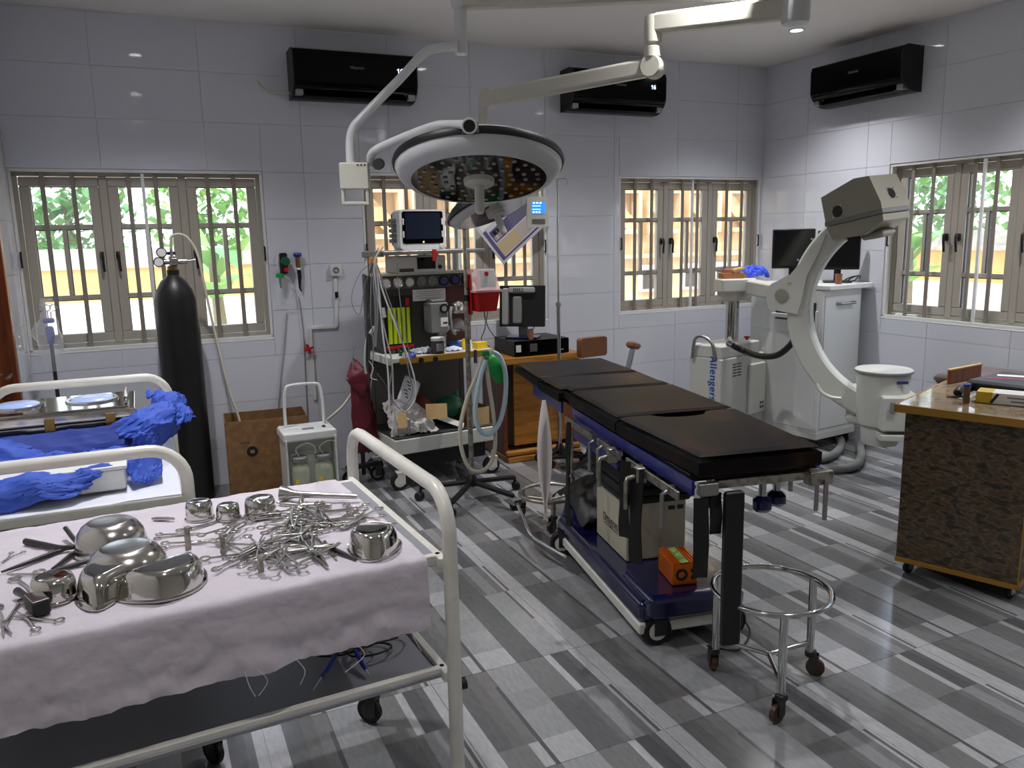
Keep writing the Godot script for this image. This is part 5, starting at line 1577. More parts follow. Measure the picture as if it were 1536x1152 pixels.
func anaesthesia() -> void:
	var base := Vector3(1.75, 0, -4.9)
	var turn := 5.7
	var o := thing("anaesthesia_machine", "grey anaesthesia machine with yellow-edged worktop, gauges and green flow tubes", "anaesthesia machine", base, turn)
	M.panel = mat(c8(92, 90, 84), 0.45)
	M.panel_dark = mat(c8(66, 64, 60), 0.45)
	obj(o, "chassis", mb().box(Vector3(0, 0.18, -0.26), Vector3(0.62, 0.11, 0.44), 0.01), M.black)
	obj(o, "drawer_front", mb().box(Vector3(0, 0.285, -0.25), Vector3(0.74, 0.1, 0.5), 0.008), M.machine)
	obj(o, "lower_deck", mb().box(Vector3(0, 0.341, -0.25), Vector3(0.72, 0.012, 0.48), 0.003), M.dark_grey)
	for x in [-0.34, 0.34]:
		for z in [-0.03, -0.47]:
			add_castor(o, Vector3(x, 0, z), 80, 0.058, 0.045, 0.16, M.rubber, M.cream, M.machine)
		obj(o, "upright", mb().box(Vector3(x, 0.86, -0.46), Vector3(0.035, 1.04, 0.05), 0.004), M.panel)
	obj(o, "lower_back", mb().box(Vector3(0, 0.59, -0.455), Vector3(0.66, 0.48, 0.03), 0.004), M.panel)
	obj(o, "worktop", mb().box(Vector3(0, 0.85, -0.245), Vector3(0.74, 0.03, 0.47), 0.004), M.machine)
	obj(o, "worktop_edge", mb().box(Vector3(0.03, 0.846, 0.0), Vector3(0.68, 0.042, 0.02), 0.004), M.ochre)
	for x in [-0.17, -0.07, 0.31]:
		obj(o, "edge_knob", at(Vector3(x, 0.842, 0.012), Vector3(90, 0, 0)).lathe([[0.0, 0.012], [0.015, 0.01], [0.018, 0.0]], 12), M.black if x < 0.2 else M.red)
	obj(o, "side_bracket", mb().box(Vector3(-0.375, 0.85, -0.2), Vector3(0.02, 0.05, 0.4), 0.004), M.machine)
	obj(o, "edge_clamp", mb().box(Vector3(0.22, 0.83, 0.014), Vector3(0.02, 0.09, 0.02), 0.004), M.dark_grey)
	# gas panel
	obj(o, "gas_panel", mb().box(Vector3(-0.1, 1.12, -0.35), Vector3(0.46, 0.5, 0.2), 0.006), M.panel_dark)
	obj(o, "red_panel", mb().box(Vector3(0.235, 1.12, -0.36), Vector3(0.21, 0.5, 0.18), 0.006), mat(c8(86, 34, 30), 0.4))
	obj(o, "gauge_rail", mb().box(Vector3(0.005, 1.325, -0.245), Vector3(0.67, 0.085, 0.02), 0.004), M.panel)
	for k in 8:
		var x := -0.29 + k * 0.083
		var gf := obj(o, "gauge", at(Vector3(x, 1.325, -0.232), Vector3(90, 0, 0)).lathe([[0.0, 0.008], [0.028, 0.008], [0.032, 0.013], [0.035, 0.01], [0.035, -0.006]], 20), M.brushed if k < 5 else M.black)
		obj(gf, "dial", at(Vector3(x, 1.325, -0.2235), Vector3(90, 0, 0)).lathe([[0.0, 0.001], [0.027, 0.001]], 18), M.paper if k < 3 else (M.grey_plastic if k < 5 else mat(c8(52, 56, 120), 0.3)))
	obj(o, "top_plate", mb().box(Vector3(0, 1.378, -0.34), Vector3(0.7, 0.016, 0.24), 0.003), M.machine)
	var fl := obj(o, "flowmeter_bank", mb().box(Vector3(-0.215, 1.06, -0.24), Vector3(0.19, 0.36, 0.03), 0.004), M.black)
	for k in 5:
		obj(fl, "flow_tube", mb().tube([Vector3(-0.278 + k * 0.032, 0.93, -0.218), Vector3(-0.278 + k * 0.032, 1.165, -0.218)], 0.0135, 10), M.flow)
	obj(fl, "red_strip", mb().box(Vector3(-0.215, 0.908, -0.218), Vector3(0.19, 0.02, 0.012), 0.002).box(Vector3(-0.15, 1.2, -0.222), Vector3(0.03, 0.05, 0.006), 0.001), M.red)
	for k in 4:
		obj(fl, "control_knob", at(Vector3(-0.27 + k * 0.038, 0.885, -0.21), Vector3(90, 0, 0)).lathe([[0.0, 0.016], [0.012, 0.014], [0.014, 0.0]], 12), M.dark_green if k == 3 else M.dark_grey)
	var nt := obj(o, "notice", mb().box(Vector3(0.02, 1.235, -0.2445), Vector3(0.24, 0.075, 0.002)), M.paper)
	for k in 4:
		obj(nt, "text_line", mb().box(Vector3(0.02, 1.258 - k * 0.014, -0.243), Vector3(0.19 - 0.02 * (k % 2), 0.003, 0.0006)), M.grey_plastic)
	# vaporiser and absorber
	var vp := obj(o, "vaporiser", mb().box(Vector3(0.03, 1.09, -0.17), Vector3(0.13, 0.2, 0.12), 0.01).box(Vector3(0.03, 1.2, -0.17), Vector3(0.1, 0.02, 0.1), 0.006), M.grey_plastic)
	obj(vp, "dial_ring", at(Vector3(0.06, 1.15, -0.107), Vector3(90, 0, 0)).lathe([[0.018, 0.006], [0.03, 0.006], [0.032, 0.0]], 20), M.black)
	obj(vp, "dial_face", at(Vector3(0.06, 1.15, -0.107), Vector3(90, 0, 0)).lathe([[0.0, 0.005], [0.019, 0.005]], 16), M.cable_grey)
	obj(vp, "vaporiser_label", mb().box(Vector3(0.06, 1.06, -0.109), Vector3(0.052, 0.06, 0.003)), M.paper)
	obj(vp, "label_band", mb().box(Vector3(0.066, 1.055, -0.107), Vector3(0.032, 0.012, 0.002)), M.maroon)
	obj(vp, "filler", mb().lathe([[0.0, 0.985], [0.022, 0.985], [0.022, 0.99]], 8), M.steel)
	obj(o, "manifold", mb().tube([Vector3(0.06, 0.89, -0.16), Vector3(0.06, 1.0, -0.16)], 0.03, 12).tube([Vector3(0.05, 0.98, -0.15), Vector3(0.12, 1.02, -0.15)], 0.014, 10), M.brushed)
	for y in [1.0, 1.12]:
		var dm := obj(o, "valve_dome", at(Vector3(0.19, y, -0.17)).lathe([[0.0, 0.075], [0.02, 0.072], [0.036, 0.055], [0.045, 0.03], [0.045, 0.0]], 20), M.glass_clear if y < 1.1 else M.chrome)
		obj(dm, "dome_ring", at(Vector3(0.19, y - 0.012, -0.17)).lathe([[0.0, 0.0], [0.052, 0.0], [0.052, 0.014], [0.044, 0.016]], 20), M.chrome)
	obj(o, "valve_tube", mb().tube(smooth([Vector3(0.14, 1.15, -0.16), Vector3(0.12, 1.1, -0.14), Vector3(0.13, 1.0, -0.14), Vector3(0.16, 0.97, -0.15)], 4), 0.011, 8), M.cable_grey)
	# upper tray
	obj(o, "upper_tray", mb().box(Vector3(0.0, 1.52, -0.25), Vector3(0.72, 0.026, 0.36), 0.006), M.brushed)
	obj(o, "tray_edge", mb().box(Vector3(-0.41, 1.515, -0.12), Vector3(0.14, 0.036, 0.03), 0.004), M.grey_plastic)
	for x in [-0.3, 0.3]:
		obj(o, "tray_post", mb().box(Vector3(x, 1.45, -0.42), Vector3(0.03, 0.14, 0.03), 0.004), M.brushed)
	obj(o, "red_tab", mb().box(Vector3(-0.015, 1.5, -0.062), Vector3(0.03, 0.075, 0.006), 0.002), M.red)
	var T := o.transform
	# ventilator screen under the tray
	var v := thing("ventilator_screen", "beige ventilator box with a small dark screen under the upper tray", "ventilator", T * Vector3(-0.06, 1.3862, -0.26), turn)
	obj(v, "case", mb().box(Vector3(0, 0.055, 0), Vector3(0.34, 0.108, 0.2), 0.006), M.machine)
	obj(v, "screen", mb().box(Vector3(0.03, 0.062, 0.101), Vector3(0.13, 0.075, 0.003)), M.screen)
	obj(v, "dark_strip", mb().box(Vector3(-0.11, 0.02, 0.101), Vector3(0.1, 0.022, 0.003)), M.dark_grey)
	obj(v, "knob", at(Vector3(0.125, 0.035, 0.102), Vector3(90, 0, 0)).lathe([[0.0, 0.012], [0.012, 0.01], [0.014, 0.0]], 12), M.black)
	# patient monitor
	var m := thing("patient_monitor", "white patient monitor with a dark blank screen on the upper tray", "monitor", T * Vector3(-0.045, 1.5335, -0.22), turn)
	obj(m, "case", at(Vector3(0, 0.128, 0.0)).ext(rr(0.32, 0.255, 0.03, 5), 0.12), M.white_plastic)
	obj(m, "rear_case", mb().box(Vector3(-0.02, 0.13, -0.07), Vector3(0.28, 0.22, 0.06), 0.015), M.grey_plastic)
	obj(m, "bezel", at(Vector3(0.0, 0.142, 0.0605)).ext(rr(0.285, 0.205, 0.012), 0.004), M.black_gloss)
	obj(m, "screen", mb().box(Vector3(0, 0.152, 0.0635), Vector3(0.245, 0.165, 0.002)), mat(c8(30, 36, 54), 0.1))
	for x in [-0.137, 0.137]:
		obj(m, "side_light", mb().box(Vector3(x, 0.18, 0.0625), Vector3(0.012, 0.04, 0.004), 0.001).box(Vector3(x, 0.1, 0.0625), Vector3(0.012, 0.04, 0.004), 0.001), M.cream)
	obj(m, "power_light", at(Vector3(0, 0.05, 0.0635), Vector3(90, 0, 0)).lathe([[0.0, 0.001], [0.006, 0.001]], 12), glow(c8(240, 220, 120), 1.0))
	obj(m, "dial", at(Vector3(0.13, 0.022, 0.06), Vector3(90, 0, 0)).lathe([[0.0, 0.014], [0.014, 0.012], [0.017, 0.0]], 16), M.white_plastic)
	for k in 5:
		obj(m, "lead_socket", mb().box(Vector3(-0.175, 0.06 + k * 0.032, -0.02), Vector3(0.04, 0.024, 0.05), 0.004), M.grey_plastic)
	var mc := []
	mc.append(T * Vector3(0.12, 1.56, -0.2))
	for q in [[672, 375], [690, 376]]:
		mc.append(PZ(q[0], q[1], -5.05))
	single("monitor_lead", "thin dark lead from the patient monitor across the tray", "lead", mb().tube(smooth(mc, 5), 0.004, 6), M.dark_grey)
	# cable bundle on the left
	rng.seed = 61
	var cb := thing("lead_bundle", "bundle of grey patient leads hanging beside the machine from an orange clip", "leads")
	obj(cb, "clip", at(PZ(560, 391, -4.92)).box(Vector3.ZERO, Vector3(0.05, 0.045, 0.03), 0.008), mat(c8(232, 140, 20), 0.45))
	var leads := [[[568, 372], [558, 390], [557, 420], [556, 470], [560, 520], [556, 590]], [[575, 370], [562, 392], [566, 440], [578, 500], [588, 545], [590, 600], [594, 640]], [[565, 395], [572, 430], [590, 480], [610, 530], [622, 570], [622, 600], [606, 618], [592, 600]], [[560, 395], [552, 420], [550, 470], [553, 520], [552, 560], [558, 600]], [[562, 395], [548, 425], [540, 470], [530, 462], [528, 440], [540, 410], [556, 395]], [[555, 470], [540, 500], [530, 530], [529, 555]], [[564, 395], [570, 450], [574, 500], [582, 560], [584, 620]], [[566, 398], [580, 440], [600, 500], [614, 560], [618, 590], [600, 612], [585, 590], [588, 555]], [[566, 560], [580, 580], [588, 600], [600, 612]], [[552, 540], [560, 552], [556, 566], [566, 570]], [[595, 390], [600, 450], [608, 500], [616, 540]]]
	var cm := [M.cable_grey, M.cable_white, M.cable_white, M.dark_grey, M.cable_grey, M.cable_grey, M.cable_white, M.cable_grey, M.cable_grey, M.cable_white, M.cable_grey]
	for k in leads.size():
		var zz := -4.86 + 0.012 * (k % 4)
		obj(cb, "lead", mb().tube(hang(leads[k], zz), 0.0055 if k in [1, 2, 6] else (0.004 if k in [0, 3, 7] else 0.0025), 7), cm[k])
	obj(cb, "lead", mb().tube(hang([[562, 395], [562, 430], [565, 470], [562, 520]], -4.9), 0.011, 9), M.cable_grey)
	obj(cb, "plug", mb().tube(hang([[574, 462], [577, 476]], -4.84), 0.014, 8), M.cable_white)
	single("flow_pipe", "vertical dark corrugated pipe beside the lead bundle", "pipe", mb().tube(hang([[553, 500], [552, 540], [554, 558]], -4.95), 0.014, 10), M.dark_steel)
	single("breathing_tube", "pale green breathing tube curving down the machine side", "tube", mb().tube(hang([[562, 490], [551, 510], [548, 540], [550, 560]], -4.97), 0.012, 10), mat(c8(176, 196, 182), 0.4))
	# on the worktop
	var Y := 0.8655
	var jr := thing("lidded_jar", "dark jar with a white lid and label on the machine worktop", "jar", F(657, 530, Y))
	obj(jr, "body", mb().lathe([[0.0, 0.0], [0.04, 0.0], [0.042, 0.004], [0.042, 0.085], [0.0, 0.085]], 24), M.dark_grey)
	obj(jr, "lid", at(Vector3(0, 0.085, 0)).lathe([[0.045, 0.0], [0.045, 0.018], [0.04, 0.022], [0.0, 0.022]], 24), M.white_plastic)
	obj(jr, "paper_label", at(Vector3(-0.002, 0.045, 0.043)).box(Vector3.ZERO, Vector3(0.045, 0.05, 0.003)), M.cable_grey)
	single("blue_packet", "bright blue folded packet behind the lidded jar", "packet", crumple(Vector3(-0.06, 0.03, -0.04), Vector3(0.05, 0.035, -0.04), Vector3(0.055, 0.005, 0.05), Vector3(-0.055, 0.005, 0.05), Vector3(0, 0.02, 0), 0.012, 141, 20.0, 16, 14), mat(c8(70, 140, 220), 0.45), F(684, 520, Y))
	single("white_packet", "crumpled white sachet in front of the blue packet", "packet", crumple(Vector3(-0.05, 0.012, -0.03), Vector3(0.05, 0.012, -0.03), Vector3(0.055, 0.004, 0.035), Vector3(-0.05, 0.004, 0.035), Vector3(0, 0.016, 0), 0.012, 142, 22.0, 16, 14), mat(c8(206, 214, 240), 0.5), F(680, 526, Y))
	single("instrument_wrap", "crumpled grey foil wrap among the vials", "packet", crumple(Vector3(-0.09, 0.014, -0.03), Vector3(0.08, 0.014, -0.035), Vector3(0.08, 0.003, 0.03), Vector3(-0.08, 0.003, 0.03), Vector3(0, 0.022, 0), 0.02, 143, 24.0, 22, 14), mat(c8(170, 174, 180), 0.4), F(635, 530, Y))
	single("blue_mask", "small dark blue rubber mask beside the leads", "mask", mb().lathe([[0.0, 0.03], [0.014, 0.028], [0.03, 0.012], [0.034, 0.0]], 18), M.blue_plastic, F(617, 535, Y))
	single("green_vial_cap", "small green-capped ampoule under the flow tubes", "vial", mb().lathe([[0.0, 0.0], [0.012, 0.0], [0.012, 0.03], [0.006, 0.036], [0.006, 0.045], [0.0, 0.046]], 12), M.dark_green, F(601, 534, Y))
	single("round_vial", "round white pill pot next to the blue mask", "vial", mb().lathe([[0.0, 0.0], [0.018, 0.0], [0.02, 0.02], [0.016, 0.03], [0.0, 0.032]], 16), M.cream, F(608, 536, Y))
	single("yellow_bottle", "small bottle with a yellow cap beside the drip stand pole", "bottle", mb().lathe([[0.0, 0.0], [0.014, 0.0], [0.014, 0.045], [0.011, 0.05], [0.011, 0.07], [0.0, 0.072]], 14), M.yellow, F(696, 524, Y))
	# stacked on the lower deck
	var S := 0.3475
	single("saline_packs", "heap of white printed infusion packs on the lower deck", "packs", crumple(Vector3(-0.16, 0.2, -0.08), Vector3(0.05, 0.19, -0.08), Vector3(0.16, 0.004, 0.1), Vector3(-0.16, 0.004, 0.1), Vector3(0, 0.06, 0.05), 0.05, 151, 7.0), mat(c8(206, 204, 200), 0.4), T * Vector3(-0.2, S, -0.14))
	var pk := thing("infusion_pack", "upright white infusion pack with black print above the heap", "pack", T * Vector3(-0.2, S + 0.2, -0.14), 20)
	obj(pk, "pouch", at(Vector3(0, 0.07, 0), Vector3(-15, 0, -35)).box(Vector3.ZERO, Vector3(0.13, 0.19, 0.03), 0.012), mat(c8(222, 222, 226), 0.35))
	for k in 6:
		obj(pk, "print", at(Vector3(0, 0.07, 0), Vector3(-15, 0, -35)).box(Vector3(-0.035 + (k % 3) * 0.012, 0.05 - k * 0.02, 0.0155), Vector3(0.03 - 0.004 * (k % 3), 0.008, 0.0008)), M.dark_grey)
	for q in [[-0.08, 0.2, 0.15, 0.1, 0.02, "torn cardboard flap leaning over the infusion packs"], [-0.335, 0.18, 0.06, 0.1, 0.05, "narrow torn cardboard strip beside the infusion packs"]]:
		single("cardboard_flap", q[5], "cardboard", at(Vector3.ZERO, Vector3(-12, 0, -5)).box(Vector3.ZERO, Vector3(q[2], q[3], 0.005), 0.001), M.carton_light, T * Vector3(q[0], S + q[1] - 0.05, q[4]), turn)
	single("brown_bag", "reddish brown rubber bag behind the cardboard flap", "bag", at(Vector3(0, 0.1, 0)).lathe([[0.0, -0.09], [0.06, -0.08], [0.085, -0.02], [0.07, 0.05], [0.03, 0.1], [0.0, 0.11]], 20), mat(c8(122, 52, 30), 0.5), T * Vector3(-0.05, S, -0.3))
	single("green_mask_bag", "dark green rubber breathing bag on the lower deck", "bag", at(Vector3(0, 0.09, 0), Vector3(0, 0, 12)).lathe([[0.0, -0.085], [0.08, -0.075], [0.12, -0.02], [0.11, 0.04], [0.07, 0.08], [0.0, 0.095]], 26), M.dark_green, T * Vector3(0.14, S, -0.25))
	single("green_tube_piece", "translucent green tube standing behind the breathing bag", "tube", mb().tube([Vector3.ZERO, Vector3(0.01, 0.2, 0)], [0.028, 0.016], 14), glass(c8(70, 160, 120), 0.7, 0.2), T * Vector3(0.23, S, -0.33))
	var tb := thing("parts_box", "open buff cardboard box on the end of the lower deck", "box", T * Vector3(0.255, S, -0.12), turn)
	for s in [-1, 1]:
		obj(tb, "side", mb().box(Vector3(s * 0.085, 0.06, 0), Vector3(0.004, 0.12, 0.16)), M.carton)
		obj(tb, "side", mb().box(Vector3(0, 0.06, s * 0.08), Vector3(0.17, 0.12, 0.004)), M.carton_light)
	obj(tb, "bottom", mb().box(Vector3(0, 0.003, 0), Vector3(0.17, 0.004, 0.16)), M.carton)
	single("paper_leaflet", "loose white leaflet leaning on the breathing bag", "paper", at(Vector3.ZERO, Vector3(-35, 0, -28)).box(Vector3.ZERO, Vector3(0.18, 0.04, 0.002)), M.paper, T * Vector3(0.06, S + 0.05, -0.06))
	# maroon lead apron on a stand at the left
	var ap := thing("maroon_apron", "maroon lead apron hanging on a wheeled stand beside the machine", "apron", Vector3(1.2, 0, -5.15), 10)
	obj(ap, "apron", crumple(Vector3(-0.03, 0.82, 0.02), Vector3(0.1, 0.68, 0.02), Vector3(0.15, 0.22, 0.06), Vector3(-0.05, 0.22, 0.06), Vector3(0, 0, 0.05), 0.02, 161, 4.0, 30, 20), M.maroon)
	obj(ap, "collar", crumple(Vector3(-0.075, 0.72, 0.06), Vector3(0.0, 0.86, 0.02), Vector3(0.1, 0.74, 0.09), Vector3(0.02, 0.6, 0.11), Vector3(0, 0.02, 0.04), 0.012, 162, 6.0, 20, 16), M.maroon)
	obj(ap, "stand_pole", mb().tube([Vector3(0.05, 0.05, -0.02), Vector3(0.05, 0.8, -0.02)], 0.014, 10), M.dark_steel)
	for x in [-0.06, 0.14]:
		add_castor(ap, Vector3(x, 0, 0.0), 70, 0.05, 0.03, 0.12, M.rubber, M.grey_plastic, M.dark_steel)
	obj(ap, "stand_foot", mb().box(Vector3(0.04, 0.12, 0.0), Vector3(0.24, 0.03, 0.05), 0.006), M.dark_steel)

# ---------------------------------------------------------------- star-base drip stand with sharps box and hoses, desk, chair
func star_base(parent: Node, r: float, hub_y: float, turn: float, leg: Material, wheel: Material) -> void:
	for k in 5:
		var a := deg_to_rad(turn + 72.0 * k)
		var d := Vector3(cos(a), 0, sin(a))
		var m := mb()
		m.bar(d * 0.02 + Vector3(0, hub_y, 0), d * (r - 0.01) + Vector3(0, hub_y - 0.03, 0), 0.034, 0.026, 0.006)
		var lg := obj(parent, "leg", m, leg)
		var wm := at(d * r + Vector3(0, 0.028, 0), Vector3(0, -rad_to_deg(a) + 60, 0))
		wm.xf.basis = wm.xf.basis * Basis(Vector3.BACK, PI / 2)
		wm.lathe([[0.0, -0.024], [0.022, -0.024], [0.028, -0.016], [0.028, 0.016], [0.022, 0.024], [0.0, 0.024]], 16)
		obj(lg, "castor", wm, wheel)
		obj(lg, "castor_stem", mb().tube([d * (r - 0.006) + Vector3(0, 0.05, 0), d * (r - 0.01) + Vector3(0, hub_y - 0.025, 0)], 0.009, 8), wheel)
	obj(parent, "hub", mb().lathe([[0.0, hub_y - 0.025], [0.035, hub_y - 0.022], [0.04, hub_y], [0.03, hub_y + 0.03], [0.018, hub_y + 0.05]], 16), leg)

func desk_corner() -> void:
	# drip stand that carries the sharps box
	var P := F(708, 724, 0.11)
	P.y = 0
	var o := thing("drip_stand", "steel drip stand on a black five-star base holding the sharps box", "drip stand", P)
	star_base(o, 0.33, 0.115, 62.0, M.black, M.rubber)
	obj(o, "pole", mb().tube([Vector3(0, 0.12, 0), Vector3(0, 1.25, 0)], 0.0155, 14).tube([Vector3(0, 1.25, 0), Vector3(0, 1.75, 0)], 0.012, 12), M.worn_steel)
	for s in [-1, 1]:
		obj(o, "hook", mb().tube(smooth([Vector3(0, 1.74, 0), Vector3(s * 0.06, 1.75, 0), Vector3(s * 0.1, 1.75, 0), Vector3(s * 0.105, 1.79, 0)], 4), 0.005, 7), M.worn_steel)
	obj(o, "collar", at(Vector3(0, 1.255, 0)).lathe([[0.0, 0.018], [0.02, 0.016], [0.022, -0.02], [0.0, -0.02]], 14), M.black)
	var zz := P.z + 0.02
	var sb := thing("sharps_box", "sharps disposal box with red base and clear red-marked lid on the stand", "sharps box", PZ(727, 466, zz), 4)
	var prof := func(y: float) -> Array: return [lerpf(0.062, 0.085, clampf(y / 0.15, 0, 1)), lerpf(0.05, 0.065, clampf(y / 0.15, 0, 1))]
	var bm := mb()
	bm.grid(func(u: float, v: float):
		var y := v * 0.12
		var h: Array = prof.call(y)
		var poly := rr(h[0] * 2, h[1] * 2, 0.014, 3)
		var i := int(round(u * poly.size())) % poly.size()
		return Vector3(poly[i].x, y, poly[i].y), 16, 3)
	obj(sb, "red_base", bm, M.red)
	obj(sb, "base_floor", at(Vector3(0, 0.001, 0)).box(Vector3.ZERO, Vector3(0.12, 0.003, 0.095)), M.red)
	bm = mb()
	bm.grid(func(u: float, v: float):
		var y := 0.12 + v * 0.13
		var k := 1.0 - 0.28 * v
		var poly := rr(0.166 * (1.0 - 0.06 * v), 0.126 * k, 0.014, 3)
		var i := int(round(u * poly.size())) % poly.size()
		return Vector3(poly[i].x - 0.012 * v, y, poly[i].y - 0.022 * v), 16, 3)
	obj(sb, "clear_top", bm, glass(c8(238, 214, 220), 0.5, 0.12))
	obj(sb, "lid_rim", at(Vector3(0, 0.12, 0), Vector3(90, 0, 0)).ext(rr(0.182, 0.142, 0.016), 0.012), glass(c8(240, 200, 205), 0.75, 0.15))
	obj(sb, "lid_plate", at(Vector3(-0.006, 0.195, 0.062), Vector3(-10, 0, 0)).box(Vector3.ZERO, Vector3(0.1, 0.1, 0.003), 0.001), M.paper)
	obj(sb, "red_mark", at(Vector3(-0.012, 0.222, 0.0595), Vector3(80, 0, 0)).lathe([[0.0, 0.002], [0.013, 0.002], [0.014, 0.0]], 12), M.red)
	obj(sb, "bracket", mb().box(Vector3(-0.085, 0.1, -0.03), Vector3(0.012, 0.24, 0.07), 0.004), M.red)
	obj(sb, "mount_clip", mb().tube([Vector3(-0.06, 0.14, -0.02), Vector3(-0.11, 0.135, -0.02)], 0.008, 8), M.black)
	# breathing hoses looped on the stand
	var h := thing("breathing_circuit", "looped pale blue and white breathing hoses hanging on the drip stand", "hoses")
	obj(h, "blue_hose", mb().tube(hang([[729, 540], [722, 560], [714, 600], [714, 630], [722, 648], [736, 650], [750, 632], [758, 595], [758, 560], [750, 536], [738, 528], [728, 532]], zz + 0.04), 0.0145, 10), M.ice_hose)
	obj(h, "white_hose", mb().tube(hang([[729, 545], [733, 575], [740, 620], [743, 660], [738, 690], [724, 706], [706, 704], [694, 680], [690, 645], [700, 600], [714, 565], [724, 535]], zz + 0.02), 0.0125, 10), M.hose)
	obj(h, "connector", at(PZ(728, 530, zz + 0.04)).box(Vector3.ZERO, Vector3(0.05, 0.03, 0.03), 0.006), M.green)
	var gb := mb()
	gb.xf = Transform3D(Basis.from_euler(Vector3(0, 0, 0.35)), PZ(744, 552, zz - 0.02))
	gb.lathe([[0.0, -0.1], [0.03, -0.09], [0.05, -0.04], [0.052, 0.02], [0.035, 0.07], [0.014, 0.09], [0.0, 0.095]], 20)
	obj(h, "green_bag", gb, M.green)
	# desk
	var d := thing("computer_desk", "small ochre wooden computer desk between the machine and the table", "desk", Vector3(2.6, 0, -5.34))
	obj(d, "top", mb().box(Vector3(0.0, 0.74, 0), Vector3(0.64, 0.03, 0.42), 0.004), M.wood)
	obj(d, "top_edge", mb().box(Vector3(0.0, 0.735, 0.212), Vector3(0.64, 0.045, 0.012), 0.003), M.wood)
	obj(d, "side_panel", mb().box(Vector3(-0.3, 0.37, -0.02), Vector3(0.03, 0.71, 0.36), 0.003), M.dark_wood)
	obj(d, "side_panel", mb().box(Vector3(0.3, 0.37, -0.02), Vector3(0.03, 0.71, 0.36), 0.003), M.dark_wood)
	obj(d, "front_panel", mb().box(Vector3(0.04, 0.4, 0.1), Vector3(0.5, 0.62, 0.02), 0.003), M.wood)
	obj(d, "foot_rail", mb().box(Vector3(-0.02, 0.06, 0.2), Vector3(0.62, 0.05, 0.05), 0.02), M.wood)
	obj(d, "foot_block", mb().box(Vector3(-0.02, 0.02, 0.1), Vector3(0.6, 0.04, 0.28), 0.006), M.wood)
	var c := thing("desktop_computer", "flat black desktop computer case lying on the desk", "computer", Vector3(2.6, 0.7557, -5.36))
	obj(c, "case", mb().box(Vector3(0, 0.058, 0), Vector3(0.44, 0.11, 0.36), 0.006), M.black)
	obj(c, "front", mb().box(Vector3(0, 0.058, 0.182), Vector3(0.44, 0.108, 0.006), 0.002), M.black_gloss)
	obj(c, "vent_panel", mb().box(Vector3(-0.07, 0.06, 0.186), Vector3(0.06, 0.06, 0.003)), M.dark_grey)
	for k in 5:
		obj(c, "vent_slot", mb().box(Vector3(-0.07, 0.038 + k * 0.011, 0.188), Vector3(0.05, 0.003, 0.002)), M.grey_plastic)
	obj(c, "drive_slot", mb().box(Vector3(-0.19, 0.06, 0.186), Vector3(0.04, 0.05, 0.003)), M.machine)
	obj(c, "badge", mb().box(Vector3(0.16, 0.03, 0.186), Vector3(0.03, 0.006, 0.002)), M.cable_grey)
	var mo := thing("computer_monitor", "black and silver monitor turned away on the desktop computer", "monitor", Vector3(2.52, 0.871, -5.33), -38)
	obj(mo, "foot", mb().box(Vector3(0, 0.008, 0), Vector3(0.24, 0.014, 0.17), 0.006), M.navy)
	obj(mo, "neck", mb().box(Vector3(0, 0.12, -0.02), Vector3(0.07, 0.22, 0.03), 0.008), M.grey_plastic)
	var sh := mb()
	sh.xf = Transform3D(Basis(Vector3.RIGHT, -0.1), Vector3(0, 0.235, 0.02))
	sh.box(Vector3(0, 0, -0.02), Vector3(0.34, 0.3, 0.03), 0.006)
	obj(mo, "screen_shell", sh, M.black)
	M.silver_back = mat(c8(150, 150, 146), 0.4)
	for q in [[-0.12, -0.005, 0.05, 0.27, "back_cover"], [0.0, 0.115, 0.2, 0.045, "top_band"], [-0.03, -0.03, 0.07, 0.2, "hinge_cover"]]:
		sh = mb()
		sh.xf = Transform3D(Basis(Vector3.RIGHT, -0.1), Vector3(0, 0.235, 0.02))
		sh.box(Vector3(q[0], q[1], 0.006 if q[4] != "hinge_cover" else 0.012), Vector3(q[2], q[3], 0.04), 0.012)
		obj(mo, q[4], sh, M.silver_back if q[4] != "hinge_cover" else M.grey_plastic)
	sh = mb()
	sh.xf = Transform3D(Basis(Vector3.RIGHT, -0.1), Vector3(0, 0.235, 0.02)) * Transform3D(Basis.IDENTITY, Vector3(-0.02, 0.115, 0.0265))
	sh.text("DELL", 0.035, 0.002, "Droid Sans", true)
	obj(mo, "lettering", sh, M.black)
	var cu := thing("tumbler", "small brown tumbler on the desktop computer beside the monitor neck", "tumbler", Vector3(2.53, 0.8705, -5.215))
	obj(cu, "cup", mb().lathe([[0.0, 0.0], [0.017, 0.0], [0.02, 0.07], [0.018, 0.07], [0.016, 0.004]], 16), mat(c8(150, 92, 56), 0.5))
	obj(cu, "rim", at(Vector3(0, 0.07, 0)).lathe([[0.018, 0.0], [0.021, 0.003], [0.018, 0.006]], 16), M.blue_plastic)
	for q in [[715, 528, M.yellow, "yellow medicine carton beside the black computer"], [733, 524, M.paper, "white medicine carton beside the black computer"]]:
		var bx := single("medicine_carton", q[3], "carton", mb().box(Vector3(0, 0.022, 0), Vector3(0.085, 0.044, 0.06), 0.002), q[2], F(q[0], q[1], 0.8655), 15)
		bx.position = o.position * 0.0 + T_machine() * Vector3(0.31 if q[2] == M.yellow else 0.27, 0.8655, -0.09 if q[2] == M.yellow else -0.24)
	for q in [[[[726, 462], [728, 490], [722, 510], [735, 520]], -5.1], [[[733, 462], [730, 485], [742, 505], [752, 512]], -5.1], [[[797, 498], [806, 480], [798, 470]], -5.3]]:
		single("thin_cable", "thin black cable trailing near the desktop computer", "cable", mb().tube(hang(q[0], q[1]), 0.003, 6), M.black, Vector3.ZERO, 0, "cables by the desktop computer")
	# second drip stand by the wall
	var B := Vector3(PZ(838, 500, -4.93).x, 0, -4.93)
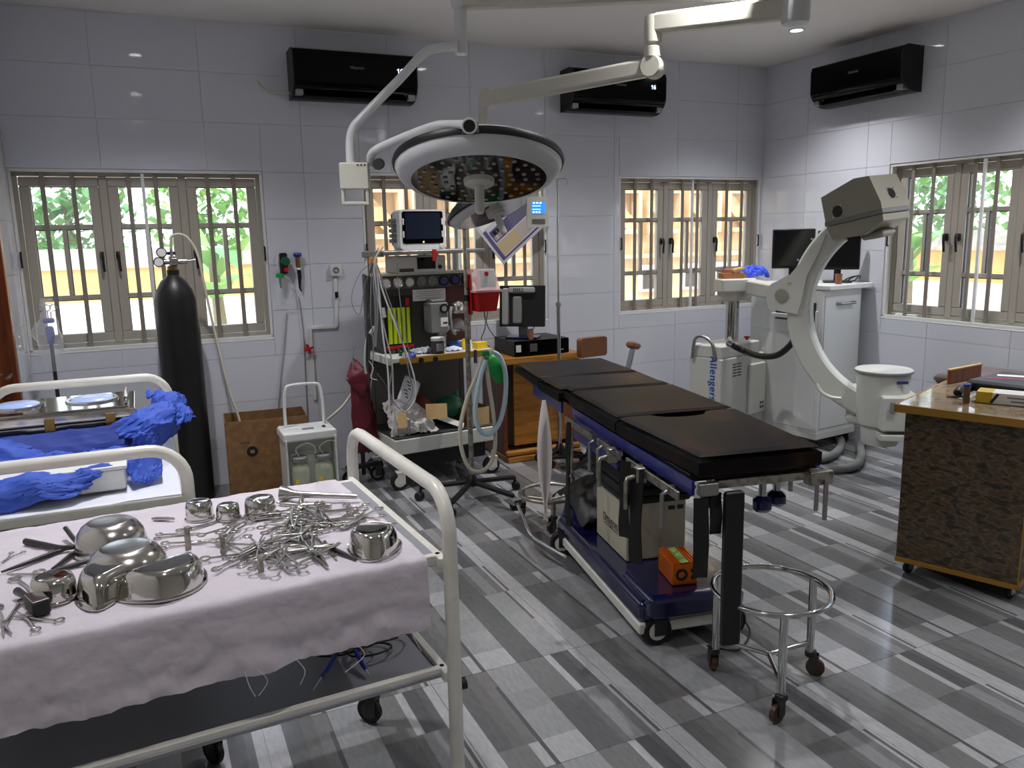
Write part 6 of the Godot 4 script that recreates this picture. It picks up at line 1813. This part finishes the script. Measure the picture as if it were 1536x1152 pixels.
	var e := thing("drip_stand", "slim chrome drip stand with hooks between the desk and the far window", "drip stand", B)
	star_base(e, 0.17, 0.1, 20.0, M.dark_steel, M.rubber)
	obj(e, "pole", mb().tube([Vector3(0, 0.1, 0), Vector3(0, 1.14, 0)], 0.013, 12), M.chrome)
	obj(e, "inner_pole", mb().tube([Vector3(0, 1.12, 0), Vector3(0.0, PZ(834, 268, -4.93).y, 0)], 0.0075, 10), M.chrome)
	obj(e, "lock_collar", at(Vector3(0, 1.14, 0)).lathe([[0.0, 0.016], [0.017, 0.014], [0.019, -0.014], [0.0, -0.016]], 12), M.brushed)
	var ty := PZ(834, 268, -4.93).y
	for s in [-1, 1]:
		obj(e, "hook", mb().tube(smooth([Vector3(0, ty - 0.005, 0), Vector3(s * 0.04, ty, 0), Vector3(s * 0.07, ty - 0.004, 0), Vector3(s * 0.078, ty - 0.03, 0), Vector3(s * 0.065, ty - 0.035, 0)], 4), 0.004, 7), M.chrome)
	# poster hung cornerwise in the window
	var z := ZB + 0.035
	var pa := PZ(703, 350, z)
	var pb := PZ(755, 397, z)
	var pc := PZ(823, 333, z)
	var U := (pc - pb)
	var V := (pa - pb)
	V = V - U.normalized() * V.dot(U.normalized())
	var w := U.length()
	var hh := V.length()
	var po := thing("wall_poster", "purple and white printed poster hung cornerwise against the window bars", "poster", pb)
	po.basis = Basis(U.normalized(), V.normalized(), U.normalized().cross(V.normalized()))
	obj(po, "sheet", mb().box(Vector3(w / 2, hh / 2, 0), Vector3(w, hh, 0.003)), mat(c8(206, 204, 214), 0.35))
	var purple := mat(c8(92, 84, 128), 0.4)
	for r in [[0.04, 0.06, 0.96, 0.1, purple], [0.04, 0.06, 0.1, 0.8, purple], [0.12, 0.45, 0.96, 0.72, purple], [0.1, 0.12, 0.5, 0.42, mat(c8(196, 178, 140), 0.5)], [0.5, 0.14, 0.94, 0.42, mat(c8(190, 180, 170), 0.5)], [0.14, 0.48, 0.4, 0.68, mat(c8(190, 186, 176), 0.5)], [0.05, 0.83, 0.9, 0.96, M.paper], [0.56, 0.74, 0.74, 0.82, mat(c8(190, 60, 70), 0.5)]]:
		obj(po, "printed_field", mb().box(Vector3(w * (r[0] + r[2]) / 2, hh * (r[1] + r[3]) / 2, 0.0022), Vector3(w * (r[2] - r[0]), hh * (r[3] - r[1]), 0.001)), r[4])
	for k in 9:
		obj(po, "text_line", mb().box(Vector3(w * 0.68, hh * (0.48 + 0.026 * k), 0.0032), Vector3(w * (0.44 - 0.05 * (k % 3)), hh * 0.008, 0.0008)), M.cable_grey)
	for k in 4:
		obj(po, "table_row", mb().box(Vector3(w * (0.16 + 0.07 * k), hh * 0.58, 0.0032), Vector3(w * 0.012, hh * 0.18, 0.0008)), M.grey_plastic)
	# chair behind the operating table
	var ch := thing("swivel_chair", "tan vinyl swivel chair with armrest behind the operating table", "chair", Vector3(2.72, 0, -4.66), 0)
	star_base(ch, 0.3, 0.11, 150.0, M.black, M.dark_steel)
	obj(ch, "gas_column", mb().tube([Vector3(0, 0.1, 0), Vector3(0, 0.42, 0)], 0.024, 12), M.black)
	obj(ch, "seat", at(Vector3(0.0, 0.47, 0), Vector3(90, 0, 0)).ext(rr(0.44, 0.44, 0.08), 0.08), M.tan_vinyl)
	var bk := PZ(888, 520, -4.66)
	var bp := bk - ch.position
	obj(ch, "backrest", at(bp, Vector3(0, 8, 0)).ext(rr(0.22, 0.13, 0.02), 0.05), M.tan_vinyl)
	obj(ch, "back_post", mb().bar(Vector3(bp.x, bp.y - 0.1, bp.z - 0.03), Vector3(0.02, 0.44, -0.1), 0.05, 0.012, 0.002), M.dark_steel)
	var ar := PZ(950, 518, -4.66) - ch.position
	obj(ch, "armrest", at(ar, Vector3(0, 30, -14)).box(Vector3.ZERO, Vector3(0.12, 0.045, 0.07), 0.016), M.tan_vinyl)
	obj(ch, "armrest_post", mb().bar(ar + Vector3(-0.005, -0.02, 0), Vector3(0.2, 0.45, 0.02), 0.045, 0.016, 0.003), M.brushed)

func T_machine() -> Transform3D:
	return Transform3D(Basis(Vector3.UP, deg_to_rad(5.7)), Vector3(1.75, 0, -4.9))

# ---------------------------------------------------------------- X-ray C-arm and its workstation
func imaging() -> void:
	var u := Vector3(0.5, 0, 0.866).normalized()
	var wv := Vector3.UP.cross(u) * -1.0        # points away from the viewer's left
	var P0 := PD(1208, 455, 5.35)
	var nrm := u.cross(Vector3.UP)
	var pl := func(px: float, py: float) -> Vector3:
		var d := ray(px, py)
		return EYE + d * ((P0 - EYE).dot(nrm) / d.dot(nrm))
	var uv := func(px: float, py: float) -> Vector2:
		var p: Vector3 = pl.call(px, py) - P0
		return Vector2(p.dot(u), p.y)
	# mobile stand
	var S := Vector3(4.03, 0, -4.87)
	var o := thing("c_arm", "white mobile X-ray C-arm with boxy tube head and round image intensifier", "X-ray machine", S, 15.7)
	var inv := o.transform.affine_inverse()
	obj(o, "stand_body", mb().box(Vector3(0, 0.4, 0), Vector3(0.56, 0.58, 0.3), 0.012), M.machine)
	obj(o, "stand_top", mb().box(Vector3(-0.02, 0.735, 0), Vector3(0.5, 0.1, 0.28), 0.014), M.machine)
	obj(o, "stand_side_cover", mb().box(Vector3(0.16, 0.42, 0.16), Vector3(0.22, 0.4, 0.03), 0.02), M.machine)
	obj(o, "stand_foot", mb().box(Vector3(0.05, 0.09, 0), Vector3(0.7, 0.06, 0.34), 0.01), M.machine)
	for x in [-0.24, 0.3]:
		for z in [-0.13, 0.13]:
			add_castor(o, Vector3(x, 0, z), 10, 0.03, 0.024, 0.08, M.rubber, M.grey_plastic, M.dark_steel)
	obj(o, "lettering", allengers(), mat(c8(30, 84, 176), 0.4))
	for k in 5:
		for j in 2:
			obj(o, "vent_row", mb().box(Vector3(-0.12 + j * 0.06, 0.55 + k * 0.022, 0.151), Vector3(0.05, 0.008, 0.002)), M.dark_grey)
	for k in 4:
		obj(o, "socket", at(Vector3(0.2 + 0.03 * (k % 2), 0.27 + 0.035 * int(k / 2.0), 0.176), Vector3(90, 0, 0)).lathe([[0.0, 0.003], [0.009, 0.003], [0.01, 0.0]], 10), M.black)
	obj(o, "push_handle", mb().tube(smooth([Vector3(-0.3, 0.68, -0.1), Vector3(-0.3, 0.82, -0.08), Vector3(-0.29, 0.85, -0.02), Vector3(-0.28, 0.8, 0.06), Vector3(-0.28, 0.68, 0.09)], 5), 0.013, 9), M.brushed)
	obj(o, "stop_button", at(Vector3(0.18, 0.785, 0.05)).lathe([[0.012, 0.0], [0.012, 0.012], [0.022, 0.014], [0.022, 0.026], [0.0, 0.03]], 14), M.red)
	var cx: Vector3 = inv * PD(1113, 470, 6.1)
	obj(o, "lift_column", mb().tube([Vector3(0.05, 0.76, 0), Vector3(0.05, 1.16, 0)], 0.05, 22), M.chrome)
	obj(o, "column_head", mb().box(Vector3(0.05, 1.14, 0), Vector3(0.2, 0.09, 0.16), 0.012), M.machine)
	# carriage from the column out to the C
	var hub: Vector3 = inv * pl.call(1178, 440)
	var ca := Vector3(0.0, 1.215, 0.0)
	obj(o, "carriage", mb().bar(Vector3(-0.12, 1.215, -0.02), Vector3(0.12, 1.215, 0.12), 0.16, 0.1, 0.014), M.machine)
	obj(o, "cross_arm", mb().bar(Vector3(0.1, 1.2, 0.1), hub + Vector3(0, 0.0, 0), 0.11, 0.11, 0.02), M.machine)
	# the C
	var c0: Vector2 = uv.call(1362, 466)
	var toW := func(p: Vector2, off: float) -> Vector3: return inv * (P0 + u * p.x + Vector3.UP * p.y + nrm * off)
	var pa: Vector2 = uv.call(1262, 352) - c0
	var pb: Vector2 = uv.call(1296, 598) - c0
	var a0 := atan2(pa.y, pa.x)
	var a1 := atan2(pb.y, pb.x)
	if a1 < a0:
		a1 += TAU
	var R := 0.655
	var frames := []
	for i in 41:
		var a := lerpf(a0, a1, i / 40.0)
		var rad := Vector2(cos(a), sin(a))
		var org: Vector3 = toW.call(c0 + rad * R, 0.0)
		var xr: Vector3 = inv.basis * (u * rad.x + Vector3.UP * rad.y)
		var yr: Vector3 = inv.basis * nrm
		frames.append(Transform3D(Basis(xr, yr, xr.cross(yr)), org))
	obj(o, "c_rail", mb().sweep(frames, PackedVector2Array([Vector2(-0.075, -0.04), Vector2(-0.062, -0.055), Vector2(0.06, -0.055), Vector2(0.075, -0.04), Vector2(0.075, 0.04), Vector2(0.06, 0.055), Vector2(-0.062, 0.055), Vector2(-0.075, 0.04)])), M.machine)
	# fairing that clasps the rail
	var fp := PackedVector2Array()
	for q in [[1153, 438], [1162, 425], [1190, 411], [1205, 394], [1222, 368], [1243, 352], [1232, 380], [1214, 414], [1206, 452], [1200, 470], [1158, 462]]:
		fp.append(uv.call(q[0], q[1]))
	var fm := mb()
	fm.xf = Transform3D(inv.basis * Basis(u, Vector3.UP, nrm), inv * P0)
	fm.ext(fp, 0.15)
	obj(o, "rail_fairing", fm, M.machine)
	var hb := mb()
	hb.xf = Transform3D(inv.basis * Basis(u, nrm, Vector3.UP * -1.0), toW.call(uv.call(1178, 440), -0.08))
	var wsgn := 1.0 if nrm.dot(EYE - P0) > 0 else -1.0
	hb.xf.origin = toW.call(uv.call(1178, 442), wsgn * 0.08)
	hb.lathe([[0.0, wsgn * 0.008], [0.042, wsgn * 0.008], [0.046, 0.0]], 20)
	obj(o, "pivot_cap", hb, M.head_paint)
	for q in [[1223, 358], [1202, 389], [1190, 423]]:
		obj(o, "bolt", at(toW.call(uv.call(q[0], q[1]), wsgn * 0.079)).lathe([[0.0, 0.006], [0.008, 0.004], [0.008, -0.006], [0.0, -0.006]], 10), M.chrome)
	# tube head
	var hd := mb()
	var hc: Vector2 = uv.call(1296, 305)
	hd.xf = Transform3D(inv.basis * (Basis(u, Vector3.UP, u.cross(Vector3.UP)).rotated(nrm, wsgn * 0.0)), toW.call(hc, 0.0)) * Transform3D(Basis(Vector3.BACK, 0.2), Vector3.ZERO)
	hd.xf = hd.xf * Transform3D(Basis(Vector3.UP, -0.35), Vector3.ZERO)
	var hx := hd.xf
	hd.ext(PackedVector2Array([Vector2(-0.185, -0.07), Vector2(-0.19, 0.09), Vector2(0.05, 0.15), Vector2(0.15, 0.14), Vector2(0.2, -0.03), Vector2(0.2, -0.07)]), 0.3)
	var head := obj(o, "tube_head", hd, M.head_paint)
	hd = mb()
	hd.xf = hx
	obj(head, "head_seam", hd.box(Vector3(0.006, -0.082, 0), Vector3(0.4, 0.03, 0.31), 0.006), M.grey_plastic)
	hd = mb()
	hd.xf = hx
	hd.ext(PackedVector2Array([Vector2(-0.185, -0.1), Vector2(0.195, -0.1), Vector2(0.195, -0.14), Vector2(0.05, -0.2), Vector2(-0.16, -0.185)]), 0.29)
	obj(head, "collimator", hd, M.head_paint)
	hd = mb()
	hd.xf = hx
	obj(head, "collimator_cone", hd.box(Vector3(0.06, -0.205, 0.0), Vector3(0.16, 0.05, 0.16), 0.02), M.head_paint)
	for q in [[-0.09, -0.02, 0.152 , 0.0], [0.185, 0.02, 0.0, 1.0]]:
		for part in [[0.03, 0.036, M.black], [0.037, 0.041, M.chrome]]:
			hd = mb()
			hd.xf = hx * Transform3D(Basis(Vector3.RIGHT, PI / 2) if q[3] == 0.0 else Basis(Vector3.BACK, -PI / 2 + 0.28), Vector3(q[0], q[1], q[2] * (1.0 if (hx.basis.z).dot(inv * EYE - hx.origin) > 0 else -1.0)))
			if part[2] == M.black:
				hd.lathe([[0.0, 0.006], [part[0], 0.006], [part[1], 0.0], [part[0], -0.006], [0.0, -0.006]], 20)
				obj(head, "cooling_fan", hd, part[2])
			else:
				for s in 4:
					var an := PI / 4 + s * PI / 2
					var keep := hd.xf
					hd.xf = keep * Transform3D(Basis.IDENTITY, Vector3(cos(an) * 0.045, 0, sin(an) * 0.045))
					hd.lathe([[0.0, 0.007], [0.005, 0.006], [0.005, -0.007], [0.0, -0.007]], 8)
					hd.xf = keep
				obj(head, "fan_screws", hd, part[2])
	# image intensifier at the bottom
	var ic: Vector3 = toW.call(uv.call(1323, 600), 0.0)
	var sc := 1.0
	obj(o, "intensifier", at(ic).lathe([[0.0, 0.205], [0.166, 0.205], [0.172, 0.2], [0.172, 0.186], [0.162, 0.182], [0.157, 0.08], [0.155, -0.06], [0.14, -0.15], [0.12, -0.16], [0.112, -0.27], [0.104, -0.285], [0.0, -0.285]], 36), M.machine)
	obj(o, "intensifier_band", at(ic).lathe([[0.173, 0.198], [0.175, 0.195], [0.175, 0.186], [0.173, 0.184]], 36), M.grey_plastic)
	var bo: Vector3 = ic + inv.basis * (u * 0.09 - ray(1325, 600) * Vector3(1, 0, 1) * 0.06)
	obj(o, "intensifier_box", at(bo, Vector3(0, -15.7 - 34.0, 0)).box(Vector3(0.0, -0.05, 0.0), Vector3(0.24, 0.22, 0.24), 0.012), M.machine)
	obj(o, "box_skirt", at(bo, Vector3(0, -15.7 - 34.0, 0)).box(Vector3(0.0, -0.2, 0.0), Vector3(0.24, 0.04, 0.24), 0.006), M.machine)
	obj(o, "rating_label", at(bo, Vector3(0, -15.7 - 34.0, 0)).box(Vector3(-0.06, 0.0, 0.1315), Vector3(0.04, 0.06, 0.002)), M.cable_grey)
	obj(o, "maker_plate", at(ic, Vector3(0, -15.7 - 30.0, 0)).box(Vector3(0.06, 0.14, 0.155), Vector3(0.07, 0.018, 0.006)), mat(c8(60, 64, 120), 0.4))
	var bk: Vector3 = toW.call(uv.call(1283, 598), 0.0)
	obj(o, "end_bracket", at(bk).box(Vector3(0.03, -0.04, 0), Vector3(0.1, 0.26, 0.12), 0.02), M.machine)
	var gp := []
	for q in [[1231, 572], [1238, 584], [1252, 592], [1268, 594]]:
		gp.append(toW.call(uv.call(q[0], q[1]), wsgn * 0.1))
	obj(o, "grab_handle", mb().tube(smooth(gp, 4), 0.012, 9), M.machine)
	# black cable from stand to C
	var bc := [inv * PZ(1098, 518, -4.62)]
	for q in [[1115, 526, 5.9], [1140, 534, 5.7], [1165, 533, 5.55], [1185, 518, 5.45], [1197, 500, 5.4]]:
		bc.append(inv * PD(q[0], q[1], q[2]))
	obj(o, "supply_cable", mb().tube(smooth(bc, 5), 0.022, 10), M.black)
	obj(o, "cable_gland", mb().tube([inv * PZ(1092, 515, -4.66), inv * PZ(1100, 519, -4.61)], 0.024, 12), M.chrome)
	# things on the carriage
	var wb := thing("wooden_block_box", "small open wooden box lying on the C-arm carriage", "box", o.transform * Vector3(-0.02, 1.2665, 0.03), -20)
	obj(wb, "tray", mb().box(Vector3(0, 0.02, 0), Vector3(0.17, 0.04, 0.1), 0.004), mat(c8(176, 118, 66), 0.6))
	obj(wb, "block", mb().box(Vector3(-0.03, 0.052, 0), Vector3(0.07, 0.03, 0.09), 0.003), mat(c8(190, 110, 84), 0.6))
	obj(wb, "lid", at(Vector3(0.035, 0.062, 0), Vector3(0, 0, 12)).box(Vector3.ZERO, Vector3(0.1, 0.016, 0.1), 0.003), mat(c8(206, 164, 96), 0.6))
	single("blue_wrap", "crumpled bright blue wrap lying against the wooden box", "wrap", crumple(Vector3(-0.1, 0.05, -0.05), Vector3(0.12, 0.06, -0.06), Vector3(0.12, 0.0, 0.05), Vector3(-0.1, 0.0, 0.05), Vector3(0, 0.04, 0.01), 0.035, 171, 14.0, 26, 18), M.blue_glove, o.transform * Vector3(0.17, 1.268, 0.1))
	# workstation cabinet
	var t := thing("workstation_cabinet", "white workstation cabinet with overhanging top beside the window corner", "cabinet", Vector3(4.6, 0, -4.68), 7.4)
	obj(t, "body", mb().box(Vector3(0, 0.635, 0), Vector3(0.45, 1.09, 0.66), 0.008), M.white_plastic)
	obj(t, "plinth", mb().box(Vector3(0, 0.105, 0), Vector3(0.455, 0.05, 0.665), 0.004), M.machine)
	obj(t, "top", mb().box(Vector3(0.025, 1.2, 0.03), Vector3(0.5, 0.035, 0.72), 0.006), M.white_paint)
	obj(t, "front_door", mb().box(Vector3(0.0, 0.65, 0.333), Vector3(0.4, 0.98, 0.008), 0.003), M.white_plastic)
	obj(t, "door_handle", mb().tube([Vector3(-0.07, 1.08, 0.337), Vector3(-0.068, 1.08, 0.365), Vector3(0.1, 1.08, 0.365), Vector3(0.102, 1.08, 0.337)], 0.011, 9), M.brushed)
	obj(t, "side_door", mb().box(Vector3(-0.228, 0.5, 0.05), Vector3(0.008, 0.7, 0.5), 0.003), M.white_plastic)
	obj(t, "side_panel", mb().box(Vector3(-0.228, 0.95, 0.0), Vector3(0.01, 0.16, 0.6), 0.003), M.white_plastic)
	var drv := obj(t, "drive_bay", mb().box(Vector3(-0.229, 1.02, 0.1), Vector3(0.012, 0.14, 0.36), 0.003), M.dark_grey)
	obj(drv, "film_tray", mb().box(Vector3(-0.25, 0.985, 0.02), Vector3(0.06, 0.03, 0.2), 0.004), M.white_paint)
	obj(drv, "printer_slot", mb().box(Vector3(-0.245, 1.03, 0.05), Vector3(0.04, 0.02, 0.16), 0.003), M.cable_grey)
	obj(t, "side_latch", mb().box(Vector3(-0.24, 0.92, 0.12), Vector3(0.02, 0.014, 0.14), 0.004), M.brushed)
	for x in [-0.18, 0.18]:
		for z in [-0.28, 0.28]:
			add_castor(t, Vector3(x, 0, z), 15, 0.032, 0.026, 0.085, M.rubber, M.grey_plastic, M.dark_steel)
	for q in [[1190, 373, -40.0, "blank black monitor behind the C-arm rail"], [1258, 375, -44.0, "blank black monitor on its stand half hidden by the tube head"]]:
		var p := PD(q[0], q[1], 6.0)
		var mm := thing("display_monitor", q[3], "monitor", Vector3(p.x, 1.2178, p.z), q[2])
		obj(mm, "foot", mb().box(Vector3(0, 0.007, 0.0), Vector3(0.2, 0.013, 0.16), 0.005), M.black)
		obj(mm, "neck", mb().box(Vector3(0, 0.06, -0.03), Vector3(0.05, 0.12, 0.03), 0.006), M.black)
		obj(mm, "case", mb().box(Vector3(0, p.y - 1.2178, 0), Vector3(0.3, 0.29, 0.035), 0.006), M.black)
		obj(mm, "screen", mb().box(Vector3(0, p.y - 1.2178 + 0.005, 0.0182), Vector3(0.275, 0.255, 0.002)), M.screen)
	var cp := F(1238, 418, 1.2178)
	single("brown_cup", "small brown cup on the workstation top", "cup", mb().lathe([[0.0, 0.0], [0.022, 0.0], [0.026, 0.075], [0.023, 0.075], [0.019, 0.004]], 16), mat(c8(150, 92, 70), 0.5), Vector3(4.6, 1.2178, -4.36))
	for q in [[4.72, -4.36, 0.05], [4.8, -4.4, 0.045]]:
		single("coiled_cable", "loose black cable loop on the workstation top", "cable", mb().tube(arc(Vector3(0, 0.03, 0), Vector3.RIGHT, Vector3(0, 0.5, 0.86), q[2], 0, 330, 14), 0.005, 6), M.black, Vector3(q[0], 1.2178, q[1]), 0, "cables on the workstation top")
	single("window_case", "small white plastic case lying on the side window sill", "case", mb().box(Vector3(0, 0.018, 0), Vector3(0.07, 0.024, 0.17), 0.008).box(Vector3(0, 0.004, 0), Vector3(0.075, 0.007, 0.19), 0.002), M.white_plastic, Vector3(XR + 0.07, 0.97, -4.09), 8)
	# grey floor hoses
	for q in [[[[1190, 688], [1225, 690], [1250, 682], [1262, 668], [1258, 655], [1250, 652]], 0.03], [[[1200, 700], [1240, 704], [1280, 700], [1292, 684], [1290, 668], [1300, 658]], 0.032]]:
		var pts := []
		for e in q[0]:
			pts.append(F(e[0], e[1], q[1]))
		single("floor_hose", "thick grey cable loop lying on the floor below the C-arm", "hose", mb().tube(smooth(pts, 6), 0.03, 10), M.grey_plastic, Vector3.ZERO, 0, "cable loops under the C-arm")

func allengers() -> MB:
	var m := at(Vector3(-0.281, 0.5, 0.075), Vector3(0, -90, 0))
	m.xf = m.xf * Transform3D(Basis(Vector3.BACK, -PI / 2), Vector3.ZERO)
	return m.text("Allengers II", 0.075, 0.002, "Droid Sans", true)

# ---------------------------------------------------------------- stone-look cabinet by the side window
func right_cabinet() -> void:
	var o := thing("stone_cabinet", "wheeled cabinet with brown stone-look laminate sides and ochre-edged top", "cabinet", Vector3(3.114, 0, -2.52), 21.7)
	var H := 0.825
	obj(o, "carcass", mb().box(Vector3(0.46, (0.07 + H - 0.03) / 2, 0.25), Vector3(0.92, H - 0.1, 0.5), 0.003), M.marble)
	obj(o, "top", mb().box(Vector3(0.455, H - 0.015, 0.25), Vector3(0.99, 0.03, 0.56), 0.004), M.marble_top)
	obj(o, "top_edge", mb().box(Vector3(-0.043, H - 0.018, 0.25), Vector3(0.008, 0.036, 0.575), 0.002).box(Vector3(0.455, H - 0.018, 0.534), Vector3(1.0, 0.036, 0.008), 0.002).box(Vector3(0.455, H - 0.018, -0.034), Vector3(1.0, 0.036, 0.008), 0.002), M.ochre)
	obj(o, "bottom_edge", mb().box(Vector3(-0.003, 0.08, 0.25), Vector3(0.006, 0.022, 0.504), 0.001).box(Vector3(0.46, 0.08, 0.503), Vector3(0.92, 0.022, 0.006), 0.001), M.ochre)
	obj(o, "corner_edge", mb().box(Vector3(-0.002, 0.43, 0.501), Vector3(0.006, 0.7, 0.006), 0.001), M.ochre)
	for x in [0.06, 0.86]:
		for z in [0.04, 0.46]:
			add_castor(o, Vector3(x, 0, z), 60, 0.026, 0.02, 0.075, M.rubber, M.dark_grey, M.chrome)
	var T := o.transform
	var loc := func(px: float, py: float) -> Vector3: return F(px, py, H + 0.001)
	var tb := thing("cardboard_tube", "upright brown cardboard tube with a blue tape end on the stone cabinet", "tube", loc.call(1449, 604))
	obj(tb, "tube", mb().lathe([[0.0, 0.0], [0.0135, 0.0], [0.0135, 0.08], [0.011, 0.08], [0.011, 0.01]], 18), mat(c8(110, 72, 50), 0.6))
	obj(tb, "tape_band", mb().lathe([[0.0138, 0.074], [0.0155, 0.08], [0.0138, 0.086], [0.0, 0.084]], 18), M.blue_plastic)
	single("marker_pen", "black and white marker pen beside the cardboard tube", "pen", mb().tube([Vector3(-0.04, 0.006, 0), Vector3(0.0, 0.006, 0), Vector3(0.06, 0.006, 0.0)], [0.003, 0.006, 0.006], 8), M.black, loc.call(1432, 597), -20)
	single("crumpled_tissue", "crumpled white tissue between the tube and the glove box", "tissue", crumple(Vector3(-0.025, 0.01, -0.02), Vector3(0.025, 0.01, -0.02), Vector3(0.025, 0.0, 0.02), Vector3(-0.025, 0.0, 0.02), Vector3(0, 0.02, 0), 0.016, 181, 40.0, 14, 12), M.paper, loc.call(1462, 601))
	var gb := thing("glove_box", "yellow and white glove carton on the stone cabinet", "carton", T * Vector3(0.3, H + 0.0005, 0.34), 21.7 - 90.0)
	gb.position = loc.call(1502, 607)
	gb.rotation_degrees.y = -62
	obj(gb, "carton", mb().box(Vector3(0.02, 0.026, -0.05), Vector3(0.24, 0.05, 0.11), 0.002), M.paper)
	obj(gb, "yellow_end", mb().box(Vector3(-0.068, 0.0262, -0.05), Vector3(0.066, 0.051, 0.1105), 0.002), mat(c8(206, 178, 40), 0.5))
	obj(gb, "black_band", at(Vector3(-0.028, 0.026, 0.0058), Vector3(0, 0, -32)).box(Vector3.ZERO, Vector3(0.012, 0.05, 0.001)), M.black)
	for k in 2:
		obj(gb, "print", mb().box(Vector3(0.06, 0.034 - k * 0.016, 0.0058), Vector3(0.08 - 0.03 * k, 0.006, 0.001)), M.grey_plastic)
	var fo := thing("folder_bag", "black document bag with a pink stripe lying behind the glove carton", "bag", T * Vector3(0.6, H + 0.001, 0.3), 10)
	obj(fo, "bag", at(Vector3(0, 0.03, 0)).box(Vector3.ZERO, Vector3(0.38, 0.06, 0.3), 0.02), M.vinyl)
	obj(fo, "stripe", at(Vector3(-0.03, 0.0605, 0.0), Vector3(0, 25, 0)).box(Vector3.ZERO, Vector3(0.02, 0.002, 0.24)), mat(c8(180, 40, 90), 0.5))
	obj(fo, "white_panel", at(Vector3(0.08, 0.0605, 0.0), Vector3(0, 25, 0)).box(Vector3.ZERO, Vector3(0.05, 0.002, 0.22)), M.paper)
	var hs := thing("black_handset", "black curved handset lying across the stone cabinet top", "handset", T * Vector3(0.36, H + 0.001, 0.14), 20)
	obj(hs, "body", mb().tube(smooth([Vector3(-0.09, 0.02, 0), Vector3(-0.05, 0.034, 0), Vector3(0.05, 0.034, 0), Vector3(0.09, 0.02, 0)], 4), 0.019, 10), M.black)
	obj(hs, "grey_pad", mb().box(Vector3(0.0, 0.006, 0.05), Vector3(0.14, 0.012, 0.06), 0.004), M.grey_plastic)
	var wt := thing("wooden_tray", "dark wooden tray standing on edge at the back of the stone cabinet", "tray", T * Vector3(0.75, H + 0.0005, 0.04), 21.7 - 14.0)
	obj(wt, "board", mb().box(Vector3(0, 0.035, 0), Vector3(0.3, 0.07, 0.014), 0.003), M.dark_wood)
	obj(wt, "rim", mb().box(Vector3(0, 0.073, 0), Vector3(0.31, 0.008, 0.022), 0.002), M.carton_light)
	# examination couch end showing behind the cabinet
	var cc := thing("exam_couch", "examination couch with a padded brown top behind the stone cabinet", "couch", Vector3(4.55, 0, -2.75), 8)
	obj(cc, "mattress", mb().box(Vector3(0, 0.725, 0), Vector3(0.5, 0.06, 1.1), 0.025), mat(c8(112, 96, 88), 0.35))
	obj(cc, "frame", mb().box(Vector3(0, 0.68, 0), Vector3(0.46, 0.03, 1.05), 0.004), M.dark_steel)
	for x in [-0.2, 0.2]:
		for z in [-0.48, 0.48]:
			obj(cc, "leg", mb().box(Vector3(x, 0.335, z), Vector3(0.03, 0.67, 0.03), 0.003), M.dark_steel)

# ---------------------------------------------------------------- ring stands
func ring_stand(called: String, label: String, c: Vector3, R: float, h: float, turn: float, metal: Material, wheel: Material, tr: float) -> void:
	var o := thing(called, label, "ring stand", c, turn)
	obj(o, "ring", mb().tube(arc(Vector3(0, h, 0), Vector3.RIGHT, Vector3.BACK, R, 0, 348, 29), tr, 10, true), metal)
	for k in 3:
		var a := TAU * k / 3
		var d := Vector3(cos(a), 0, sin(a))
		var lg := obj(o, "leg", mb().tube([d * (R - 0.004) + Vector3(0, 0.085, 0), d * (R - 0.004) + Vector3(0, h + 0.004, 0)], tr * 1.35, 12), metal)
		obj(lg, "castor_fork", at(d * R, Vector3(0, rad_to_deg(-a) + 40, 0)).box(Vector3(0, 0.085, 0), Vector3(0.036, 0.03, 0.04), 0.008).box(Vector3(0.014, 0.055, 0.012), Vector3(0.005, 0.06, 0.034), 0.002).box(Vector3(-0.014, 0.055, 0.012), Vector3(0.005, 0.06, 0.034), 0.002), M.dark_steel)
		var wm := at(d * R + Basis(Vector3.UP, -a + deg_to_rad(40)) * Vector3(0, 0.0335, 0.018), Vector3(0, rad_to_deg(-a) + 40, 0))
		wm.xf.basis = wm.xf.basis * Basis(Vector3.BACK, PI / 2)
		wm.lathe([[0.0, -0.01], [0.024, -0.011], [0.033, -0.008], [0.0335, 0.0], [0.033, 0.008], [0.024, 0.011], [0.0, 0.01]], 18)
		obj(lg, "wheel", wm, wheel)
		obj(o, "brace", mb().tube([d * (R - 0.004) + Vector3(0, 0.13, 0), Vector3(0, 0.13, 0)], tr * 0.8, 8), metal)

func stands() -> void:
	M.wood_wheel = mat(c8(70, 44, 24), 0.45)
	var A := F(1078, 1000)
	var B := F(1170, 1080)
	var C := F(1216, 1012)
	var c := (A + B + C) / 3.0
	c.y = 0
	c = Vector3(1.906, 0, -2.035)
	var d := B - c
	ring_stand("basin_stand", "chrome three-legged basin ring stand on dark castors at the table foot", c, 0.2, 0.375, rad_to_deg(-atan2(d.z, d.x)), M.chrome, M.wood_wheel, 0.0105)
	ring_stand("bucket_stand", "low dull steel bucket ring stand on wooden castors by the table head", F(825, 782, 0.0), 0.17, 0.17, 10, M.worn_steel, M.wood_wheel, 0.011)
